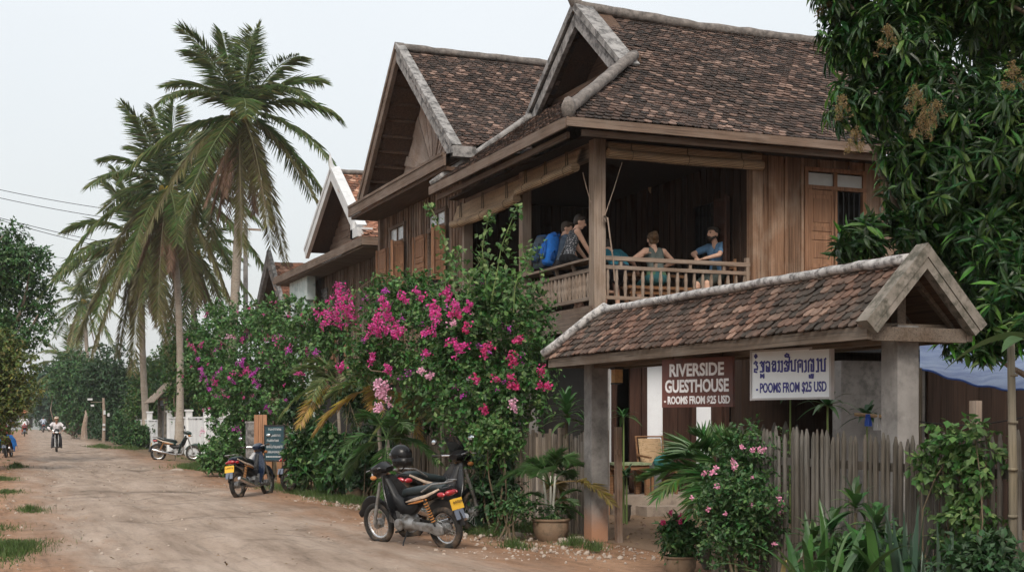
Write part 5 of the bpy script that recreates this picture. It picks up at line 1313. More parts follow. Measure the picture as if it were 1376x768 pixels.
# ================================================================== near plants
M['pot_brown'] = mottled('pot_brown', (.17, .115, .075), (.27, .19, .13), (.09, .07, .05), 4, .7, .5, .62, .8)
M['pot_dark'] = mottled('pot_dark', (.07, .06, .05), (.13, .11, .085), (.04, .04, .03), 4, .6, .5, .62, .7)
M['soil'] = plain('soil', (.04, .028, .02), .95, var=.4, scale=30)
def pot(parent, x, y, r, h, mat='pot_brown', local=False):
    b = MB(); b.lathe([(r * .72, 0), (r * .80, h * .1), (r * .96, h * .45), (r * .97, h * .8), (r * .94, h * .88), (r * 1.04, h * .9), (r * 1.06, h * .97), (r * 1.0, h), (r * .9, h * .97), (r * .88, h * .8)], (x, y, 0), 28, cap=False)
    b.lathe([(r * .72, 0.002), (0.0, 0.002)], (x, y, 0), 28, cap=False)
    o = obj('pot', b, M[mat], parent, smooth=True, sharp=35)
    s = MB(); s.lathe([(r * .9, h * .86), (r * .4, h * .9), (0, h * .91)], (x, y, 0), 20, cap=False); obj('soil', s, M['soil'], o)
    return o
def fronds(parent, c, n, L, seed, el=(1.2, .1), g=.5, nl=34, ll=.3, W=.022, hang=.2, mat='areca', old=0, oldmat='areca_old', vee=.35, azs=None, rach=.008, start=.25):
    rng = np.random.default_rng(seed)
    for k in range(n):
        f = k / max(1, n - 1); az = azs[k] if azs else k * 2.399 + rng.normal(0, .2)
        fb = frond(c, az, el[0] + (el[1] - el[0]) * f + rng.normal(0, .08), L * rng.uniform(.85, 1.1), g * rng.uniform(.8, 1.2), nl, ll, W, hang, rng, rach, start, vee, .75)
        obj('frond', fb, M[oldmat if k >= n - old else mat], parent)

# big potted palm left of the gate post
pp = on_ground(740, 725); t = thing('potted_palm', 'feathery palm in the wide brown clay pot left of the gate post', 'potted plant', (pp.x, pp.y, 0)); PX, PY = pp.x, pp.y
pot(t, PX, PY, .245, .29)
b = MB()
for k, (dx, dy) in enumerate(((0, 0), (.06, .03), (-.05, .05), (.02, -.05))): b.tube([(PX + dx * .3, PY + dy, .25), (PX + dx, PY + dy, .55), (PX + dx * 1.6, PY + dy * 1.5, .85)], [.022, .017, .01], 7)
obj('stem', b, M['pot_dark'] if False else plain('palm_stem_pale', (.42, .42, .36), .7, var=.3, scale=14), t, smooth=True)
fronds(t, (PX, PY, .72), 12, 1.0, 71, (1.4, .35), .62, 66, .25, .014, .2, 'areca', 2, start=.34)
fronds(t, (PX + .02, PY - .03, .45), 6, .62, 72, (.9, .0), .5, 44, .28, .013, .2, 'areca', 0, start=.3)
b = MB(); crown(b, [(PX, PY, .36, .17, .17, .09)], 90, 6, (.03, .06), .6, sprig=.08); obj('undergrowth', b, M['leaf_mid'], t)

# dracaena behind it, against the post
t = thing('dracaena', 'broad leaved dracaena rosette rising behind the fence just left of the gate post', 'plant', (7.8, 17.5, 0)); rng = np.random.default_rng(73)
b = MB(); b.tube([(7.8, 17.5, 0), (7.78, 17.45, 1.0), (7.78, 17.4, 1.7)], [.03, .025, .02], 6); b.tube([(7.8, 17.5, .9), (8.0, 17.2, 1.5)], [.02, .015], 6); obj('stem', b, M['stem'], t)
b = MB()
for k in range(34):
    f = k / 33.; strap(b, (7.78, 17.4, 1.55 + .3 * (1 - f)), k * 2.4, 1.35 - 1.25 * f, rng.uniform(.38, .52), .085, .45, 7)
for k in range(22):
    f = k / 21.; strap(b, (8.0, 17.2, 1.4 + .2 * (1 - f)), k * 2.4, 1.2 - 1.2 * f, rng.uniform(.3, .42), .07, .5, 7)
obj('foliage', b, M['leaf_strap'], t)

# agave like spiky plant behind the parked motorcycle
t = thing('spiky_plant', 'spiky strap leaved plant on the verge behind the front motorcycle', 'plant', (6.9, 17.6, 0)); rng = np.random.default_rng(74); b = MB()
for cx, cy, m_ in ((6.45, 17.4, 18), (6.75, 18.0, 16), (7.0, 18.9, 14)):
    for k in range(m_): strap(b, (cx, cy, .03), k * 2.4, 1.35 - .95 * k / m_ + rng.normal(0, .08), rng.uniform(.5, .78), .055, .32, 7)
obj('foliage', b, M['leaf_cool'], t)

# understorey filling the foot of the bougainvillea
def bush(label, px, py_c, d, rpx, rpy, leaf, n, seed, L=(.07, .12), wr=.6, kind=KITE, name='leafy_shrub', group=None, dr=.3, sprig=.2, cat='shrub', blooms=None, hole=.15):
    c = at_depth(px, py_c, d); rx = rpx * d / F_PX; rz = rpy * d / F_PX; rng = np.random.default_rng(seed)
    c.z = max(c.z, rz * .85)
    t = thing(name, label, cat, (c.x, c.y, 0), 0, group); cl = clump_ball(c, (rx, rx, rz), 6, rng, .6)
    s = MB()
    for k in range(6): limb(s, (c.x + rng.normal(0, .08), c.y + rng.normal(0, .08), 0), cl[k][:3], .018, .005, rng, .1, 5)
    obj('stem', s, M['stem'], t); b = MB(); crown(b, cl, n, 7, L, wr, kind, 0, rng, dr, sprig, .5, .25, hole); obj('foliage', b, M[leaf], t)
    if blooms:
        f = MB()
        for (bx, by, r_) in blooms:
            q = at_depth(bx, by, d - rx * .8); blossom(f, q, r_ * d / F_PX * .8, 26, (.014, .028), rng)
        obj('blossom', f, M['bloom_pink'], t)
    return t
G_U = None
bush('dark shrub at the foot of the bamboo fence behind the hidden scooter', 660, 640, 18.6, 34, 52, 'leaf_dark', 330, 81)
bush('fresh green shrub between the scooter windscreen and the potted palm', 668, 590, 18.2, 30, 40, 'leaf_vine', 260, 82, (.06, .1))
bush('low leafy weed by the pale stone on the verge', 690, 690, 17.4, 30, 26, 'leaf_mid', 240, 83, (.04, .08), .5)
bush('low dark groundcover plant between the potted palm and the spiky plant', 655, 690, 18.9, 26, 26, 'leaf_dark', 200, 84)
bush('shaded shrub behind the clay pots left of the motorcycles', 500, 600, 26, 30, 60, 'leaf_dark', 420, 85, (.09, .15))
bush('broad leaved shrub left of the small clay pots', 450, 610, 27, 34, 44, 'leaf_mid', 420, 86, (.10, .18))
bush('large leaved green plant right of the menu board', 415, 600, 28, 26, 56, 'leaf_mid', 340, 87, (.12, .22), .5)
bush('leafy shrub under the purple blooms left of the white post', 305, 600, 36, 40, 34, 'leaf_boug_far', 460, 88, (.09, .15))
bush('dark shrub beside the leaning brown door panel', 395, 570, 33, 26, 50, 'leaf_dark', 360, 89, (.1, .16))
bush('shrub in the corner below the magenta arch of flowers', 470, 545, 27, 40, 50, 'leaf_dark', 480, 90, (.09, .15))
bush('dark shrub hugging the bamboo fence above the front motorcycle', 555, 570, 24, 34, 40, 'leaf_dark', 360, 92, (.09, .14))
# strappy banana-like plant near the menu board
t = thing('canna_plant', 'tall paddle leaved plant among shrubs right of the menu board', 'plant', (*on_ground(440, 668).xy, 0)); c = on_ground(440, 668); rng = np.random.default_rng(93); b = MB()
for k in range(11): strap(b, (c.x + rng.normal(0, .12), c.y + rng.normal(0, .12), 0), k * 2.4, 1.5 - .6 * (k / 10), rng.uniform(1.1, 1.7), .2, .2, 9, fold=.25)
obj('foliage', b, M['leaf_strap'], t)
# yellowing palm and its green neighbour
for (px, d, py, L, n, old, lab, sd) in ((505, 24.5, 520, 1.15, 11, 4, 'small palm with yellowing fronds left of the motorcycles', 94), (452, 28.5, 515, 1.25, 13, 1, 'green fan of young palm fronds between the two bougainvilleas', 95), (520, 21.8, 590, 1.0, 8, 0, 'small dark palm on a thin stem behind the wire basket', 96), (590, 23, 520, 1.25, 10, 0, 'palm fronds hanging under the large bougainvillea', 97)):
    c = p_at(px, py, d); t = thing('young_palm', lab, 'palm tree', (c[0], c[1], 0)); b = MB()
    b.tube([(c[0] + .12, c[1], 0), (c[0] + .08, c[1], c[2] * .5), tuple(c)], [.05, .04, .03], 7); obj('trunk', b, M['palm_trunk'], t, smooth=True)
    fronds(t, c, n, L, sd, (1.3, -.25), .62, 40, .34, .034, .32, 'frond' if n > 8 else 'areca', old, 'leaf_yellow', rach=.012)
# two clay pots and wire basket by them
for i, (px, py, r_, h_) in enumerate(((476, 672, .17, .24), (497, 668, .15, .27))):
    c = on_ground(px, py); t = thing('potted_plant', ['small plant in the paler clay pot on the verge left of the wire basket', 'plant in the narrow clay pot touching the wire basket'][i], 'potted plant', (c.x, c.y, 0)); pot(t, c.x, c.y, r_, h_)
    b = MB(); crown(b, [(c.x, c.y, h_ + .2, .25, .25, .24)], 120, 6, (.07, .12), .5, sprig=.12); obj('foliage', b, M['leaf_mid' if i else 'leaf_dark'], t)
c = on_ground(528, 676); t = thing('wire_basket', 'dark wire mesh basket standing behind the front wheel of the motorcycle', 'basket', (c.x, c.y, 0)); b = MB()
for z in np.linspace(.04, .5, 9): b.tube([(c.x + (.27 + .08 * z) * math.cos(a), c.y + (.27 + .08 * z) * math.sin(a), z) for a in np.linspace(0, 6.283, 25)], .004, 4)
for a in np.linspace(0, 6.283, 40, endpoint=False): b.tube([(c.x + .273 * math.cos(a), c.y + .273 * math.sin(a), .04), (c.x + .31 * math.cos(a), c.y + .31 * math.sin(a), .5)], .004, 4)
obj('mesh_side', b, M['iron'], t); b = MB(); b.tube([(c.x + .312 * math.cos(a), c.y + .312 * math.sin(a), .5) for a in np.linspace(0, 6.283, 25)], .01, 6); obj('rim', b, M['iron'], t)

# ------------------------------------------------------------------ foreground right
t = bush('flowering bush with small pink blossoms in front of the picket fence', 1005, 680, 12.4, 72, 92, 'leaf_mid', 1500, 101, (.035, .06), .62, KITE, 'flowering_bush', None, .25, .16, 'flowering shrub',
     [(997, 600, 4), (1012, 604, 4), (1022, 604, 5), (1028, 603, 4), (985, 620, 5), (987, 627, 6), (946, 635, 7), (958, 634, 6), (962, 628, 4), (964, 653, 5), (1031, 682, 5), (1050, 677, 7), (1049, 688, 5), (1010, 679, 4), (1047, 670, 4), (952, 684, 4), (1040, 730, 4), (930, 668, 3), (1012, 640, 3), (975, 690, 3)], hole=.3)
c = on_ground(914, 772); t = thing('potted_flower', 'round potted plant with crimson pink flowers, frontmost pot right of the entrance path', 'potted plant', (c.x, c.y, 0)); pot(t, c.x, c.y, .17, .2); rng = np.random.default_rng(103)
b = MB(); crown(b, [(c.x, c.y, .36, .2, .2, .19), (c.x - .03, c.y, .48, .12, .12, .12)], 250, 6, (.05, .09), .5, sprig=.1, rng=rng); obj('foliage', b, M['leaf_mid'], t)
b = MB()
for px, py, r_ in ((891, 702, .022), (901, 688, .02), (916, 693, .034), (921, 696, .026), (913, 700, .02)): blossom(b, at_depth(px, py, 13.6), r_, 30, (.018, .032), rng)
obj('blossom', b, M['bloom_red'], t)
c = on_ground(962, 764); t = thing('potted_plant', 'shaded dark glazed pot of dry seed heads behind the frontmost flower pot', 'potted plant', (c.x, c.y, 0)); pot(t, c.x, c.y, .19, .3, 'pot_dark')
b = MB(); crown(b, [(c.x, c.y, .42, .22, .22, .18)], 120, 6, (.04, .07), .5, sprig=.12); obj('foliage', b, M['leaf_dark'], t)
b = MB()
for k in range(60):
    q = np.array((c.x, c.y, .4)) + rng.normal(0, 1, 3) * (.13, .13, .1); b.tube([(c.x, c.y, .28), q], .0018, 3); blossom(b, q, .008, 5, (.012, .02), rng)
obj('seed_heads', b, M['leaf_dry'], t)
# sago / cycad with stiff fronds behind the bush
c = p_at(965, 640, 13.4); t = thing('fan_palm', 'large arching palm plant behind the pink flowering bush at the entrance', 'palm plant', (c[0], c[1], 0))
b = MB(); b.tube([(c[0], c[1], 0), tuple(c)], [.07, .06], 8); obj('trunk', b, M['trunk'], t)
fronds(t, c, 13, .82, 105, (1.35, .15), .45, 34, .42, .036, .1, 'leaf_strap', 0, vee=.5, rach=.01, start=.3)
fronds(t, c, 4, .8, 106, (.5, .0), .6, 30, .42, .036, .3, 'leaf_fresh', 0, vee=.3, azs=[2.6, 3.2, 3.8, 4.4], start=.3)
# strap leaved clump in front of the fence
def strap_clump(label, px, py, n, L, W, g, leaf, seed, el=(1.5, .5), z=0, spread=.1, name='strap_leaf_plant', X=None, fold=.18):
    c = on_x(px, 700, py); rng = np.random.default_rng(seed); t = thing(name, label, 'plant', (c.x, c.y, 0)); b = MB()
    for k in range(n): strap(b, (c.x + rng.normal(0, spread), c.y + rng.normal(0, spread), z), k * 2.4 + rng.normal(0, .3), el[0] + (el[1] - el[0]) * k / n + rng.normal(0, .08), rng.uniform(*L), W * rng.uniform(.8, 1.15), g * rng.uniform(.7, 1.3), 9, fold=fold)
    obj('foliage', b, M[leaf], t); return t, c
strap_clump('dark green strap leaved clump left of the broad leaved plant at the fence', 1098, 6.3, 30, (1.1, 1.5), .085, .42, 'leaf_strap', 111, (1.5, .6))
strap_clump('withered bent strap leaves sprawling beside the pink flowering bush', 1062, 6.2, 12, (.8, 1.15), .045, .75, 'leaf_dry', 112, (1.4, .7), spread=.12)
strap_clump('broad glossy leaved plant in front of the middle of the picket fence', 1165, 6.25, 40, (.7, 1.0), .085, .5, 'leaf_strap', 113, (1.5, .05), z=.38, spread=.14)
strap_clump('stiff upright dark sword leaves at the foot of the picket fence', 1215, 6.5, 26, (.75, 1.1), .06, .06, 'leaf_sans', 114, (1.54, 1.15), name='sword_leaf_plant', fold=.3)
strap_clump('second tuft of sword leaves nearer the right edge, below the climber', 1262, 6.45, 18, (.6, .95), .06, .08, 'leaf_sans', 115, (1.52, 1.1), name='sword_leaf_plant', fold=.3)
strap_clump('second dark strap leaved clump between the pink flowering bush and the broad leaved plant', 1128, 6.25, 26, (.9, 1.3), .07, .4, 'leaf_strap', 118, (1.5, .5))
strap_clump('few dry bent leaves among the sword leaves at the fence foot', 1190, 6.4, 8, (.7, 1.0), .03, .7, 'leaf_dry', 116, (1.3, .7))
bush('dense low leafy plant in front of the picket fence below the broad leaves', 1172, 738, 10.85, 50, 50, 'leaf_mid', 420, 117, (.05, .1), .55)
bush('dark low leafy plant at the foot of the fence beside the sword leaves', 1105, 742, 11.3, 50, 48, 'leaf_dark', 420, 118, (.05, .1), .55)
bush('deep green plant in the lower right corner under the climber', 1340, 760, 8.9, 62, 48, 'leaf_dark', 360, 119, (.05, .09), .6)
t = thing('cordyline', 'tall leafy cordyline with several stems in front of the middle of the picket fence', 'plant', (6.5, 9.3, 0)); rng = np.random.default_rng(122); s = MB(); b = MB()
for px, X, zz in ((1118, 6.62, .62), (1150, 6.55, .85), (1178, 6.6, .70), (1092, 6.6, .5), (1200, 6.55, .5), (1136, 6.45, .45)):
    q = on_x(px, 600, X); s.tube([(q.x, q.y, 0), (q.x + rng.normal(0, .04), q.y + rng.normal(0, .04), zz * .5), (q.x, q.y, zz)], [.016, .013, .01], 6)
    for k in range(20): strap(b, (q.x, q.y, zz + .1 * (1 - k / 20)), k * 2.4, 1.35 - 1.5 * k / 20 + rng.normal(0, .1), rng.uniform(.24, .42), rng.uniform(.05, .085), .45, 7)
obj('stem', s, M['stem'], t); obj('foliage', b, M['leaf_mid'], t)
# climber on the fence
rng = np.random.default_rng(121); c0 = np.array((FX - .06, 8.1, 0)); t = thing('fence_climber', 'bright leafy climber covering the pickets right of the gate post', 'vine', tuple(c0))
pts_ = [(1285, 600, 34, 30), (1262, 592, 22, 16), (1310, 585, 30, 22), (1288, 640, 34, 34), (1300, 680, 26, 34), (1270, 700, 26, 26), (1320, 715, 34, 24), (1290, 735, 40, 22), (1250, 625, 14, 20), (1325, 620, 18, 24)]
cl = []
for px, py, a, b_ in pts_:
    q = on_x(px, py, FX - .08); d = q.x * SY + q.y * CY; cl.append((q.x, q.y, q.z, .09, a * d / F_PX * 1.5, b_ * d / F_PX))
s = MB()
for q in cl: limb(s, c0 + rng.normal(0, .05, 3) * (0, 1, 0), q[:3], .009, .004, rng, .1, 6)
obj('stem', s, M['stem'], t); b = MB(); crown(b, cl, 300, 6, (.05, .085), .7, KITE, 0, rng, .5, .12, .5, .1); obj('foliage', b, M['leaf_vine'], t)
# large paddle leaf and pale pole at the right edge
q = on_x(1361, 560, 6.75); b = MB(); b.tube([(q.x, q.y, 0), (q.x + .01, q.y + .01, 1.2), (q.x - .02, q.y, 2.2)], [.032, .03, .026], 9)
for z in np.arange(.25, 2.1, .33): b.tube([(q.x, q.y, z), (q.x, q.y, z + .02)], .035, 9)
tag(obj('bamboo_pole', b, M['pole_green'], origin=(q.x, q.y, 0), smooth=True), 'upright bamboo pole at the right edge in front of the blue tarpaulin', 'pole')
q = on_x(1376, 470, 6.6); t = thing('paddle_leaf_plant', 'plant with one huge drooping paddle leaf at the right edge', 'plant', (q.x + .25, q.y - .1, 0)); b = MB()
b.tube([(q.x + .25, q.y - .1, 0), (q.x + .22, q.y, 1.6), (q.x + .1, q.y + .05, 2.15)], [.03, .02, .012], 7); obj('stem', b, M['stem_green'], t)
b = MB(); strap(b, (q.x + .12, q.y + .05, 2.16), R(140), .1, .62, .24, .45, 12, fold=.35); strap(b, (q.x + .15, q.y, 2.1), R(200), .3, .6, .22, .4, 12, fold=.35); strap(b, (q.x + .2, q.y - .1, 1.9), R(20), .5, .6, .22, .4, 12, fold=.35); obj('foliage', b, M['leaf_strap'], t)
# inside the yard
def yard_plant(label, px, py, Y, n, L, seed, leaf='leaf_mid'):
    c = on_y(px, py, Y); rng = np.random.default_rng(seed); t = thing('yard_plant', label, 'plant', (c.x, c.y, 0), 0, 'leafy plants in the shaded yard'); b = MB()
    s = MB(); s.tube([(c.x, c.y, 0), (c.x, c.y, c.z)], [.02, .012], 6); obj('stem', s, M['stem_green'], t)
    for k in range(n): strap(b, (c.x, c.y, c.z), k * 2.4, 1.3 - 1.4 * k / n, rng.uniform(*L), .08, .5, 7)
    obj('foliage', b, M[leaf], t)
yard_plant('long leaved plant in the yard below the white sign', 1112, 545, 13.4, 16, (.3, .5), 131)
yard_plant('leafy stalk beside the dark doorway left of the entrance', 838, 560, 18.5, 12, (.25, .4), 132)
yard_plant('shaded yard plant by the entrance step', 842, 640, 18.3, 14, (.25, .45), 133, 'leaf_dark')
yard_plant('shaded bushy plant in the yard behind the right gate post', 1165, 560, 14.6, 16, (.3, .5), 134, 'leaf_dark')
yard_plant('tall yard plant in front of the wooden door below the white sign', 1062, 530, 17.5, 14, (.35, .55), 135, 'leaf_dark')

# ================================================================== grass, litter, stones
rng = np.random.default_rng(141)
def blades(mb, cx, cy, rx, ry, n, h=(.05, .14), wd=.008):
    a = rng.uniform(0, 6.283, n); r_ = np.abs(rng.normal(0, .45, n)); wob = 1 + .25 * np.sin(a * 3 + cx) + .2 * np.sin(a * 5 + cy)
    P = np.stack([cx + rx * r_ * wob * np.cos(a), cy + ry * r_ * wob * np.sin(a), np.full(n, .02)], 1)
    D = np.stack([rng.normal(0, .35, n), rng.normal(0, .35, n), np.ones(n)], 1); l = rng.uniform(*h, n) * (1.15 - .5 * r_)
    leaves(mb, P, D, unit(n, rng), l, np.full(n, wd), BLADE)
gb = MB()
for px, py, rx, ry, n in ((15, 745, .6, 1.5, 5200), (-30, 720, .6, 1.8, 3600), (8, 668, .6, 1.8, 2000), (2, 648, .6, 2.0, 1800), (40, 690, .35, 1.0, 500), (22, 632, .4, 1.5, 700), (430, 668, .9, 1.6, 3800), (400, 660, .9, 1.5, 2600), (470, 676, .7, 1.2, 2200), (265, 632, .8, 3.0, 2600), (290, 622, .8, 2.5, 1800), (135, 602, .8, 4, 1200), (170, 604, .9, 4, 1200),
                          (720, 715, .35, .8, 1500), (660, 720, .5, .7, 1100), (620, 705, .5, 1.0, 1200), (690, 740, .3, .5, 350), (550, 690, .5, 1.0, 700), (800, 742, .2, .3, 200), (520, 690, .5, .8, 900), (355, 655, .7, 1.5, 900), (770, 735, .3, .3, 260)):
    c = on_ground(px, py); f = 1.0 if py < 640 else .8; blades(gb, c.x, c.y, rx, ry, n, (.06, .17) if py > 640 else (.1, .28), .009 if py > 640 else .02)
for k in range(60):
    y = rng.uniform(18, 60); x = road_x(y) + (rng.choice([-1, 1]) * rng.uniform(2.6, 4.4)); blades(gb, x, y, .18, .3, 50, (.04, .12), .01)
tag(obj('grass', gb, M['grass']), 'short green grass tufts along both verges', 'grass', kind='stuff')
lb = MB(); n = 2600
P = np.stack([rng.uniform(5.6, 8.2, n), rng.uniform(15.6, 34, n), np.full(n, .03)], 1); P2 = np.stack([rng.uniform(7.7, 13, 1500), rng.uniform(9, 20, 1500), np.full(1500, .02)], 1); P3 = np.stack([rng.uniform(-2, 8, 900), rng.uniform(12, 48, 900), np.full(900, .085)], 1)
P = np.concatenate([P, P2, P3]); n = len(P); D = unit(n, rng) * (1, 1, .15); l = rng.uniform(.03, .085, n); leaves(lb, P, D, unit(n, rng) * .3 + (0, 0, 1), l, l * .5)
tag(obj('leaf_litter', lb, M['litter']), 'dry fallen leaves scattered on the earth', 'leaf litter', kind='stuff')
M['stone'] = mottled('stone', (.26, .21, .17), (.42, .36, .31), (.16, .12, .09), 5, .6)
ICO = [(-.53, 0, .85), (.53, 0, .85), (-.53, 0, -.85), (.53, 0, -.85), (0, .85, .53), (0, .85, -.53), (0, -.85, .53), (0, -.85, -.53), (.85, .53, 0), (-.85, .53, 0), (.85, -.53, 0), (-.85, -.53, 0)]
ICF = [(0, 1, 4), (0, 4, 9), (9, 4, 5), (4, 8, 5), (4, 1, 8), (8, 1, 10), (8, 10, 3), (5, 8, 3), (5, 3, 2), (2, 3, 7), (7, 3, 10), (7, 10, 6), (7, 6, 11), (11, 6, 0), (0, 6, 1), (6, 10, 1), (9, 11, 0), (9, 2, 11), (9, 5, 2), (7, 11, 2)]
sb = MB(); n = 5200; xs = np.concatenate([rng.uniform(4.9, 7.6, 2400), rng.uniform(-2.5, 7.5, 2800)]); ys_ = np.concatenate([rng.uniform(13.5, 28, 2400), rng.uniform(11, 48, 2800)])
sc = rng.exponential(.009, n) + .004; sc = np.minimum(sc, .05); zz = np.where((xs > -.5) & (xs < 6.4), .055, .01)
A = rng.normal(0, 1, (n, 3)); A = nrm(A); Bv = nrm(np.cross(A, rng.normal(0, 1, (n, 3)))); Cc = np.cross(A, Bv)
sb.stamp(ICO, ICF, np.stack([xs, ys_, zz], 1), np.stack([A * sc[:, None], Bv * sc[:, None] * .8, Cc * sc[:, None] * .7], 1))
tag(obj('gravel', sb, M['stone']), 'small loose stones on the dirt', 'gravel', kind='stuff')
labs = ['pale oblong stone lying left of the big palm pot', 'flat stone at the foot of the left gate post', 'second low stone between the big palm pot and the gate post', 'rounded pale stone on the verge left of the motorcycles', 'small stone in the grass right of the menu board', 'stone at the grass edge beneath the purple blooms']
for i, (px, py, a, b_, h_) in enumerate(((690, 723, .15, .06, .06), (775, 727, .15, .08, .05), (757, 729, .09, .07, .05), (508, 684, .1, .08, .06), (428, 660, .09, .07, .05), (237, 636, .28, .2, .1))):
    c = on_ground(px, py); bm = bmesh.new(); bmesh.ops.create_icosphere(bm, subdivisions=3, radius=1)
    for v in bm.verts:
        f = 1 + .16 * math.sin(v.co.x * 3 + i) * math.cos(v.co.y * 4 + i * 2) + .1 * math.sin(v.co.z * 5 + v.co.x * 4); v.co = Vector((v.co.x * a * f, v.co.y * b_ * f, v.co.z * h_ * f))
    me = bpy.data.meshes.new('rock'); bm.to_mesh(me); bm.free(); o = obj('rock', me, M['stone'], smooth=True); o.location = (c.x, c.y, h_ * .5); o.rotation_euler = (0, 0, i * .7 - .4); me.shade_smooth()
    tag(o, labs[i], 'stone', 'loose stones on the verge')
# crumpled plastic bag
c = on_ground(417, 688); bm = bmesh.new(); bmesh.ops.create_icosphere(bm, subdivisions=3, radius=1); r2 = random.Random(3)
for v in bm.verts:
    f = r2.uniform(.7, 1.15); v.co = Vector((v.co.x * .17 * f, v.co.y * .1 * f, max(-.02, v.co.z * .06 * f)))
me = bpy.data.meshes.new('plastic_bag'); bm.to_mesh(me); bm.free(); o = obj('plastic_bag', me, plain('bag', (.55, .52, .5), .5)); o.location = (c.x, c.y, .03)
tag(o, 'crumpled pale plastic bag lying at the grass edge by the road', 'bag')
# ================================================================== yard furniture, tarp, board, white fence, wires
def leg_pair(parent, pts, h, z0, mat, s=.05):
    for (x, y) in pts:
        b = MB(); b.box2((x - s / 2, y - s / 2, z0), (x + s / 2, y + s / 2, z0 + h)); obj('leg', b, mat, parent)
M['furn'] = wood('furniture_wood', (.16, .08, .04), (.28, .15, .08), 'x', .15)
M['furn_l'] = wood('furniture_light', (.30, .20, .11), (.44, .31, .19), 'x', .15)
c = on_y(845, 640, 20.35); t = thing('wooden_table', 'low wooden table with a light woven top on the step inside the entrance', 'table', (c.x, c.y, .32)); w_, d_ = .62, .5
b = MB(); b.box2((c.x - w_ / 2, c.y - d_ / 2, .83), (c.x + w_ / 2, c.y + d_ / 2, .87)); obj('tabletop', b, plain('woven_green', (.22, .26, .15), .8, var=.3, scale=30), t)
b = MB(); b.box2((c.x - w_ / 2 + .03, c.y - d_ / 2 + .03, .75), (c.x + w_ / 2 - .03, c.y + d_ / 2 - .03, .828)); obj('apron', b, M['furn'], t)
leg_pair(t, [(c.x + sx * .25, c.y + sy * .19) for sx in (-1, 1) for sy in (-1, 1)], .43, .32, M['furn'], .07)
c = on_y(884, 640, 20.5); t = thing('wooden_chair', 'wooden chair with a pale curved backrest beside the low table', 'chair', (c.x, c.y, .32))
b = MB(); b.box2((c.x - .25, c.y - .25, .70), (c.x + .25, c.y + .25, .75)); obj('seat', b, M['furn'], t)
b = MB(); b.sheet(lambda u, v: np.array((c.x - .22 + .44 * u, c.y + .22 + .1 * v - .06 * math.sin(u * 3.14), .85 + .42 * v)), 9, 6); obj('backrest', b, M['furn_l'], t)
b = MB(); b.tube([(c.x - .25, c.y + .22, .72), (c.x - .26, c.y + .33, 1.3), (c.x + .26, c.y + .33, 1.3), (c.x + .25, c.y + .22, .72)], .022, 7); b.bar((c.x - .26, c.y - .22, .95), (c.x - .26, c.y + .26, .98), .05, .03); b.bar((c.x + .26, c.y - .22, .95), (c.x + .26, c.y + .26, .98), .05, .03); obj('chair_frame', b, M['furn'], t)
leg_pair(t, [(c.x + sx * .23, c.y + sy * .23) for sx in (-1, 1) for sy in (-1, 1)], .4, .32, M['furn'], .045)
b = MB(); b.sphere((c.x + .12, c.y + .02, .86), (.2, .12, .13), 12); tag(obj('cushion', b, plain('teal_cloth', (.03, .16, .17), .9), origin=(c.x + .12, c.y, .75), smooth=True), 'teal cushion lying on the wooden chair', 'cushion')
c = on_y(838, 668, 18.9); t = thing('dark_pot', 'dark empty pot standing left of the entrance step', 'pot', (c.x, c.y, 0)); pot(t, c.x, c.y, .12, .26, 'pot_dark')

# blue tarpaulin with a dark shed behind
M['tarp'] = None
m, nt = nodes_of('tarp'); n = noise_tex(nt, (.6, 2.2, 2.2), 3, 5); r = ramp(nt, [(.35, (.085, .13, .29)), (.62, (.22, .28, .42))]); nt.links.new(n.outputs['Fac'], r.inputs[0]); finish(nt, r.outputs[0], .45, 0, .4, n.outputs['Fac'], .6, .02); M['tarp'] = m
ta, tb_, tc_, td = on_y(1236, 455, 14.2), on_y(1400, 468, 13.2), on_y(1236, 494, 12.9), on_y(1400, 522, 11.9)
def tarp_fn(u, v):
    p = np.array(ta) * (1 - u) * (1 - v) + np.array(tb_) * u * (1 - v) + np.array(tc_) * (1 - u) * v + np.array(td) * u * v
    return p + np.array((0, 0, -.07 * math.sin(u * 3.14) * v + .012 * math.sin(u * 26 + v * 5) + .01 * math.sin(v * 14 + u * 4)))
b = MB(); b.sheet(tarp_fn, 40, 16); s_ = MB(); s_.sheet(lambda u, v: tarp_fn(u, v) + np.array((0, 0, -.006)), 40, 16); b.raw(*s_.arrays()[:3])
t = thing('blue_tarpaulin', 'blue tarpaulin sheet stretched as an awning behind the right gate post', 'tarpaulin', tuple(tc_)); obj('sheet', b, M['tarp'], t, smooth=True)
b = MB(); b.tube([tarp_fn(u, 1) + (0, 0, -.012) for u in np.linspace(0, 1, 30)], .014, 6); obj('hem', b, plain('tarp_hem', (.06, .13, .42), .5), t)
b = MB(); b.tube([tuple(ta), tuple(ta + Vector((-.4, .9, .35)))], .006, 4); b.tube([tuple(td), tuple(td + Vector((.5, -.1, .05)))], .006, 4); obj('rope', b, M['wood_post'], t)
for i, q in enumerate((tc_, td)):
    b = MB(); b.tube([(q.x, q.y, 0), (q.x, q.y, q.z)], .03, 7); obj('prop_pole', b, M['pole_green'], t)
sh = thing('dark_shed', 'dark timber shed standing in shade under the blue tarpaulin', 'shed', (14, 16, 0))
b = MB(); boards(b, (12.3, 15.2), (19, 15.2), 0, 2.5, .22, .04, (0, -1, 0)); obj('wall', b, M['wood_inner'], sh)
b = MB(); b.box2((10.9, 15.25, 0), (12.3, 15.45, 2.4)); obj('side_wall', b, mottled('shed_grey', (.16, .15, .145), (.24, .23, .22), (.09, .09, .085), 2), sh)
b = MB(); b.prism([(10.8, 15.0, 2.5), (19, 15.0, 2.5), (19, 18, 3.1), (10.8, 18, 3.1)], (0, 0, .05)); obj('roof', b, M['iron'], sh)
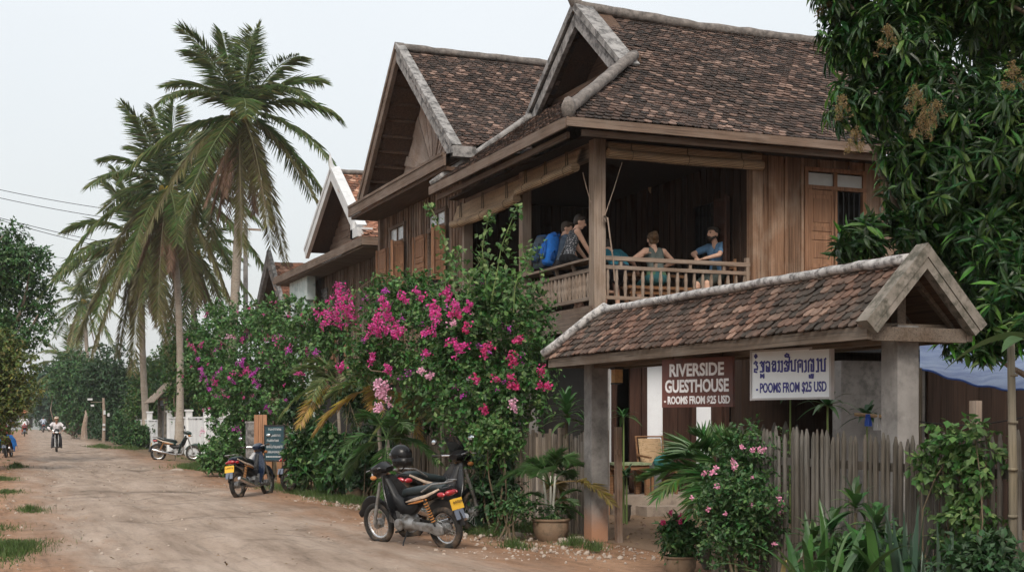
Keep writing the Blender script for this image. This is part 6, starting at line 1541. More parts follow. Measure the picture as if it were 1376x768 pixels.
b = MB(); b.box2((18.8, 15.3, 0), (19, 18, 2.6)); b.box2((10.9, 17.8, 0), (19, 18, 2.8)); obj('back_wall', b, M['wood_inner'], sh)
# clothes line with a few cloths
la, lb_ = on_y(1148, 556, 11.2), on_y(1200, 560, 11.0); b = MB()
b.tube([tuple(la), tuple((la + lb_) / 2), tuple(lb_)], .018, 7); tag(obj('drying_pole', b, M['furn_l'], origin=la), 'short horizontal drying pole left of the right gate post, above the pickets', 'pole')
for i, (px, w_, h_, col, lab) in enumerate(((1165, .045, .12, (.05, .12, .5), 'narrow blue cloth hanging from the drying pole'), (1177, .05, .16, (.5, .5, .5), 'grey white cloth hanging from the drying pole'), (1190, .06, .17, (.35, .13, .08), 'rust red cloth hanging from the drying pole'))):
    q = on_y(px, 560, 11.1); b = MB(); b.sheet(lambda u, v: np.array((q.x + (u - .5) * w_ * (1 + .3 * v), q.y + .02 * math.sin(u * 9 + v * 2) - .024, q.z - h_ * v + .03)), 8, 8); s_ = MB(); s_.sheet(lambda u, v: np.array((q.x + (u - .5) * w_ * (1 + .3 * v), q.y + .02 * math.sin(u * 9 + v * 2) - .018, q.z - h_ * v + .03)), 8, 8); b.raw(*s_.arrays()[:3])
    tag(obj('hanging_cloth', b, plain('cloth_%d' % i, col, .9), origin=(q.x, q.y, q.z - h_)), lab, 'cloth', 'cloths on the drying pole')
b = MB(); q0, q1 = on_y(1236, 566, 10.2), on_y(1376, 560, 9.0); b.tube([tuple(Vector(q0).lerp(q1, k / 12.) - Vector((0, 0, .05 * math.sin(k / 12. * 3.14)))) for k in range(13)], .006, 5); tag(obj('barbed_wire', b, M['iron'], origin=q0), 'dark wire strung from the right gate post along the fence top', 'wire')
q = on_x(1311, 575, 6.95); b = MB(); b.bar((q.x, q.y, 0), (q.x, q.y, 1.74), .07, .06, up=(1, 0, 0)); tag(obj('fence_post', b, M['wood_post'], origin=(q.x, q.y, 0)), 'square wooden stake rising out of the leafy climber on the fence', 'post')

# ------------------------------------------------------------------ menu board, door panel, white post
c = on_ground(369, 652); yaw_ = R(-24)
t = thing('menu_board', 'dark teal menu board with lines of white lettering on a stout wooden stand', 'sign', (c.x, c.y, 0), yaw_)
b = MB(); b.box((0, 0, 1.03), (.46, .04, .82)); obj('board', b, plain('board_teal', (.012, .045, .06), .5, var=.3), t, local=True)
b = MB()
for z in (.6, 1.45): b.box((0, -.002, z), (.5, .05, .035))
for x in (-.24, .24): b.box((x, -.002, 1.02), (.03, .05, .9))
obj('board_frame', b, M['iron'], t, local=True)
for x in (-.12, .12):
    b = MB(); b.box((x, .02, .3), (.12, .09, .6)); obj('leg', b, M['furn'], t, local=True)
rng = np.random.default_rng(9)
for z, w0, w1, hh in ((1.36, -.15, .17, .045), (1.21, -.17, .15, .05), (1.09, -.18, .10, .05), (.94, -.19, .19, .06), (.82, -.18, .18, .055), (.70, -.2, .2, .025)):
    x = w0; b = MB()
    while x < w1:
        ww = rng.uniform(.015, .04)
        if hh > .03:
            b.box((x + .003, -.0225, z), (.007, .004, hh)); b.box((x + ww / 2, -.0225, z + hh / 2 * rng.choice([-.9, 0, .9])), (ww * .8, .0041, .008)); b.box((x + ww * .8, -.0226, z - hh * .1), (.006, .004, hh * .7))
        else: b.box((x + ww / 2, -.0225, z), (ww, .004, hh))
        x += ww + .008
    obj('text_line', b, M['barge_white'], t, local=True)
c = on_ground(350, 646); t = thing('door_panel', 'tall orange brown wooden panel leaning upright just left of the menu board', 'panel', (c.x, c.y, 0), R(-22)); b = MB()
boards(b, (-.17, 0), (.17, 0), .02, 1.72, .115, .04, (0, -1, 0)); b.box((0, .045, .4), (.34, .04, .08)); b.box((0, .045, 1.4), (.34, .04, .08))
obj('panel_boards', b, wood('orange_wood', (.24, .12, .065), (.38, .21, .125), 'z', .12), t, local=True)
c = on_ground(338, 645); t = thing('white_gate_pier', 'whitewashed pier partly hidden by blooms left of the orange brown panel', 'post', (c.x, c.y, 0)); b = MB(); b.box2((c.x - .13, c.y - .13, 0), (c.x + .13, c.y + .13, 1.5)); obj('pier', b, M['barge'], t); b = MB(); b.box2((c.x - .15, c.y - .15, 1.5), (c.x + .15, c.y + .15, 1.55)); obj('pier_cap', b, M['barge'], t)
# earth apron there
# ------------------------------------------------------------------ white fence with thatched gateway
M['white_paint'] = mottled('white_paint', (.60, .61, .62), (.74, .75, .75), (.38, .38, .37), 1.2, .5, .52, .72)
wf = thing('white_fence', 'whitewashed board fence behind the far parked motorcycle', 'fence', (8.6, 62, 0))
def wfence(y0, y1, h):
    b = MB(); y = y0
    while y < y1:
        b.box2((8.58, y, .05), (8.62, y + .2, h + .04 * math.sin(y * 5))); y += .215
    b.box2((8.63, y0, .35), (8.68, y1, .45)); b.box2((8.63, y0, h - .35), (8.68, y1, h - .25)); b.box2((8.55, y0, h + .02), (8.65, y1, h + .09)); obj('board_panel', b, M['white_paint'], wf)
wfence(50, 66.2, 1.62); wfence(69.6, 80, 1.5)
for y in (50, 55, 60, 66.3, 69.4, 74.5, 80):
    b = MB(); b.box2((8.5, y - .14, 0), (8.76, y + .14, 1.95)); b.box2((8.46, y - .18, 1.95), (8.80, y + .18, 2.03)); obj('pier', b, M['white_paint'], wf)
hg = thing('thatched_gateway', 'small gateway with a grey thatched roof over the white fence', 'gate', (8.9, 68, 0)); ap = on_x(226, 517, 8.9)
for y in (66.7, 69.1):
    for x in (8.5, 9.5):
        b = MB(); b.box2((x - .09, y - .09, 0), (x + .09, y + .09, 2.7)); obj('post', b, M['barge_gate'], hg)
th = MB(); rg_ = np.random.default_rng(2)
for sg in (-1, 1):
    for r_ in range(6):
        s0 = r_ / 6.
        for k in range(44):
            y = 66.2 + 3.7 * k / 43 + rg_.normal(0, .02); p = np.array((9.0 + sg * .95 * s0, y, 3.55 - .95 * s0)); q = p + np.array((sg * .36, rg_.normal(0, .03), -.36)); th.bar(p + (0, 0, .04), q + (0, 0, .02), .095, .04)
obj('thatch_roof', th, wood('thatch', (.18, .14, .11), (.34, .29, .24), 'y', .3), hg); b = MB(); b.tube([(9.0, 66.1, 3.6), (9.0, 70, 3.6)], .1, 8); obj('ridge_cap', b, M['barge_gate'], hg)
b = MB(); b.bar((8.5, 66.6, 2.6), (8.5, 69.2, 2.6), .1, .12); b.bar((9.5, 66.6, 2.6), (9.5, 69.2, 2.6), .1, .12); obj('beam', b, M['wood_post'], hg)
b = MB(); b.box2((8.46, 67.2, 2.28), (8.5, 68.5, 2.56)); tag(obj('name_plate', b, plain('plate_blue', (.14, .22, .36), .6), origin=(8.46, 67.8, 2.28)), 'blue grey plate hanging inside the thatched gateway', 'sign')

# ------------------------------------------------------------------ post with white boxes, far house, wires
c = on_ground(139, 596); t = thing('roadside_post', 'timber post with small white signs and boxes along the far right verge', 'post', (c.x, c.y, 0)); b = MB(); b.tube([(c.x, c.y, 0), (c.x + .05, c.y, 1.6), (c.x, c.y, 3.0)], [.11, .1, .08], 8); obj('pole', b, M['wood_post'], t)
for (dx, z, w_, h_) in ((-.25, 2.9, .5, .18), (-.1, 2.5, .35, .16), (.05, 2.05, .22, .4), (.3, 1.9, .2, .3), (.02, 1.25, .25, .2), (.02, .95, .24, .2)):
    b = MB(); b.box((c.x + dx - .6 if z > 2.3 else c.x + dx, c.y - .13, z), (w_ * .62, .05, h_ * .7)); obj('sign_plate', b, M['barge_white'], t)
b = MB(); b.bar((c.x - .8, c.y - .08, 2.72), (c.x + .1, c.y - .08, 2.72), .025, .03); obj('bracket', b, M['wood_post'], t)
c = on_ground(113, 591); t = thing('tree_stump', 'pale broken tree stump on the far right verge', 'stump', (c.x, c.y, 0)); b = MB(); b.tube([(c.x, c.y, 0), (c.x, c.y, .9), (c.x + .15, c.y, 1.9), (c.x + .1, c.y, 2.3)], [.3, .2, .14, .04], 9); obj('trunk', b, M['wood_post'], t)
c = on_ground(40, 577.5); t = thing('far_orange_house', 'distant low house with an orange roof at the end of the road', 'house', (c.x, c.y, 0))
b = MB(); b.box2((c.x - 4, c.y, 0), (c.x + 3.5, c.y + 6, 2.4)); obj('wall', b, plain('far_wall', (.30, .33, .34), .9), t)
b = MB(); b.prism([(c.x - 5, c.y - 1, 2.5), (c.x + 4.5, c.y - 1, 2.5), (c.x + 4, c.y + 3, 4.0), (c.x - 4.5, c.y + 3, 4.0)], (0, .1, .12)); b.prism([(c.x - 5, c.y + 7, 2.5), (c.x + 4.5, c.y + 7, 2.5), (c.x + 4, c.y + 3.1, 4.1), (c.x - 4.5, c.y + 3.1, 4.1)], (0, -.1, .12)); obj('roof', b, plain('far_roof', (.42, .16, .08), .9), t)
for k in range(3):
    b = MB(); b.box2((c.x - 3 + k * 2.4, c.y - .06, .4), (c.x - 2 + k * 2.4, c.y - .01, 2.0)); obj('window', b, M['dark'], t)
# power line poles and cables (the pole stands out of sight left of the frame)
def up_line(label, pa, pb, sag, r=.012):
    b = MB(); pa = Vector(pa); pb = Vector(pb); n = 24; b.tube([pa.lerp(pb, k / n) - Vector((0, 0, sag * 4 * (k / n) * (1 - k / n))) for k in range(n + 1)], r, 4)
    tag(obj('power_cable', b, M['iron'], origin=pa), label, 'cable', 'power cables across the road')
PB = ground_at(330, 70); t = thing('utility_pole', 'concrete utility pole hidden among the palms', 'utility pole', PB); hz_ = at_depth(300, 300, 70).z
b = MB(); b.tube([PB, (PB[0], PB[1], hz_)], [.16, .11], 8); obj('pole', b, M['concrete'], t); b = MB(); b.bar((PB[0] - .8, PB[1], hz_ - .3), (PB[0] + .8, PB[1], hz_ - .3), .1, .1); obj('crossarm', b, M['wood_post'], t)
for i, (y0, y1, lab) in enumerate(((252, 272, 'topmost power cable crossing the sky left of the palms'), (263, 284, 'second power cable from the top, left of the palms'), (290, 318, 'third power cable from the top, left of the palms'), (293, 325, 'fourth power cable, close below the third, left of the palms'), (330, 345, 'faint power cable low in the sky left of the palms'), (345, 352, 'lowest faint power cable, just above the left tree'))):
    a = at_depth(-40, y0 - (y1 - y0) * .3, 60); up_line(lab, a, at_depth(330, y1 + (y1 - y0) * 1.2, 70), .35, .014 if i < 4 else .009)
# ================================================================== motorcycles
M['rubber'] = plain('rubber', (.018, .017, .016), .85, 0, .3, .2, 8, dirt=(.12, .085, .06))
M['chrome'] = plain('chrome', (.55, .55, .56), .25, .9, .5, .08, 9)
M['alloy'] = plain('alloy', (.30, .30, .30), .45, .75, .5, .25, 14, dirt=(.12, .1, .08))
M['black_gloss'] = plain('black_gloss', (.006, .006, .007), .3, 0, .22, .1, 5, coat=.06, dirt=(.016, .013, .011))
M['black_plastic'] = plain('black_plastic', (.010, .010, .011), .5, 0, .35, .2, 9, dirt=(.028, .023, .02))
M['seat_vinyl'] = plain('seat_vinyl', (.016, .024, .026), .5, 0, .4, .15, 8)
M['red_lens'] = plain('red_lens', (.30, .012, .02), .15, 0, .6, .1, coat=.6)
M['clear_lens'] = plain('clear_lens', (.55, .57, .58), .12, 0, .6, .05, coat=.6)
M['plate_yellow'] = plain('plate_yellow', (.62, .36, .03), .5, 0, .4, .06)
M['plate_ink'] = plain('plate_ink', (.10, .06, .02), .6)
M['spring'] = plain('spring', (.42, .19, .06), .5, .2)
M['stripe'] = plain('stripe', (.50, .40, .32), .4, 0, .4, .3, 20)
M['stripe_o'] = plain('stripe_o', (.42, .17, .05), .4, 0, .4, .3, 20)
M['mudflap'] = plain('mudflap', (.11, .13, .17), .6)
M['mirror_glass'] = plain('mirror_glass', (.62, .68, .72), .06, .9, .6, .02)
M['blue_body'] = plain('blue_body', (.006, .012, .03), .3, 0, .4, .1, coat=.2)
M['green_body'] = plain('green_body', (.01, .03, .028), .3, 0, .5, .1, coat=.4)
M['dark_red_body'] = plain('dark_red_body', (.22, .02, .02), .3, 0, .5, .1, coat=.4)
M['screen'] = plain('screen', (.02, .022, .022), .08, 0, .6, .05, coat=.4)

def motorbike(label, x, y, heading, body='black_gloss', lean=8, scale=.97, screen=False, stripe=True, mirrors=True, plate=True, group='parked and ridden motorcycles', basket=False, z=0.03, stand=True, plate_back=True, simple=False):
    t = thing('motorcycle', label, 'motorcycle', (x, y, z), heading, group); t.rotation_euler = (R(-lean), 0, heading); t.scale = (scale,) * 3
    bm_ = M[body]; K = dict(local=True)
    def o(n, mb, m, p=t, sm=True): return obj(n, mb, m, p, smooth=sm, local=True, sharp=40)
    XF, XR, RW = .62, -.60, .235
    for xw in (XF, XR):
        b = MB(); nseg = 40; ring = [(xw + RW * math.cos(a), 0, .28 + RW * math.sin(a)) for a in np.linspace(0, 2 * math.pi, nseg + 1)]
        b.tube(ring, .044 if xw == XR else .038, 10, cap=False); w_ = o('wheel', b, M['rubber'])
        b = MB(); b.tube([(xw + .195 * math.cos(a), 0, .28 + .195 * math.sin(a)) for a in np.linspace(0, 2 * math.pi, nseg + 1)], 0, 8, ell=[(.024, .012)] * (nseg + 1), cap=False, up=(0, 1, 0)); o('rim', b, M['chrome'], w_)
        b = MB()
        if not simple:
            for k in range(30):
                a = k * 2 * math.pi / 30; a2 = a + (.5 if k % 2 else -.5); s = .03 * (1 if k % 4 < 2 else -1)
                b.tube([(xw + .03 * math.cos(a2), s, .28 + .03 * math.sin(a2)), (xw + .19 * math.cos(a), 0, .28 + .19 * math.sin(a))], .0024, 4)
        b.lathe([(.0, -.05), (.05, -.05), (.065, -.04), (.065, .04), (.05, .05), (0, .05)], (xw, 0, .28), 18, axis='y', cap=False); o('hub', b, M['alloy'], w_)
    for s in (-1, 1):
        b = MB(); b.tube([(XF, s * .072, .28), (XF - .07, s * .075, .48), (XF - .20, s * .075, .84)], [.022, .024, .02], 9); o('fork', b, M['alloy'] if s > 0 else M['alloy'])
    b = MB(); A = np.linspace(R(15), R(160), 16); b.tube([(XF + .005 + .292 * math.cos(a) + (.05 if k < 1 else 0), 0, .30 + .285 * math.sin(a)) for k, a in enumerate(A)], 0, 12, ell=[(.03 + .04 * math.sin(math.pi * min(1, (k + 1.2) / 11)), .018) for k in range(16)], up=(0, 1, 0))
    # the cross direction of tube ell is sideways once up lies along the arc's axis
    o('front_fender', b, bm_)
    # leg shield, one moulded panel swept back
    def ls(u, v, off=0):
        zz = .92 - .60 * v; xx = XF - .22 - .20 * v - .05 * math.sin(v * 3.1) - .10 * abs(u * 2 - 1) ** 1.6 * (.35 + .65 * v) ; hw = (.085 + .14 * math.sin(min(1, v * 1.25) * 2.2)) * (1 - .35 * max(0, v - .75) * 4)
        return np.array((xx - off, (u - .5) * 2 * hw, zz - .04 * abs(u * 2 - 1) * v))
    b = MB(); b.sheet(lambda u, v: ls(u, v), 13, 14); c_ = MB(); c_.sheet(lambda u, v: ls(u, v, .018), 13, 14); b.raw(*c_.arrays()[:3])
    for u in (0, 1):
        b.tube([ls(u, v) - (.009, 0, 0) for v in np.linspace(0, 1, 12)], .011, 6)
    o('leg_shield', b, bm_)
    b = MB(); b.tube([(XF - .24, 0, .86), (XF - .36, 0, .62), (.10, 0, .50), (-.06, 0, .50), (-.2, 0, .58)], 0, 12, ell=[(.05, .05), (.065, .075), (.085, .085), (.085, .075), (.06, .05)]); o('frame_cover', b, M['black_plastic'])
    if stripe:
        b = MB(); b.tube([(XF - .37, 0, .665), (.155, 0, .565)], 0, 4, ell=[(.05, .035), (.062, .04)]); o('emblem_panel', b, M['stripe'])
        b = MB()
        for k in range(4):
            q = np.array((XF - .38, 0, .675)) + (np.array((.155, 0, .565)) - np.array((XF - .38, 0, .675))) * (.15 + k * .2); b.box(q + (.014, 0, .042), (.026, .05, .006), (0, R(24), 0))
        o('emblem', b, M['black_plastic'], sm=False)
    # cowl, bars
    b = MB(); b.tube([(XF - .06, 0, .90), (XF - .12, 0, .97), (XF - .22, 0, 1.02), (XF - .33, 0, 1.0)], 0, 14, ell=[(.05, .04), (.12, .085), (.125, .075), (.07, .035)]); cw = o('headlight_cowl', b, bm_)
    b = MB(); b.sphere((XF - .075, 0, .93), (.05, .085, .055), 14, rot=(0, R(-30), 0)); o('headlight', b, M['clear_lens'], cw)
    for s in (-1, 1):
        b = MB(); b.sphere((XF - .14, s * .125, .90), (.05, .035, .03), 10); o('indicator', b, M['stripe_o'], cw)
    b = MB(); b.tube([(XF - .34, -.30, 1.04), (XF - .27, -.14, 1.03), (XF - .24, 0, 1.01), (XF - .27, .14, 1.03), (XF - .34, .30, 1.04)], .013, 8); hb_ = o('handlebar', b, M['chrome'])
    for s in (-1, 1):
        b = MB(); b.tube([(XF - .305, s * .215, 1.036), (XF - .355, s * .335, 1.042)], .02, 9); o('grip', b, M['rubber'], hb_)
        b = MB(); b.tube([(XF - .25, s * .2, 1.035), (XF - .25, s * .33, 1.02)], .007, 5); o('brake_lever', b, M['alloy'], hb_)
        if mirrors:
            b = MB(); b.tube([(XF - .30, s * .2, 1.04), (XF - .28, s * .24, 1.14), (XF - .31, s * .3, 1.2)], .006, 6); b.sphere((XF - .31, s * .32, 1.22), (.022, .062, .042), 12, rot=(0, 0, s * -.25)); mi = o('mirror', b, M['black_plastic'])
            b = MB(); b.sphere((XF - .325, s * .322, 1.22), (.010, .046, .03), 12, rot=(0, 0, s * -.25)); o('mirror_glass', b, M['mirror_glass'], mi)
    # seat and tail
    b = MB(); b.tube([(.07, 0, .665), (0, 0, .715), (-.14, 0, .735), (-.30, 0, .755), (-.45, 0, .785), (-.58, 0, .80), (-.66, 0, .80)], 0, 16, ell=[(.05, .02), (.095, .05), (.125, .055), (.13, .058), (.125, .06), (.105, .05), (.05, .02)]); o('seat', b, M['seat_vinyl'])
    b = MB(); b.tube([(.02, 0, .60), (-.12, 0, .64), (-.32, 0, .665), (-.52, 0, .71), (-.68, 0, .765), (-.78, 0, .80)], 0, 14, ell=[(.07, .06), (.115, .075), (.13, .07), (.125, .06), (.09, .045), (.03, .02)]); o('tail_body', b, bm_)
    if stripe:
        for s in (-1, 1):
            b = MB(); b.tube([(-.06, s * .105, .61), (-.25, s * .132, .655), (-.46, s * .131, .705), (-.66, s * .098, .79)], 0, 8, ell=[(.012, .008), (.014, .022), (.014, .02), (.008, .012)]); o('side_stripe', b, M['stripe'])
            b = MB(); b.tube([(-.10, s * .113, .585), (-.28, s * .137, .62), (-.46, s * .133, .662)], 0, 8, ell=[(.008, .006), (.01, .014), (.006, .008)]); o('side_stripe', b, M['stripe_o'])
    b = MB(); b.tube([(-.40, .15, .76), (-.6, .15, .86), (-.78, .10, .875), (-.80, 0, .875), (-.78, -.10, .875), (-.6, -.15, .86), (-.40, -.15, .76)], .011, 7); o('grab_rail', b, bm_ if simple else M['alloy'])
    b = MB(); b.sphere((-.755, 0, .735), (.05, .095, .04), 14, rot=(0, R(20), 0)); tl = o('tail_light', b, M['red_lens'])
    for s in (-1, 1):
        b = MB(); b.sphere((-.70, s * .11, .725), (.07, .03, .032), 12); o('indicator', b, M['red_lens'], tl)
    b = MB(); A = np.linspace(R(35), R(172), 12); b.tube([(XR + .30 * math.cos(a), 0, .29 + .295 * math.sin(a)) for a in A], 0, 10, ell=[(.06, .01)] * 12, up=(0, 1, 0)); o('rear_fender', b, M['black_plastic'])
    if plate:
        b = MB(); b.box((-.845, 0, .60), (.012, .20, .135), (0, R(14), 0)); pl = o('licence_plate', b, M['plate_yellow'], sm=False)
        b = MB(); rg = np.random.default_rng(int(abs(x * 100)))
        for row, zz in ((0, .627), (1, .578)):
            for k in range(5):
                yy = .068 - k * .033; xo = -.853 - (.60 - zz) * -.25 * 1.0
                b.box((xo + (zz - .6) * .0 - .0, yy, zz), (.004, .005, .032), (0, R(14), 0)); b.box((xo, yy - .009, zz + rg.choice([-.012, 0, .013])), (.0044, .016, .006), (0, R(14), 0))
                if rg.random() > .4: b.box((xo, yy - .018, zz + rg.uniform(-.004, .004)), (.0042, .005, .024), (0, R(14), 0))
        o('plate_text', b, M['plate_ink'], pl, False)
    b = MB(); b.box((-.875, 0, .475), (.014, .15, .13), (0, R(18), 0)); o('mudflap', b, M['mudflap'], sm=False)
    # engine, exhaust, chain case, shocks
    b = MB(); b.tube([(.02, -.10, .33), (.02, -.06, .33), (.02, .06, .33), (.02, .12, .33)], [.075, .12, .12, .085], 16); b.tube([(.05, 0, .36), (.2, 0, .40), (.3, 0, .42)], 0, 12, ell=[(.075, .075), (.085, .07), (.06, .055)])
    for k in range(6): b.box((.13 + k * .03, 0, .387 + k * .005), (.012, .2, .16), (0, R(-8), 0))
    b.lathe([(0, .0), (.07, 0), (.08, .02), (.075, .04), (.04, .05), (0, .05)], (.04, .155, .33), 18, axis='y', cap=False); b.tube([(-.15, .07, .33), (-.03, .08, .33), (.08, .08, .33)], [.07, .095, .07], 12); o('engine', b, M['alloy'])
    b = MB(); b.tube([(-.02, .105, .33), (-.2, .11, .315), (-.42, .11, .30), (-.58, .115, .285), (-.67, .115, .28)], 0, 12, ell=[(.022, .05), (.022, .055), (.022, .06), (.022, .085), (.01, .05)]); o('chain_case', b, M['alloy'])
    b = MB(); b.tube([(-.05, -.08, .33), (-.62, -.09, .28)], 0, 8, ell=[(.018, .03)] * 2); o('swingarm', b, M['black_plastic'])
    b = MB(); b.tube([(.26, -.05, .36), (.22, -.11, .24), (.0, -.14, .22), (-.2, -.15, .25), (-.28, -.155, .27), (-.5, -.165, .32), (-.78, -.175, .40), (-.82, -.176, .41)], [.018, .02, .02, .024, .045, .05, .05, .03], 12); o('exhaust', b, M['chrome'])
    for s in (-1, 1):
        b = MB(); b.tube([(-.56, s * .135, .33), (-.42, s * .135, .66)], .014, 8); sh_ = o('shock', b, M['black_plastic'])
        b = MB(); b.tube([np.array((-.54, s * .135, .38)) * (1 - f) + np.array((-.43, s * .135, .63)) * f + .026 * np.array((math.cos(f * 50), math.sin(f * 50), 0)) for f in np.linspace(0, 1, 90)], .007, 5); o('spring', b, M['spring'], sh_)
        b = MB(); b.tube([(.04, s * .09, .25), (.04, s * .25, .25)], .015, 8); o('foot_peg', b, M['rubber'])
    if stand:
        b = MB(); b.tube([(-.02, .1, .24), (-.02, .2, .10), (-.06, .26, -.0)], .01, 6); o('side_stand', b, M['iron'])
    if screen:
        b = MB()
        def sc(u, v, off=0): return np.array((XF - .05 - .20 * v - .10 * (u * 2 - 1) ** 2 - off, (u - .5) * (.30 - .08 * v), .97 + .30 * v))
        b.sheet(lambda u, v: sc(u, v), 11, 9); c_ = MB(); c_.sheet(lambda u, v: sc(u, v, .008), 11, 9); b.raw(*c_.arrays()[:3]); o('windscreen', b, M['screen'])
    if basket:
        b = MB(); b.box((XF + .02, 0, .95), (.24, .3, .2)); o('basket', b, M['iron'], sm=False)
    return t
RT = np.array((CY, -SY)); DP = np.array((SY, CY))
def head_dir(r, d):
    v = RT * r + DP * d; return math.atan2(v[1], v[0])
c = on_ground(557, 738); bikeA = motorbike('black motorcycle with pale side stripes and yellow plate, nearest of all, parked by the road', c.x, c.y, head_dir(-.74, .67), lean=9, mirrors=False); BA = (c.x, c.y, head_dir(-.74, .67))
c = at_depth(597, HOR, 18.0); bikeB = motorbike('black scooter with a tinted windscreen tucked against the bamboo fence behind the front motorcycle', c.x, c.y, head_dir(.62, .78), lean=6, screen=True, plate=False, scale=1.06)
c = on_ground(341, 670); bikeC = motorbike('dark blue motorcycle seen from behind with a yellow plate, beside the menu board', c.x, c.y, head_dir(.30, .95), 'blue_body', lean=7, scale=1.0)
c = on_ground(236, 620); bikeD = motorbike('dark green motorcycle with a long chrome exhaust parked in front of the white fence', c.x, c.y, head_dir(.97, .22), 'green_body', lean=5, scale=1.05)
c = at_depth(412, HOR, 29.5); bikeE = motorbike('motorcycle almost hidden in the shrubs right of the menu board, one mirror showing', c.x, c.y, head_dir(.5, .85), lean=5, scale=.95, plate=False)
# helmet hung on the front motorcycle
ca, sa = math.cos(BA[2]), math.sin(BA[2]); hp = at_depth(539, 612, 15.75)
t = thing('helmet', 'glossy black helmet hung on the mirror of the front motorcycle', 'helmet', (hp.x, hp.y, hp.z), BA[2] + .3)
b = MB(); b.sphere((0, 0, .01), (.14, .12, .125), 18); b.tube([(-.02, 0, -.02), (-.02, 0, -.12)], 0, 16, ell=[(.115, .125), (.10, .112)], up=(1, 0, 0)); obj('shell', b, M['black_gloss'], t, smooth=True, local=True)
b = MB(); b.sphere((.035, 0, .0), (.12, .108, .075), 16); obj('visor', b, M['screen'], t, smooth=True, local=True)
b = MB(); b.tube([(-.02, .09, -.1), (.02, .04, -.18), (.02, -.04, -.18), (-.02, -.09, -.1)], .008, 5); obj('chin_strap', b, M['rubber'], t, local=True)

# ================================================================== people
def remesh(mb, vox, name, smooth_it=4):
    me = mb.mesh(name); o = bpy.data.objects.new('tmp_body', me); COL.objects.link(o)
    md = o.modifiers.new('r', 'REMESH'); md.mode = 'VOXEL'; md.voxel_size = vox; md.use_smooth_shade = True
    sm = o.modifiers.new('s', 'SMOOTH'); sm.factor = .5; sm.iterations = smooth_it
    dg = bpy.context.evaluated_depsgraph_get(); out = bpy.data.meshes.new_from_object(o.evaluated_get(dg)); bpy.data.objects.remove(o); out.name = name
    out.shade_smooth(); return out
def caps(mb, a, b, r0, r1=None, n=12):
    a = np.asarray(a, float); b = np.asarray(b, float); r1 = r0 if r1 is None else r1
    d = b - a; L = np.linalg.norm(d)
    if L < 1e-5: mb.sphere(a, r0, 12); return
    d = d / L; P = []; rr = []
    for k in range(5): th = math.pi / 2 * (1 - k / 4.); P.append(a - d * r0 * math.sin(th)); rr.append(max(.0015, r0 * math.cos(th)))
    for k in range(1, 6): th = math.pi / 2 * k / 5.; P.append(b + d * r1 * math.sin(th)); rr.append(max(.0015, r1 * math.cos(th)))
    P.insert(5, b); rr.insert(5, r1); mb.tube(P, rr, n)
def ik(a, c, l1, l2, pole):
    a, c, pole = (np.asarray(q, float) for q in (a, c, pole)); d = c - a; D = np.linalg.norm(d)
    if D > (l1 + l2) * .995: c = a + d / D * (l1 + l2) * .995; d = c - a; D = np.linalg.norm(d)
    x = (l1 * l1 - l2 * l2 + D * D) / (2 * D); h = math.sqrt(max(0, l1 * l1 - x * x)); u = d / D; p = pole - u * (pole @ u); p = p / (np.linalg.norm(p) + 1e-6)
    return a + u * x + p * h, c
SKIN = plain('skin', (.66, .41, .30), .55, 0, .35, .08, 12, transl=0); SKIN2 = plain('skin_tan', (.30, .16, .10), .55, 0, .35, .08, 12)
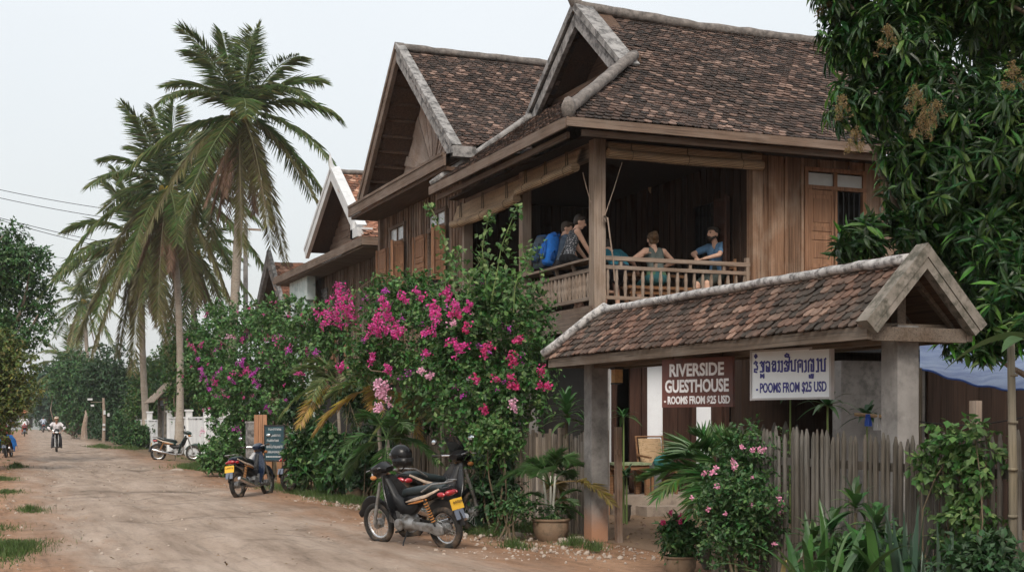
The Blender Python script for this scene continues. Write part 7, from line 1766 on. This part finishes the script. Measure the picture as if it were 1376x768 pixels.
def person(label, loc, rotz, pelvis, lean, wrists, ankles, shirt, trousers, hair, skin=SKIN, sleeve=.5, leglen=1.0, head_turn=(0, 0), pole_arm=((0, 1, -.6), (0, -1, -.6)), pole_leg=(1, 0, .4), bun=False, shoe=None, beard=False, cap=None, k=1.0, vox=.0125, side=0.0, neckfwd=.3, tank=False, hairlong=0, group=None, w=1.0):
    """local axes: x forward, y left, z up. pelvis = seat point (hip centre); wrists/ankles = (left, right)"""
    t = thing('person', label, 'person', loc, rotz, group)
    pv = np.array(pelvis, float); f = np.array((math.sin(lean), 0, math.cos(lean))); f = nrm(f + np.array((0, side, 0))); fw = np.array((math.cos(lean), 0, -math.sin(lean)))
    waist = pv + f * .20 * k; chest = pv + f * .36 * k + fw * .01; nb = pv + f * .505 * k
    upn = nrm(f + np.array((1, 0, 0)) * neckfwd); hd = nb + upn * .155 * k
    ta, tb = head_turn; hx = np.array((math.cos(ta) * math.cos(tb), math.sin(ta) * math.cos(tb), math.sin(tb))); hy = nrm(np.cross((0, 0, 1), hx)); hz = np.cross(hx, hy)
    B = MB(); S = MB(); T = MB()
    shs = [nb - f * .045 * k + np.array((0, s * .165 * k * w, 0)) for s in (1, -1)]; hips = [pv + np.array((0.0, s * .085 * k, -.01)) for s in (1, -1)]
    def torso(m, e):
        for s in (1, -1):
            caps(m, hips[0 if s > 0 else 1] + (0, 0, .03), waist + (0, s * .055 * k, 0), .088 * k + e, .072 * k + e)
            caps(m, waist + (0, s * .055 * k, 0), chest + np.array((0, s * .075 * k * w, 0)), .072 * k + e, .083 * k + e)
            caps(m, chest + np.array((0, s * .075 * k * w, 0)), nb - f * .06 + np.array((0, s * .085 * k * w, 0)), .083 * k + e, .06 * k + e)
    torso(B, 0); torso(S, .014)
    caps(B, nb - f * .05, hd, .052 * k, .05 * k)
    # head: skull, face, jaw, nose, ears
    B.sphere(hd + hz * .03 * k - hx * .012 * k, np.array((.092, .092, .098)) * k, 14); caps(B, hd + hx * .035 * k + hz * .02, hd + hx * .045 * k - hz * .055 * k, .062 * k, .048 * k)
    caps(B, hd + hx * .06 * k - hz * .075 * k, hd + hx * .055 * k - hz * .08 * k, .032 * k, .028 * k); caps(B, hd + hx * .092 * k + hz * .03 * k, hd + hx * .112 * k - hz * .008 * k, .012 * k, .018 * k)
    for s in (1, -1): B.sphere(hd + hy * s * .088 * k - hx * .01 - hz * .005, np.array((.022, .016, .034)) * k, 8)
    arms = []
    for i, s in enumerate((1, -1)):
        sh = shs[i]; el, wr = ik(sh, wrists[i], .285 * k, .25 * k, pole_arm[i]); arms.append((sh, el, wr))
        caps(B, nb - f * .06 + (0, s * .07 * k, 0), sh, .058 * k, .056 * k); caps(B, sh, el, .052 * k, .04 * k); caps(B, el, wr, .041 * k, .027 * k)
        d = nrm(wr - el); sd = nrm(np.cross(d, (0, 0, 1)) + 1e-4); up = np.cross(sd, d); pm = wr + d * .05 * k
        for q in (-1, 0, 1): caps(B, wr + d * .01, pm + sd * q * .022 * k + d * .03 * k, .020 * k, .017 * k, 8)
        for q, ln in ((-1.5, .058), (-.5, .075), (.5, .08), (1.5, .068)):
            a_ = pm + sd * q * .0165 * k + d * .035 * k; m_ = a_ + (d * .6 - up * .25) * ln * k; caps(B, a_, m_, .0105 * k, .0095 * k, 6); caps(B, m_, m_ + (d * .35 - up * .6) * ln * .55 * k, .0095 * k, .008 * k, 6)
        th = wr + d * .025 * k + sd * -s * .02 * k; tm = th + (d * .5 - sd * s * .7) * .045 * k; caps(B, th, tm, .014 * k, .012 * k, 6); caps(B, tm, tm + (d * .8 - up * .3) * .035 * k, .012 * k, .009 * k, 6)
        if not tank:
            e_ = sh + (el - sh) * min(1, sleeve * 2 if sleeve <= .5 else 1) * (.62 if sleeve <= .5 else 1); caps(S, nb - f * .065 + (0, s * .08 * k, 0), sh, .07 * k, .07 * k); caps(S, sh, e_, .068 * k, .062 * k)
            if sleeve > .5: caps(S, el, el + (wr - el) * .85, .054 * k, .042 * k)
        else: caps(S, nb - f * .075 + (0, s * .06 * k, 0), nb - f * .02 + (0, s * .085 * k * w, 0), .066 * k, .038 * k)
    caps(T, hips[0], hips[1], .112 * k)
    caps(T, pv, waist - f * .09 * k, .12 * k, .105 * k)
    SH = MB()
    for i, s in enumerate((1, -1)):
        hp_ = hips[i]; kn, an = ik(hp_, ankles[i], .43 * k, .41 * k, pole_leg); caps(B, hp_, kn, .085 * k, .058 * k); caps(B, kn, kn + (an - kn) * .35, .056 * k, .058 * k); caps(B, kn + (an - kn) * .35, an, .058 * k, .036 * k)
        d = an - kn; fd = nrm(np.array((1, s * .12, -.1)) - .0 * d); toe = an + fd * .14 * k + (0, 0, -.045 * k); heel = an - fd * .04 * k + (0, 0, -.05 * k); caps(B, an, heel, .036 * k, .03 * k); caps(B, heel, toe, .03 * k, .032 * k)
        if shoe: caps(SH, heel, toe + fd * .02, .04 * k, .04 * k); caps(SH, an, heel, .045 * k, .042 * k)
        L1 = min(1, leglen * 2); caps(T, hp_, hp_ + (kn - hp_) * L1, .103 * k, (.103 + (.078 - .103) * L1) * k)
        if leglen > .5: caps(T, kn, kn + (an - kn) * (leglen * 2 - 1) * .98, .078 * k, .058 * k)
    body = bpy.data.objects.new('body', remesh(B, vox, 'body')); COL.objects.link(body); body.parent = t; body.data.materials.append(skin)
    for nm, mb_, mat_ in (('shirt', S, shirt), ('trousers', T, trousers)):
        o_ = bpy.data.objects.new(nm, remesh(mb_, vox, nm)); COL.objects.link(o_); o_.parent = t; o_.data.materials.append(mat_)
    if shoe:
        o_ = bpy.data.objects.new('shoes', remesh(SH, vox, 'shoes')); o_.name = 'footwear'; COL.objects.link(o_); o_.parent = t; o_.data.materials.append(shoe)
    H = MB()
    if hair is not None:
        H.sphere(hd + hz * .048 * k - hx * .026 * k, np.array((.093, .1, .096)) * k, 14); H.sphere(hd - hx * .05 * k - hz * .0, np.array((.06, .085, .085)) * k, 12); H.sphere(hd + hz * .095 * k + hx * .03 * k, np.array((.06, .075, .035)) * k, 10)
        if bun:
            r_ = np.random.default_rng(4); c_ = hd - hx * .105 * k + hz * .07 * k
            for q in range(9): H.sphere(c_ + r_.normal(0, .022, 3), .044 * k, 8)
        for q in range(hairlong): caps(H, hd - hx * .07 * k + hy * (q - hairlong / 2) * .03, hd - hx * .085 * k - hz * .16 * k + hy * (q - hairlong / 2) * .03, .035 * k, .02 * k)
        o_ = bpy.data.objects.new('hair', remesh(H, vox * .8, 'hair', 2)); COL.objects.link(o_); o_.parent = t; o_.data.materials.append(hair)
    if cap is not None:
        C_ = MB(); C_.sphere(hd + hz * .065 * k - hx * .01, np.array((.104, .102, .075)) * k, 16); C_.tube([hd + hz * .055 * k + hx * .05, hd + hz * .05 * k + hx * .16], 0, 10, ell=[(.09, .012), (.06, .006)]); obj('cap', C_, cap, t, smooth=True, local=True)
    if beard:
        b_ = MB(); caps(b_, hd + hx * .075 * k - hz * .062 * k, hd + hx * .062 * k - hz * .092 * k, .04 * k, .032 * k)
        for s in (1, -1): caps(b_, hd + hx * .06 * k - hz * .07 * k + hy * s * .03, hd + hx * .0 - hz * .03 * k + hy * s * .073 * k, .026 * k, .018 * k)
        o_ = bpy.data.objects.new('beard', remesh(b_, vox * .8, 'beard', 2)); COL.objects.link(o_); o_.parent = t; o_.data.materials.append(hair)
    for s in (1, -1):
        e = MB(); e.sphere(hd + hx * .088 * k + hy * s * .033 * k + hz * .022 * k, np.array((.010, .012, .008)) * k, 8); obj('eye', e, M['dark'], t, smooth=True, local=True)
        e = MB(); e.tube([hd + hx * .09 * k + hy * s * .018 * k + hz * .042 * k, hd + hx * .086 * k + hy * s * .05 * k + hz * .044 * k], .006 * k, 6); obj('eyebrow', e, hair or M['dark'], t, local=True)
    e = MB(); e.tube([hd + hx * .098 * k - hy * .022 * k - hz * .046 * k, hd + hx * .102 * k - hz * .047 * k, hd + hx * .098 * k + hy * .022 * k - hz * .046 * k], .006 * k, 6); obj('mouth', e, plain('lips_%d' % len(bpy.data.materials), (.34, .14, .11), .5), t, local=True)
    return t
HAIR_D = plain('hair_dark', (.03, .02, .014), .6, var=.4, scale=40); HAIR_B = plain('hair_blond', (.12, .068, .032), .6, var=.4, scale=40)
m, nt = nodes_of('floral_print'); v = N(nt, 'ShaderNodeTexVoronoi'); v.inputs['Scale'].default_value = 34; tc = N(nt, 'ShaderNodeTexCoord'); nt.links.new(tc.outputs['Object'], v.inputs['Vector']); r = ramp(nt, [(.28, (.36, .36, .38)), (.42, (.05, .055, .065))]); nt.links.new(v.outputs['Distance'], r.inputs[0]); finish(nt, r.outputs[0], .9); M['floral'] = m
m, nt = nodes_of('green_tank'); tc = N(nt, 'ShaderNodeTexCoord'); sp = N(nt, 'ShaderNodeSeparateXYZ'); nt.links.new(tc.outputs['Object'], sp.inputs[0]); r = ramp(nt, [(.60, (.055, .16, .04)), (.75, (.11, .13, .12))]); nt.links.new(sp.outputs['Z'], r.inputs[0]); finish(nt, r.outputs[0], .9); M['green_tank'] = m
CL = lambda n, c: plain(n, c, .9, 0, .2, .15, 14)
ZF = 3.5
# woman on the rail, back to the road
y_ = on_x(780, 350, 9.62).y + .52
person('woman in a patterned black and white tank top sitting on the balcony rail', (9.60, y_, ZF), R(-4), (0, 0, .93), .30, ((.42, .12, .92), (.44, -.12, .92)), ((.62, .1, .42), (.66, -.12, .40)), M['floral'], CL('black_shorts', (.012, .012, .014)), HAIR_D, SKIN, 0, .38, (-.25, -.35), ((-.3, 1, -.4), (-.3, -1, -.4)), tank=True, hairlong=0, bun=False, w=.94, k=1.02)
y2 = on_x(757, 350, 9.62).y + .46
person('man with cropped hair wearing a blue backpack, sitting on the balcony rail', (9.66, y2, ZF), R(0), (0, 0, .90), .30, ((.40, .14, .88), (.42, -.14, .88)), ((.5, .1, .15), (.5, -.1, .15)), CL('grey_blue_tee', (.10, .14, .20)), CL('dark_trousers', (.03, .03, .035)), plain('hair_cropped', (.06, .045, .035), .8), SKIN, .4, .5, (-.5, -.25), k=1.03)
def backpack(label, loc, rotz, mat, mat2, sc=1.0, tilt=0.0):
    t = thing('backpack', label, 'backpack', loc, rotz); t.rotation_euler = (0, tilt, rotz); t.scale = (sc,) * 3
    b = MB(); b.tube([(0, 0, 0), (.0, 0, .05), (-.02, 0, .25), (-.02, 0, .45), (.0, 0, .56), (.02, 0, .60)], 0, 16, ell=[(.10, .08), (.15, .12), (.165, .14), (.155, .135), (.12, .11), (.05, .05)], up=(1, 0, 0)); obj('main_bag', b, mat, t, smooth=True, local=True)
    b = MB(); b.tube([(-.14, 0, .12), (-.155, 0, .2), (-.15, 0, .38), (-.12, 0, .42)], 0, 12, ell=[(.09, .03), (.115, .05), (.10, .045), (.06, .02)], up=(1, 0, 0)); obj('front_pocket', b, mat2, t, smooth=True, local=True)
    b = MB(); b.tube([(-.05, 0, .53), (-.01, 0, .60), (.05, 0, .62), (.09, 0, .57)], 0, 12, ell=[(.13, .03), (.15, .05), (.14, .05), (.1, .03)], up=(1, 0, 0)); obj('lid', b, mat2, t, smooth=True, local=True)
    for s in (1, -1):
        b = MB(); b.tube([(.12, s * .08, .52), (.2, s * .09, .45), (.2, s * .1, .25), (.12, s * .1, .1)], 0, 8, ell=[(.025, .008)] * 4); obj('shoulder_strap', b, M['black_plastic'], t, local=True)
        b = MB(); b.tube([(-.17, s * .08, .08), (-.19, s * .08, .25), (-.16, s * .08, .46)], .008, 5); obj('strap', b, M['black_plastic'], t, local=True)
        b = MB(); b.tube([(0, s * .16, .08), (-.01, s * .175, .2), (0, s * .165, .28)], 0, 10, ell=[(.05, .02), (.07, .03), (.06, .01)]); obj('side_pocket', b, mat2, t, smooth=True, local=True)
    return t
backpack('bright blue backpack on the back of the man sitting on the balcony rail', (9.52, y2 - .02, ZF + .86), R(0), CL('pack_blue', (.02, .14, .50)), CL('pack_blue_dark', (.015, .09, .34)), .95, .2)
y3 = on_x(735, 350, 9.62).y + .22
backpack('grey and navy backpack standing on the balcony rail, leftmost of the two packs', (9.60, y3, ZF + .84), R(20), CL('pack_grey', (.055, .075, .10)), CL('pack_navy', (.03, .065, .14)), 1.0, .06)
# bent over the table
c = on_y(829, 350, 21.05)
person('person in a teal shirt bent forward over the table', (c.x, 20.95, ZF), R(90), (0, 0, .74), .86, ((.42, .30, 1.0), (.18, -.56, 1.0)), ((.35, .12, .08), (.3, -.12, .08)), CL('teal_tee', (.02, .10, .135)), CL('dark_shorts', (.03, .03, .04)), HAIR_D, SKIN, .4, .4, (.3, -.6), k=1.0)
# woman with the bun
c = on_y(882, 350, 21.1)
person('woman with a blond bun and green tank top sitting with her back to the railing', (c.x, 21.1, ZF), R(88), (0, 0, .60), .16, ((.30, .26, .80), (.34, -.26, .82)), ((.38, .14, .07), (.38, -.14, .07)), M['green_tank'], CL('teal_skirt', (.03, .10, .11)), HAIR_B, SKIN, 0, .45, (-.1, -.05), ((-.2, 1, -.3), (-.2, -1, -.3)), bun=True, tank=True, k=1.07)
# bearded man
c = on_y(966, 350, 21.15)
person('bearded man in a blue t-shirt at the right end of the table, looking left', (c.x, 21.15, ZF), R(196), (0, 0, .72), .16, ((.50, .12, .96), (.46, -.10, .99)), ((.42, .16, .07), (.46, -.16, .07)), CL('blue_tee', (.10, .20, .34)), CL('olive_shorts', (.05, .06, .055)), HAIR_D, SKIN, .5, .42, (.0, .02), ((.4, .6, -.5), (.1, -1, .1)), beard=True, k=1.1)
# bench and table on the balcony
t = thing('balcony_bench', 'orange brown wooden bench under the woman and the bearded man on the balcony', 'bench', (11.3, 21.1, ZF)); b = MB(); b.box2((10.55, 20.95, 3.89), (12.3, 21.28, 3.94)); obj('seat', b, M['furn'], t); b = MB(); b.box2((10.6, 21.0, 3.80), (12.25, 21.04, 3.885)); obj('apron', b, M['furn'], t)
leg_pair(t, [(x, y) for x in (10.65, 12.2) for y in (21.0, 21.23)], .39, 3.5, M['furn'], .06)
t = thing('balcony_table', 'long wooden table on the balcony that the seated people lean on', 'table', (11.1, 21.75, ZF)); b = MB(); b.box2((10.3, 21.5, 4.17), (11.95, 22.1, 4.22)); obj('tabletop', b, M['furn'], t)
leg_pair(t, [(x, y) for x in (10.4, 11.85) for y in (21.58, 22.0)], .67, 3.5, M['furn'], .06)
c = on_y(1000, 350, 20.9); t = thing('folding_chair', 'wooden chair with a blue cloth over its back at the far right of the balcony', 'chair', (12.38, 20.85, ZF)); b = MB(); b.box2((12.2, 20.66, 3.92), (12.54, 21.0, 3.96)); obj('seat', b, M['furn'], t)
leg_pair(t, [(x, y) for x in (12.23, 12.51) for y in (20.69, 20.97)], .42, 3.5, M['furn'], .04)
b = MB(); b.box2((12.50, 20.66, 3.96), (12.54, 20.70, 4.45)); b.box2((12.50, 20.96, 3.96), (12.54, 21.0, 4.45)); b.box2((12.505, 20.7, 4.28), (12.535, 20.96, 4.42)); obj('backrest', b, M['furn'], t)
c = on_y(876, 250, 24.0); b = MB(); b.sphere((c.x, c.y, c.z), (.09, .05, .16), 12); b.sphere((c.x + .08, c.y, c.z - .08), (.07, .05, .1), 10); tag(obj('hanging_basket', b, M['furn_l'], origin=(c.x, c.y, c.z - .16), smooth=True), 'pale woven basket hanging in the dark of the balcony above the table', 'basket')

# riders
def rider(label, px, py, heading, shirt, trousers, label_b, body='black_gloss', scale=1.0, skin=SKIN2, cap=None, vox=.02, hair=HAIR_D, zz=.05):
    c = on_ground(px, py); bk = motorbike(label_b, c.x, c.y, heading, body, 0, scale, stand=False, z=zz, plate=False)
    person(label, (c.x, c.y, zz), heading, (-.14 * scale, 0, .86 * scale), .14, ((.27, .29, 1.07), (.27, -.29, 1.07)), ((.06, .2, .31), (.06, -.2, .31)), shirt, trousers, hair, skin, .55, 1.0, (0, 0), ((-.3, 1, -.5), (-.3, -1, -.5)), (1, 0, .5), shoe=M['rubber'], cap=cap, k=1.02 * scale, vox=vox)
rider('man in a pale shirt and light cap riding a motorcycle towards the camera', 76, 609, R(-92), CL('pale_shirt', (.55, .52, .54)), CL('grey_trousers', (.07, .07, .08)), 'black motorcycle ridden down the road by the man in the pale shirt', 'black_gloss', 1.02, cap=CL('light_cap', (.55, .45, .36)), vox=.018)
rider('distant rider in white top and red bottoms seen from behind', 33, 587, R(88), CL('white_top', (.60, .60, .62)), CL('red_bottoms', (.28, .05, .05)), 'distant motorcycle under the rider in white and red', 'black_gloss', 1.15, vox=.03)
rider('farthest rider, a small figure in pale blue on the right of the road', 58, 581, R(92), CL('pale_blue_top', (.34, .38, .46)), CL('navy_bottoms', (.04, .05, .09)), 'farthest motorcycle carrying the small figure in pale blue', 'black_gloss', 1.15, vox=.03)
# left edge: motorcycle under a blue cover, somebody beside it
c = on_ground(12, 616); motorbike('parked motorcycle half covered by a blue sheet at the left edge of the road', c.x, c.y, R(80), 'dark_red_body', 6, 1.05, plate=False)
b = MB(); rg_ = np.random.default_rng(6)
def cov(u, v):
    a = (u - .5) * 2; x = -.85 + 1.0 * v; y = a * (.30 + .06 * math.sin(v * 9)); z = .93 - .10 * v * (1 - v) - .52 * abs(a) ** 2.2 * (1 + .2 * math.sin(v * 13 + a * 4)) + .02 * math.sin(u * 30 + v * 10)
    return np.array((x, y, z))
b.sheet(cov, 30, 24); s_ = MB(); s_.sheet(lambda u, v: cov(u, v) - np.array((0, 0, .012)), 30, 24); b.raw(*s_.arrays()[:3])
o = obj('blue_cover', b, CL('blue_sheet', (.015, .13, .40)), None, smooth=True, local=True); o.location = (c.x, c.y, .05); o.rotation_euler = (0, 0, R(80)); tag(o, 'bright blue sheet draped over the motorcycle at the left edge', 'cover')
c2 = on_ground(2, 610); person('person in a dark red top standing at the left edge behind the covered motorcycle', (c2.x, c2.y, .01), R(-60), (0, 0, .92), .04, ((.2, .25, .85), (.2, -.25, .85)), ((.02, .1, .08), (.02, -.1, .08)), CL('dark_red_top', (.16, .025, .035)), CL('brown_trousers', (.06, .045, .04)), HAIR_D, SKIN2, .9, 1.0, (.2, 0), shoe=M['rubber'], vox=.025)
# ================================================================== the air: thin even haze
m = bpy.data.materials.new('haze_air'); m.use_nodes = True; nt = m.node_tree; nt.nodes.clear()
v = N(nt, 'ShaderNodeVolumePrincipled'); v.inputs['Color'].default_value = (.80, .86, .90, 1); v.inputs['Density'].default_value = .0003; v.inputs['Anisotropy'].default_value = .2
o_ = N(nt, 'ShaderNodeOutputMaterial'); nt.links.new(v.outputs[0], o_.inputs['Volume'])
b = MB(); b.box2((-330, -30, -1), (340, 420, 22)); tag(obj('haze', b, m), 'thin pale haze in the air along the road', 'haze', kind='stuff')
